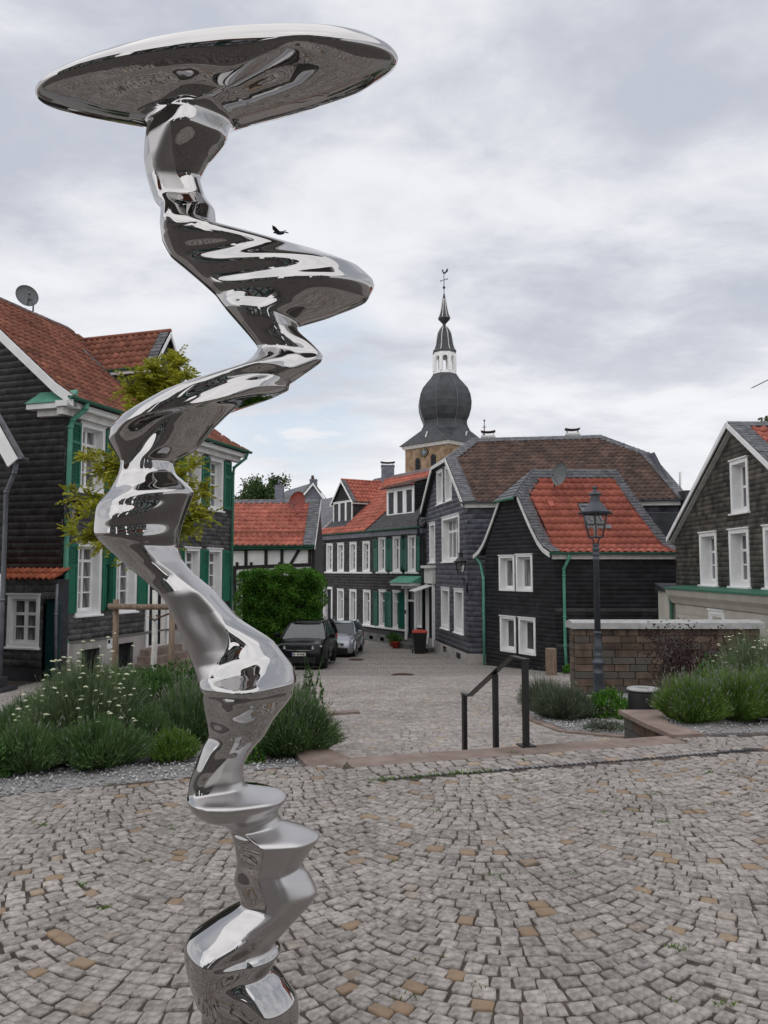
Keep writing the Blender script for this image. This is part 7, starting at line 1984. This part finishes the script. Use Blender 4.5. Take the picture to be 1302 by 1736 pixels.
# ================================================================== LITTER BIN, BOLLARD, HANDRAIL
xb, yb = at_px(1085, 11.0), 11.0; zb0, zb1 = T(0, 11) + .05, P(1085, 1170, 11).z
bn = thing('litter_bin', 'round black litter bin with pale ring lid behind the planter slab', 'litter bin', (xb, yb, zb0))
q = MB(); q.lathe([(.20, zb0), (.215, zb0 + .03), (.215, zb1 - .03), (.20, zb1)], (xb, yb, 0), 28); part('body', q, M['plastic_black'], bn)
q = MB(); q.lathe([(.225, zb1 + .002), (.235, zb1 + .012), (.225, zb1 + .03), (.10, zb1 + .04), (.095, zb1 + .02), (.095, zb1 - .0)], (xb, yb, 0), 28, capb=False, capt=False); part('lid_ring', q, M['cap'], bn)
q = MB(); q.lathe([(.095, zb1 + .006), (.001, zb1 + .004)], (xb, yb, 0), 20); part('opening', q, M['ink'], bn)
q = MB(); q.obox((xb - .0, yb - .222, zb1 - .11), (.09, .012, 0), (0, .02, 0), (0, 0, .035)); part('handle_slot', q, M['ink'], bn)

pb_ = P(931, 1150, 24.0); zq = T(0, 24)
bo = thing('wooden_bollard', 'square weathered wooden bollard in front of the small black house', 'bollard', (at_px(931, 24), 24, zq))
q = MB(); q.cbox(at_px(931, 24) - .15, at_px(931, 24) + .15, 23.86, 24.14, zq - .1, P(931, 1099, 24).z, .025); part('post', q, M['wood'], bo)

hr = thing('handrail', 'black steel handrail with three posts going down the steps', 'handrail', (1.32, 7.36, .012))
rp, mp2, lp2 = e3(1.742, .005, 0), e3(1.76, .72, 0), e3(1.76, 1.56, 0)
dirr = (lp2 - rp); dirr.normalize(); side_ = Vector((-dirr.y, dirr.x, 0))
ztop, zmid, zlow = .80, .58, .245
def post(p, z0, z1, w_=.022):
    q = MB(); q.obox(p - side_ * .045 * .5 - dirr * .03 + Vector((0, 0, z0)), side_ * .045, dirr * .06, (0, 0, z1 - z0)); part('post', q, M['black_metal'], hr)
post(rp, .012, ztop); post(mp2, -.33, zmid); post(lp2, -.5, zlow)
q = MB()
def seg(a, b):
    d = b - a; nrm_ = side_.cross(d).normalized(); q.obox(a - side_ * .033, side_ * .066, d, nrm_ * (.014 if nrm_.z > 0 else -.014))
k0, k1 = rp + dirr * .28, lp2 - dirr * .16
seg(Vector((rp.x, rp.y, ztop)) - dirr * .035, Vector((k0.x, k0.y, ztop))); seg(Vector((k0.x, k0.y, ztop)), Vector((k1.x, k1.y, zlow))); seg(Vector((k1.x, k1.y, zlow)), Vector((lp2.x, lp2.y, zlow)) + dirr * .035); part('rail', q, M['black_metal'], hr)
q = MB(); q.obox(rp - side_ * .07 - dirr * .07 + Vector((0, 0, .013)), side_ * .14, dirr * .14, (0, 0, .012)); part('base_plate', q, M['black_metal'], hr)

# pots and wheeled bin by the doors
i = 0
for (u, w_, col, hh_) in ((9.35, .55, 'pot', .42), (10.35, 1.0, 'bin_red', .36)):
    p = ft.pt(u, T(0, 41), w_); t = thing('plant_pot', ['terracotta flower pot with trailing plant left of the green-canopied door', 'red flower pot in front of the green-canopied door'][i], 'plant pot', tuple(p))
    q = MB(); q.lathe([(.15, p.z), (.23, p.z + hh_ * .85), (.26, p.z + hh_ * .86), (.26, p.z + hh_), (.2, p.z + hh_), (.02, p.z + hh_ - .04)], (p.x, p.y, 0), 16); part('pot', q, M[col], t)
    n = 500; v = unit(RNG.normal(size=(n, 3))); v[:, 2] = np.abs(v[:, 2]); cpos = np.array((p.x, p.y, p.z + hh_)) + v * RNG.uniform(.2, 1, (n, 1)) * np.array([.42, .42, .38]); V, F = leaf_quads(cpos, v + RNG.normal(0, .5, (n, 3)), .12, .05)
    link('plant', np_mesh('plant', V - np.array(tuple(p)), F, M['bush']), t); i += 1
p = fg.pt(2.75, 0, .9); zq = T(0, p.y); wb = thing('wheeled_bin', 'black wheeled refuse bin with red lid beside the blue-grey house door', 'refuse bin', (p.x, p.y, zq))
q = MB(); ring = lambda s, z: [(p.x + sx * s, p.y + sy * s, z) for sx, sy in ((-1, -1), (1, -1), (1, 1), (-1, 1))]
q.add(ring(.25, zq + .04) + ring(.33, zq + .98), [(0, 1, 5, 4), (1, 2, 6, 5), (2, 3, 7, 6), (3, 0, 4, 7), (3, 2, 1, 0)]); part('body', q, M['plastic_black'], wb)
q = MB(); q.add(ring(.36, zq + .985) + ring(.35, zq + 1.05) + ring(.22, zq + 1.10), [(0, 1, 5, 4), (1, 2, 6, 5), (2, 3, 7, 6), (3, 0, 4, 7), (4, 5, 9, 8), (5, 6, 10, 9), (6, 7, 11, 10), (7, 4, 8, 11), (8, 9, 10, 11), (3, 2, 1, 0)]); part('lid', q, M['bin_red'], wb)
for s in (-1, 1):
    q = MB(); q.tube([(p.x + s * .30, p.y + .2, zq + .1), (p.x + s * .35, p.y + .2, zq + .1)], .1, 14); part('wheel', q, M['rubber'], wb)

# ================================================================== CARS
def loft(secs, mi=0):
    m = MB(); n = len(secs[0]); vs = [p for s in secs for p in s]; fs = []
    for i in range(len(secs) - 1):
        for j in range(n - 1): fs.append((i * n + j, i * n + j + 1, (i + 1) * n + j + 1, (i + 1) * n + j))
    fs.append(tuple(range(n - 1, -1, -1))); fs.append(tuple((len(secs) - 1) * n + j for j in range(n)))
    m.add(vs, fs, mi, True); return m
def car(name, label, loc, rz, sp):
    t = thing(name, label, 'car', loc, rz)
    def add(n, mb, m, par=t): o = link(n, mb.mesh(n, M[m]), par); return o
    W, H = sp['W'] / 2, sp['H']; secs = []
    for (y, w_, zb, zm, zt, crown) in sp['body']:
        pts = []
        for (fx, z) in ((-.88, zb), (-.97, zb + (zm - zb) * .25), (-1.0, zb + (zm - zb) * .7), (-.985, zm), (-.93, zm + (zt - zm) * .7), (-.80, zt), (-.4, zt + crown * .75), (0, zt + crown), (.4, zt + crown * .75), (.80, zt), (.93, zm + (zt - zm) * .7), (.985, zm), (1.0, zb + (zm - zb) * .7), (.97, zb + (zm - zb) * .25), (.88, zb)):
            pts.append((fx * w_, y, z))
        secs.append(pts)
    bd = add('body', loft(secs), sp['paint'])
    # underside
    u = MB(); u.box(-W * .85, W * .85, sp['body'][0][0] + .25, sp['body'][-1][0] - .25, .18, .42); add('underbody', u, 'plastic_black')
    # cabin: roof shell, pillars, glass
    b0, b1, r0, r1, zb, zr, wb_, wr = sp['cab']          # y of screen base, rear base, roof front, roof rear
    corners = lambda y0, y1, w_, z: [Vector((-w_, y0, z)), Vector((w_, y0, z)), Vector((w_, y1, z)), Vector((-w_, y1, z))]
    lo = corners(b0, b1, wb_, zb); hi = corners(r0, r1, wr, zr)
    rf = loft([[(-wr * .99, r0 - .03, zr - .04), (-wr * .7, r0 - .06, zr + .0), (0, r0 - .07, zr + .015), (wr * .7, r0 - .06, zr), (wr * .99, r0 - .03, zr - .04), (0, r0, zr - .07)],
               [(-wr * 1.02, (r0 + r1) / 2, zr - .02), (-wr * .72, (r0 + r1) / 2, zr + .035), (0, (r0 + r1) / 2, zr + .05), (wr * .72, (r0 + r1) / 2, zr + .035), (wr * 1.02, (r0 + r1) / 2, zr - .02), (0, (r0 + r1) / 2, zr - .05)],
               [(-wr * .98, r1 + .05, zr - .05), (-wr * .7, r1 + .06, zr - .01), (0, r1 + .07, zr), (wr * .7, r1 + .06, zr - .01), (wr * .98, r1 + .05, zr - .05), (0, r1, zr - .08)]]); add('roof', rf, sp['paint'])
    for i, nm in ((0, 'front_pillar'), (1, 'front_pillar'), (2, 'rear_pillar'), (3, 'rear_pillar')):
        q = MB(); q.tube([lo[i], lo[i].lerp(hi[i], .5) + Vector((.02 if lo[i].x > 0 else -.02, 0, .01)), hi[i]], .045 if i < 2 else .08, 8); add(nm, q, sp['paint'])
    def glass(nm, a, b, c, d):
        q = MB(); m_ = (a + b) / 2; q.quad(a, b, c, d); return add(nm, q, 'car_glass')
    glass('windscreen', lo[0], lo[1], hi[1], hi[0]); glass('rear_window', lo[2], lo[3], hi[3], hi[2])
    for s in (0, 1):
        a, d = (lo[1], lo[2]) if s == 0 else (lo[0], lo[3]); e, f = (hi[1], hi[2]) if s == 0 else (hi[0], hi[3])
        for (f0, f1) in ((0, .47), (.50, 1.0)):
            p = [a.lerp(d, f0), a.lerp(d, f1), e.lerp(f, f1), e.lerp(f, f0)]; glass('side_window', *(p if s == 0 else p[::-1]))
        q = MB(); q.tube([a.lerp(d, .485), e.lerp(f, .485)], .03, 6); add('door_pillar', q, 'plastic_black')
    # wheels
    for y in sp['axles']:
        for s in (-1, 1):
            r = sp['wr']; q = MB(); x0_ = s * (W - .22); x1_ = s * (W - .005)
            prof = [(r * .62, x0_), (r * .95, x0_), (r, x0_ + s * .03), (r, x1_ - s * .03), (r * .95, x1_), (r * .66, x1_ - s * .005)]
            n = 28; vs = []; fs = []
            for (rr, x) in prof:
                for k in range(n): a = 2 * math.pi * k / n; vs.append((x, y + rr * math.cos(a), r + rr * math.sin(a)))
            for i in range(len(prof) - 1):
                for k in range(n): fs.append((i * n + k, i * n + (k + 1) % n, (i + 1) * n + (k + 1) % n, (i + 1) * n + k))
            q.add(vs, fs, 0, True); wh = add('wheel', q, 'rubber')
            q = MB(); xr = x1_ - s * .035
            q.prism([(xr, y + r * .66 * math.cos(2 * math.pi * k / 24), r + r * .66 * math.sin(2 * math.pi * k / 24)) for k in range(24)], (-s * .02, 0, 0)); link('rim_back', q.mesh('rim_back', M['rubber']), wh)
            q = MB()
            for k in range(10):
                a = 2 * math.pi * k / 10; q.tube([(xr + s * .02, y + .03 * math.cos(a), r + .03 * math.sin(a)), (xr + s * .012, y + r * .63 * math.cos(a), r + r * .63 * math.sin(a))], .016, 5)
            q.tube([(xr + s * .012, y + r * .63 * math.cos(2 * math.pi * k / 20), r + r * .63 * math.sin(2 * math.pi * k / 20)) for k in range(21)], .018, 5); q.tube([(xr, y, r), (xr + s * .03, y, r)], .05, 10)
            link('rim', q.mesh('rim', M[sp['rim']]), wh)
            # wheel arch lip
            q = MB(); q.tube([(s * (W + .0), y + r * 1.2 * math.cos(math.pi * k / 12), r * .98 + r * 1.2 * math.sin(math.pi * k / 12)) for k in range(13)], .045, 6); add('wheel_arch', q, sp['arch'])
            q = MB(); q.prism([(s * (W - .012), y + r * 1.17 * math.cos(math.pi * k / 12), r * .98 + r * 1.17 * math.sin(math.pi * k / 12)) for k in range(13)], (s * .018, 0, 0)); add('arch_liner', q, 'ink')
    for s in (-1, 1):
        q = MB(); q.tube([(s * (W - .08), b0 + .28, zb + .06), (s * (W + .05), b0 + .26, zb + .09)], .025, 6); q.cbox(min(s * (W + .02), s * (W + .22)), max(s * (W + .02), s * (W + .22)), b0 + .18, b0 + .32, zb + .03, zb + .20, .03); add('mirror', q, sp['mirror'])
        q = MB(); yf = sp['body'][0][0]
        q.prism([(s * p[0], yf + p[1], p[2]) for p in sp['lamp']], (0, .06, 0)); add('headlight', q, 'headlight')
        q = MB(); q.tube([(s * (W - .005), (b0 + b1) / 2 + .35, zb - .14), (s * (W + .02), (b0 + b1) / 2 + .45, zb - .14), (s * (W + .02), (b0 + b1) / 2 + .6, zb - .14)], .015, 6); add('door_handle', q, sp['paint'])
        q = MB(); q.box(min(s * (W - .16), s * (W - .03)), max(s * (W - .16), s * (W - .03)), sp['body'][-1][0] - .2, sp['body'][-1][0] - .06, zb - .3, zb - .05); add('tail_light', q, 'bin_red')
    yf = sp['body'][0][0]
    g = sp['grille']; q = MB(); q.box(-g[0], g[0], yf - .012, yf + .05, g[1], g[2]); gl = add('grille', q, 'plastic_black')
    if sp.get('slots'):
        for k in range(7):
            x = -g[0] * .86 + g[0] * 1.72 * k / 6; q = MB(); q.tube([(x - .045, yf - .018, g[1] + .02), (x - .045, yf - .018, g[2] - .02), (x + .045, yf - .018, g[2] - .02), (x + .045, yf - .018, g[1] + .02), (x - .045, yf - .018, g[1] + .02)], .008, 5); link('grille_slot', q.mesh('grille_slot', M['rim_dark']), gl)
        q = MB(); q.tube([(-g[0], yf - .014, g[1] - .02), (g[0], yf - .014, g[1] - .02)], .012, 6); link('trim', q.mesh('trim', M['rim']), gl)
    q = MB(); a = sp['intake']; q.box(-a[0], a[0], yf - .02 + a[3], yf + .08, a[1], a[2]); add('lower_intake', q, 'plastic_black')
    q = MB(); q.cbox(-W * .8, W * .8, yf + .0, yf + .3, .17, .24, .02); add('skid_plate', q, 'rim_dark' if sp['paint'] == 'car_black' else 'plastic_black')
    q = MB(); pz_ = sp['plate']; q.box(-.26, .26, yf - .05, yf - .022, pz_, pz_ + .115); pl = add('number_plate', q, 'plate')
    q = MB(); q.box(-.26, -.215, yf - .053, yf - .0505, pz_, pz_ + .115); link('plate_band', q.mesh('plate_band', M['plate_blue']), pl)
    q = MB()
    for x in (-.19, -.14, -.03, .02, .09, .14, .19): q.box(x - .016, x + .016, yf - .053, yf - .0505, pz_ + .025, pz_ + .09)
    link('plate_marks', q.mesh('plate_marks', M['ink']), pl)
    for s in (-1, 1):
        q = MB(); q.box(min(s * .12, s * .62), max(s * .12, s * .62), b0 - .06, b0 - .03, zb + .0, zb + .02); add('wiper', q, 'plastic_black')
    return t
suv = dict(W=1.86, H=1.68, paint='car_black', arch='plastic_black', mirror='car_black', rim='rim_dark', wr=.37, axles=(-1.42, 1.32), slots=True, plate=.60,
           body=[(-2.30, .80, .30, .62, .96, .01), (-2.24, .88, .26, .66, 1.0, .02), (-2.0, .92, .24, .72, 1.03, .04), (-1.3, .93, .24, .80, 1.08, .05), (-1.0, .93, .24, .86, 1.12, .03), (0, .93, .24, .90, 1.14, .0), (1.6, .93, .24, .92, 1.16, 0), (2.15, .90, .28, .86, 1.12, 0), (2.28, .84, .36, .76, 1.02, 0)],
           cab=(-1.12, 2.15, -.30, 1.75, 1.10, 1.64, .86, .66), lamp=[(.47, -.02, .84), (.80, .05, .86), (.84, .08, .97), (.50, -.01, .955)], grille=(.46, .82, .96), intake=(.6, .36, .55, 0))
hat = dict(W=1.70, H=1.48, paint='car_silver', arch='car_silver', mirror='car_silver', rim='rim', wr=.31, axles=(-1.28, 1.22), plate=.50,
           body=[(-1.97, .62, .28, .50, .66, .01), (-1.88, .76, .22, .54, .74, .02), (-1.65, .83, .20, .60, .82, .04), (-1.15, .85, .2, .70, .93, .05), (-.8, .85, .2, .78, .98, .03), (.2, .85, .2, .82, 1.0, 0), (1.5, .85, .2, .84, 1.02, 0), (1.85, .81, .26, .76, .98, 0), (1.96, .74, .34, .66, .88, 0)],
           cab=(-.98, 1.8, -.05, 1.35, .96, 1.45, .78, .56), lamp=[(.42, .0, .60), (.74, .12, .62), (.80, .30, .84), (.62, .12, .76)], grille=(.40, .58, .66), intake=(.58, .26, .46, 0))
# front ends point towards the camera
ys = 30.4; xs_ = at_px(511, 28.2)
car('parked_car', 'black off-road style car parked in front of the hedge, facing the square', (xs_ + .06, ys, T(0, ys) + .02), rad(-3.0), suv)
ys = 36.3; car('parked_car', 'silver small hatchback parked behind the black car', (at_px(571, 34.4) + .12, ys, T(0, ys) + .02), rad(-5.5), hat)
# green-lidded bin behind the cars
# ================================================================== BIRD
bp_ = P(474, 395, 20); bd_ = thing('bird', 'small dark bird flying in the cloudy sky beside the steel column', 'bird', tuple(bp_))
q = MB(); n = 10
sp_ = [(-.17, .004), (-.14, .028), (-.08, .045), (0, .052), (.08, .04), (.13, .024), (.16, .028), (.19, .022), (.215, .004)]
ax_ = Vector((-.75, .4, .15)).normalized()
q.tube([bp_ + ax_ * a + Vector((0, 0, .02 if a > .12 else 0)) for a, r in sp_], [r for a, r in sp_], 10); part('body', q, M['ink'], bd_)
sd_ = ax_.cross(Vector((0, 0, 1))).normalized()
for s, up in ((1, .75), (-1, .45)):
    q = MB(); a = bp_ + ax_ * .09 + sd_ * s * .02; dirw = (sd_ * s * .9 + Vector((.35 if s > 0 else -.1, 0, up))).normalized()
    q.prism([a, a + dirw * .13 + ax_ * .03, a + dirw * .27 - ax_ * .06, a + dirw * .22 - ax_ * .12, a + dirw * .10 - ax_ * .14, a - ax_ * .15], dirw.cross(ax_).normalized() * .008); part('wing', q, M['ink'], bd_)
q = MB(); q.prism([bp_ - ax_ * .14, bp_ - ax_ * .27 + sd_ * .05, bp_ - ax_ * .28, bp_ - ax_ * .27 - sd_ * .05], (0, 0, .008)); part('tail', q, M['ink'], bd_)

# ================================================================== ADDED HOUSES BEHIND THE VIEWER (unseen copies that darken the steel's reflections)
for (x, y, z, rz, lab) in ((9.5, -9.0, .0, 107.3, 'slate house behind the square, seen only mirrored in the steel, right'),
                           (.2, -12.0, .0, 110, 'slate house behind the square, seen only mirrored in the steel, middle'),
                           (-8.5, -8.5, .0, 80, 'slate house behind the square, seen only mirrored in the steel, left')):
    o = copy_tree(hA); o.location = (x, y, z); o.rotation_euler = (0, 0, rad(rz)); o['label'] = lab; o['group'] = 'added houses behind the square'
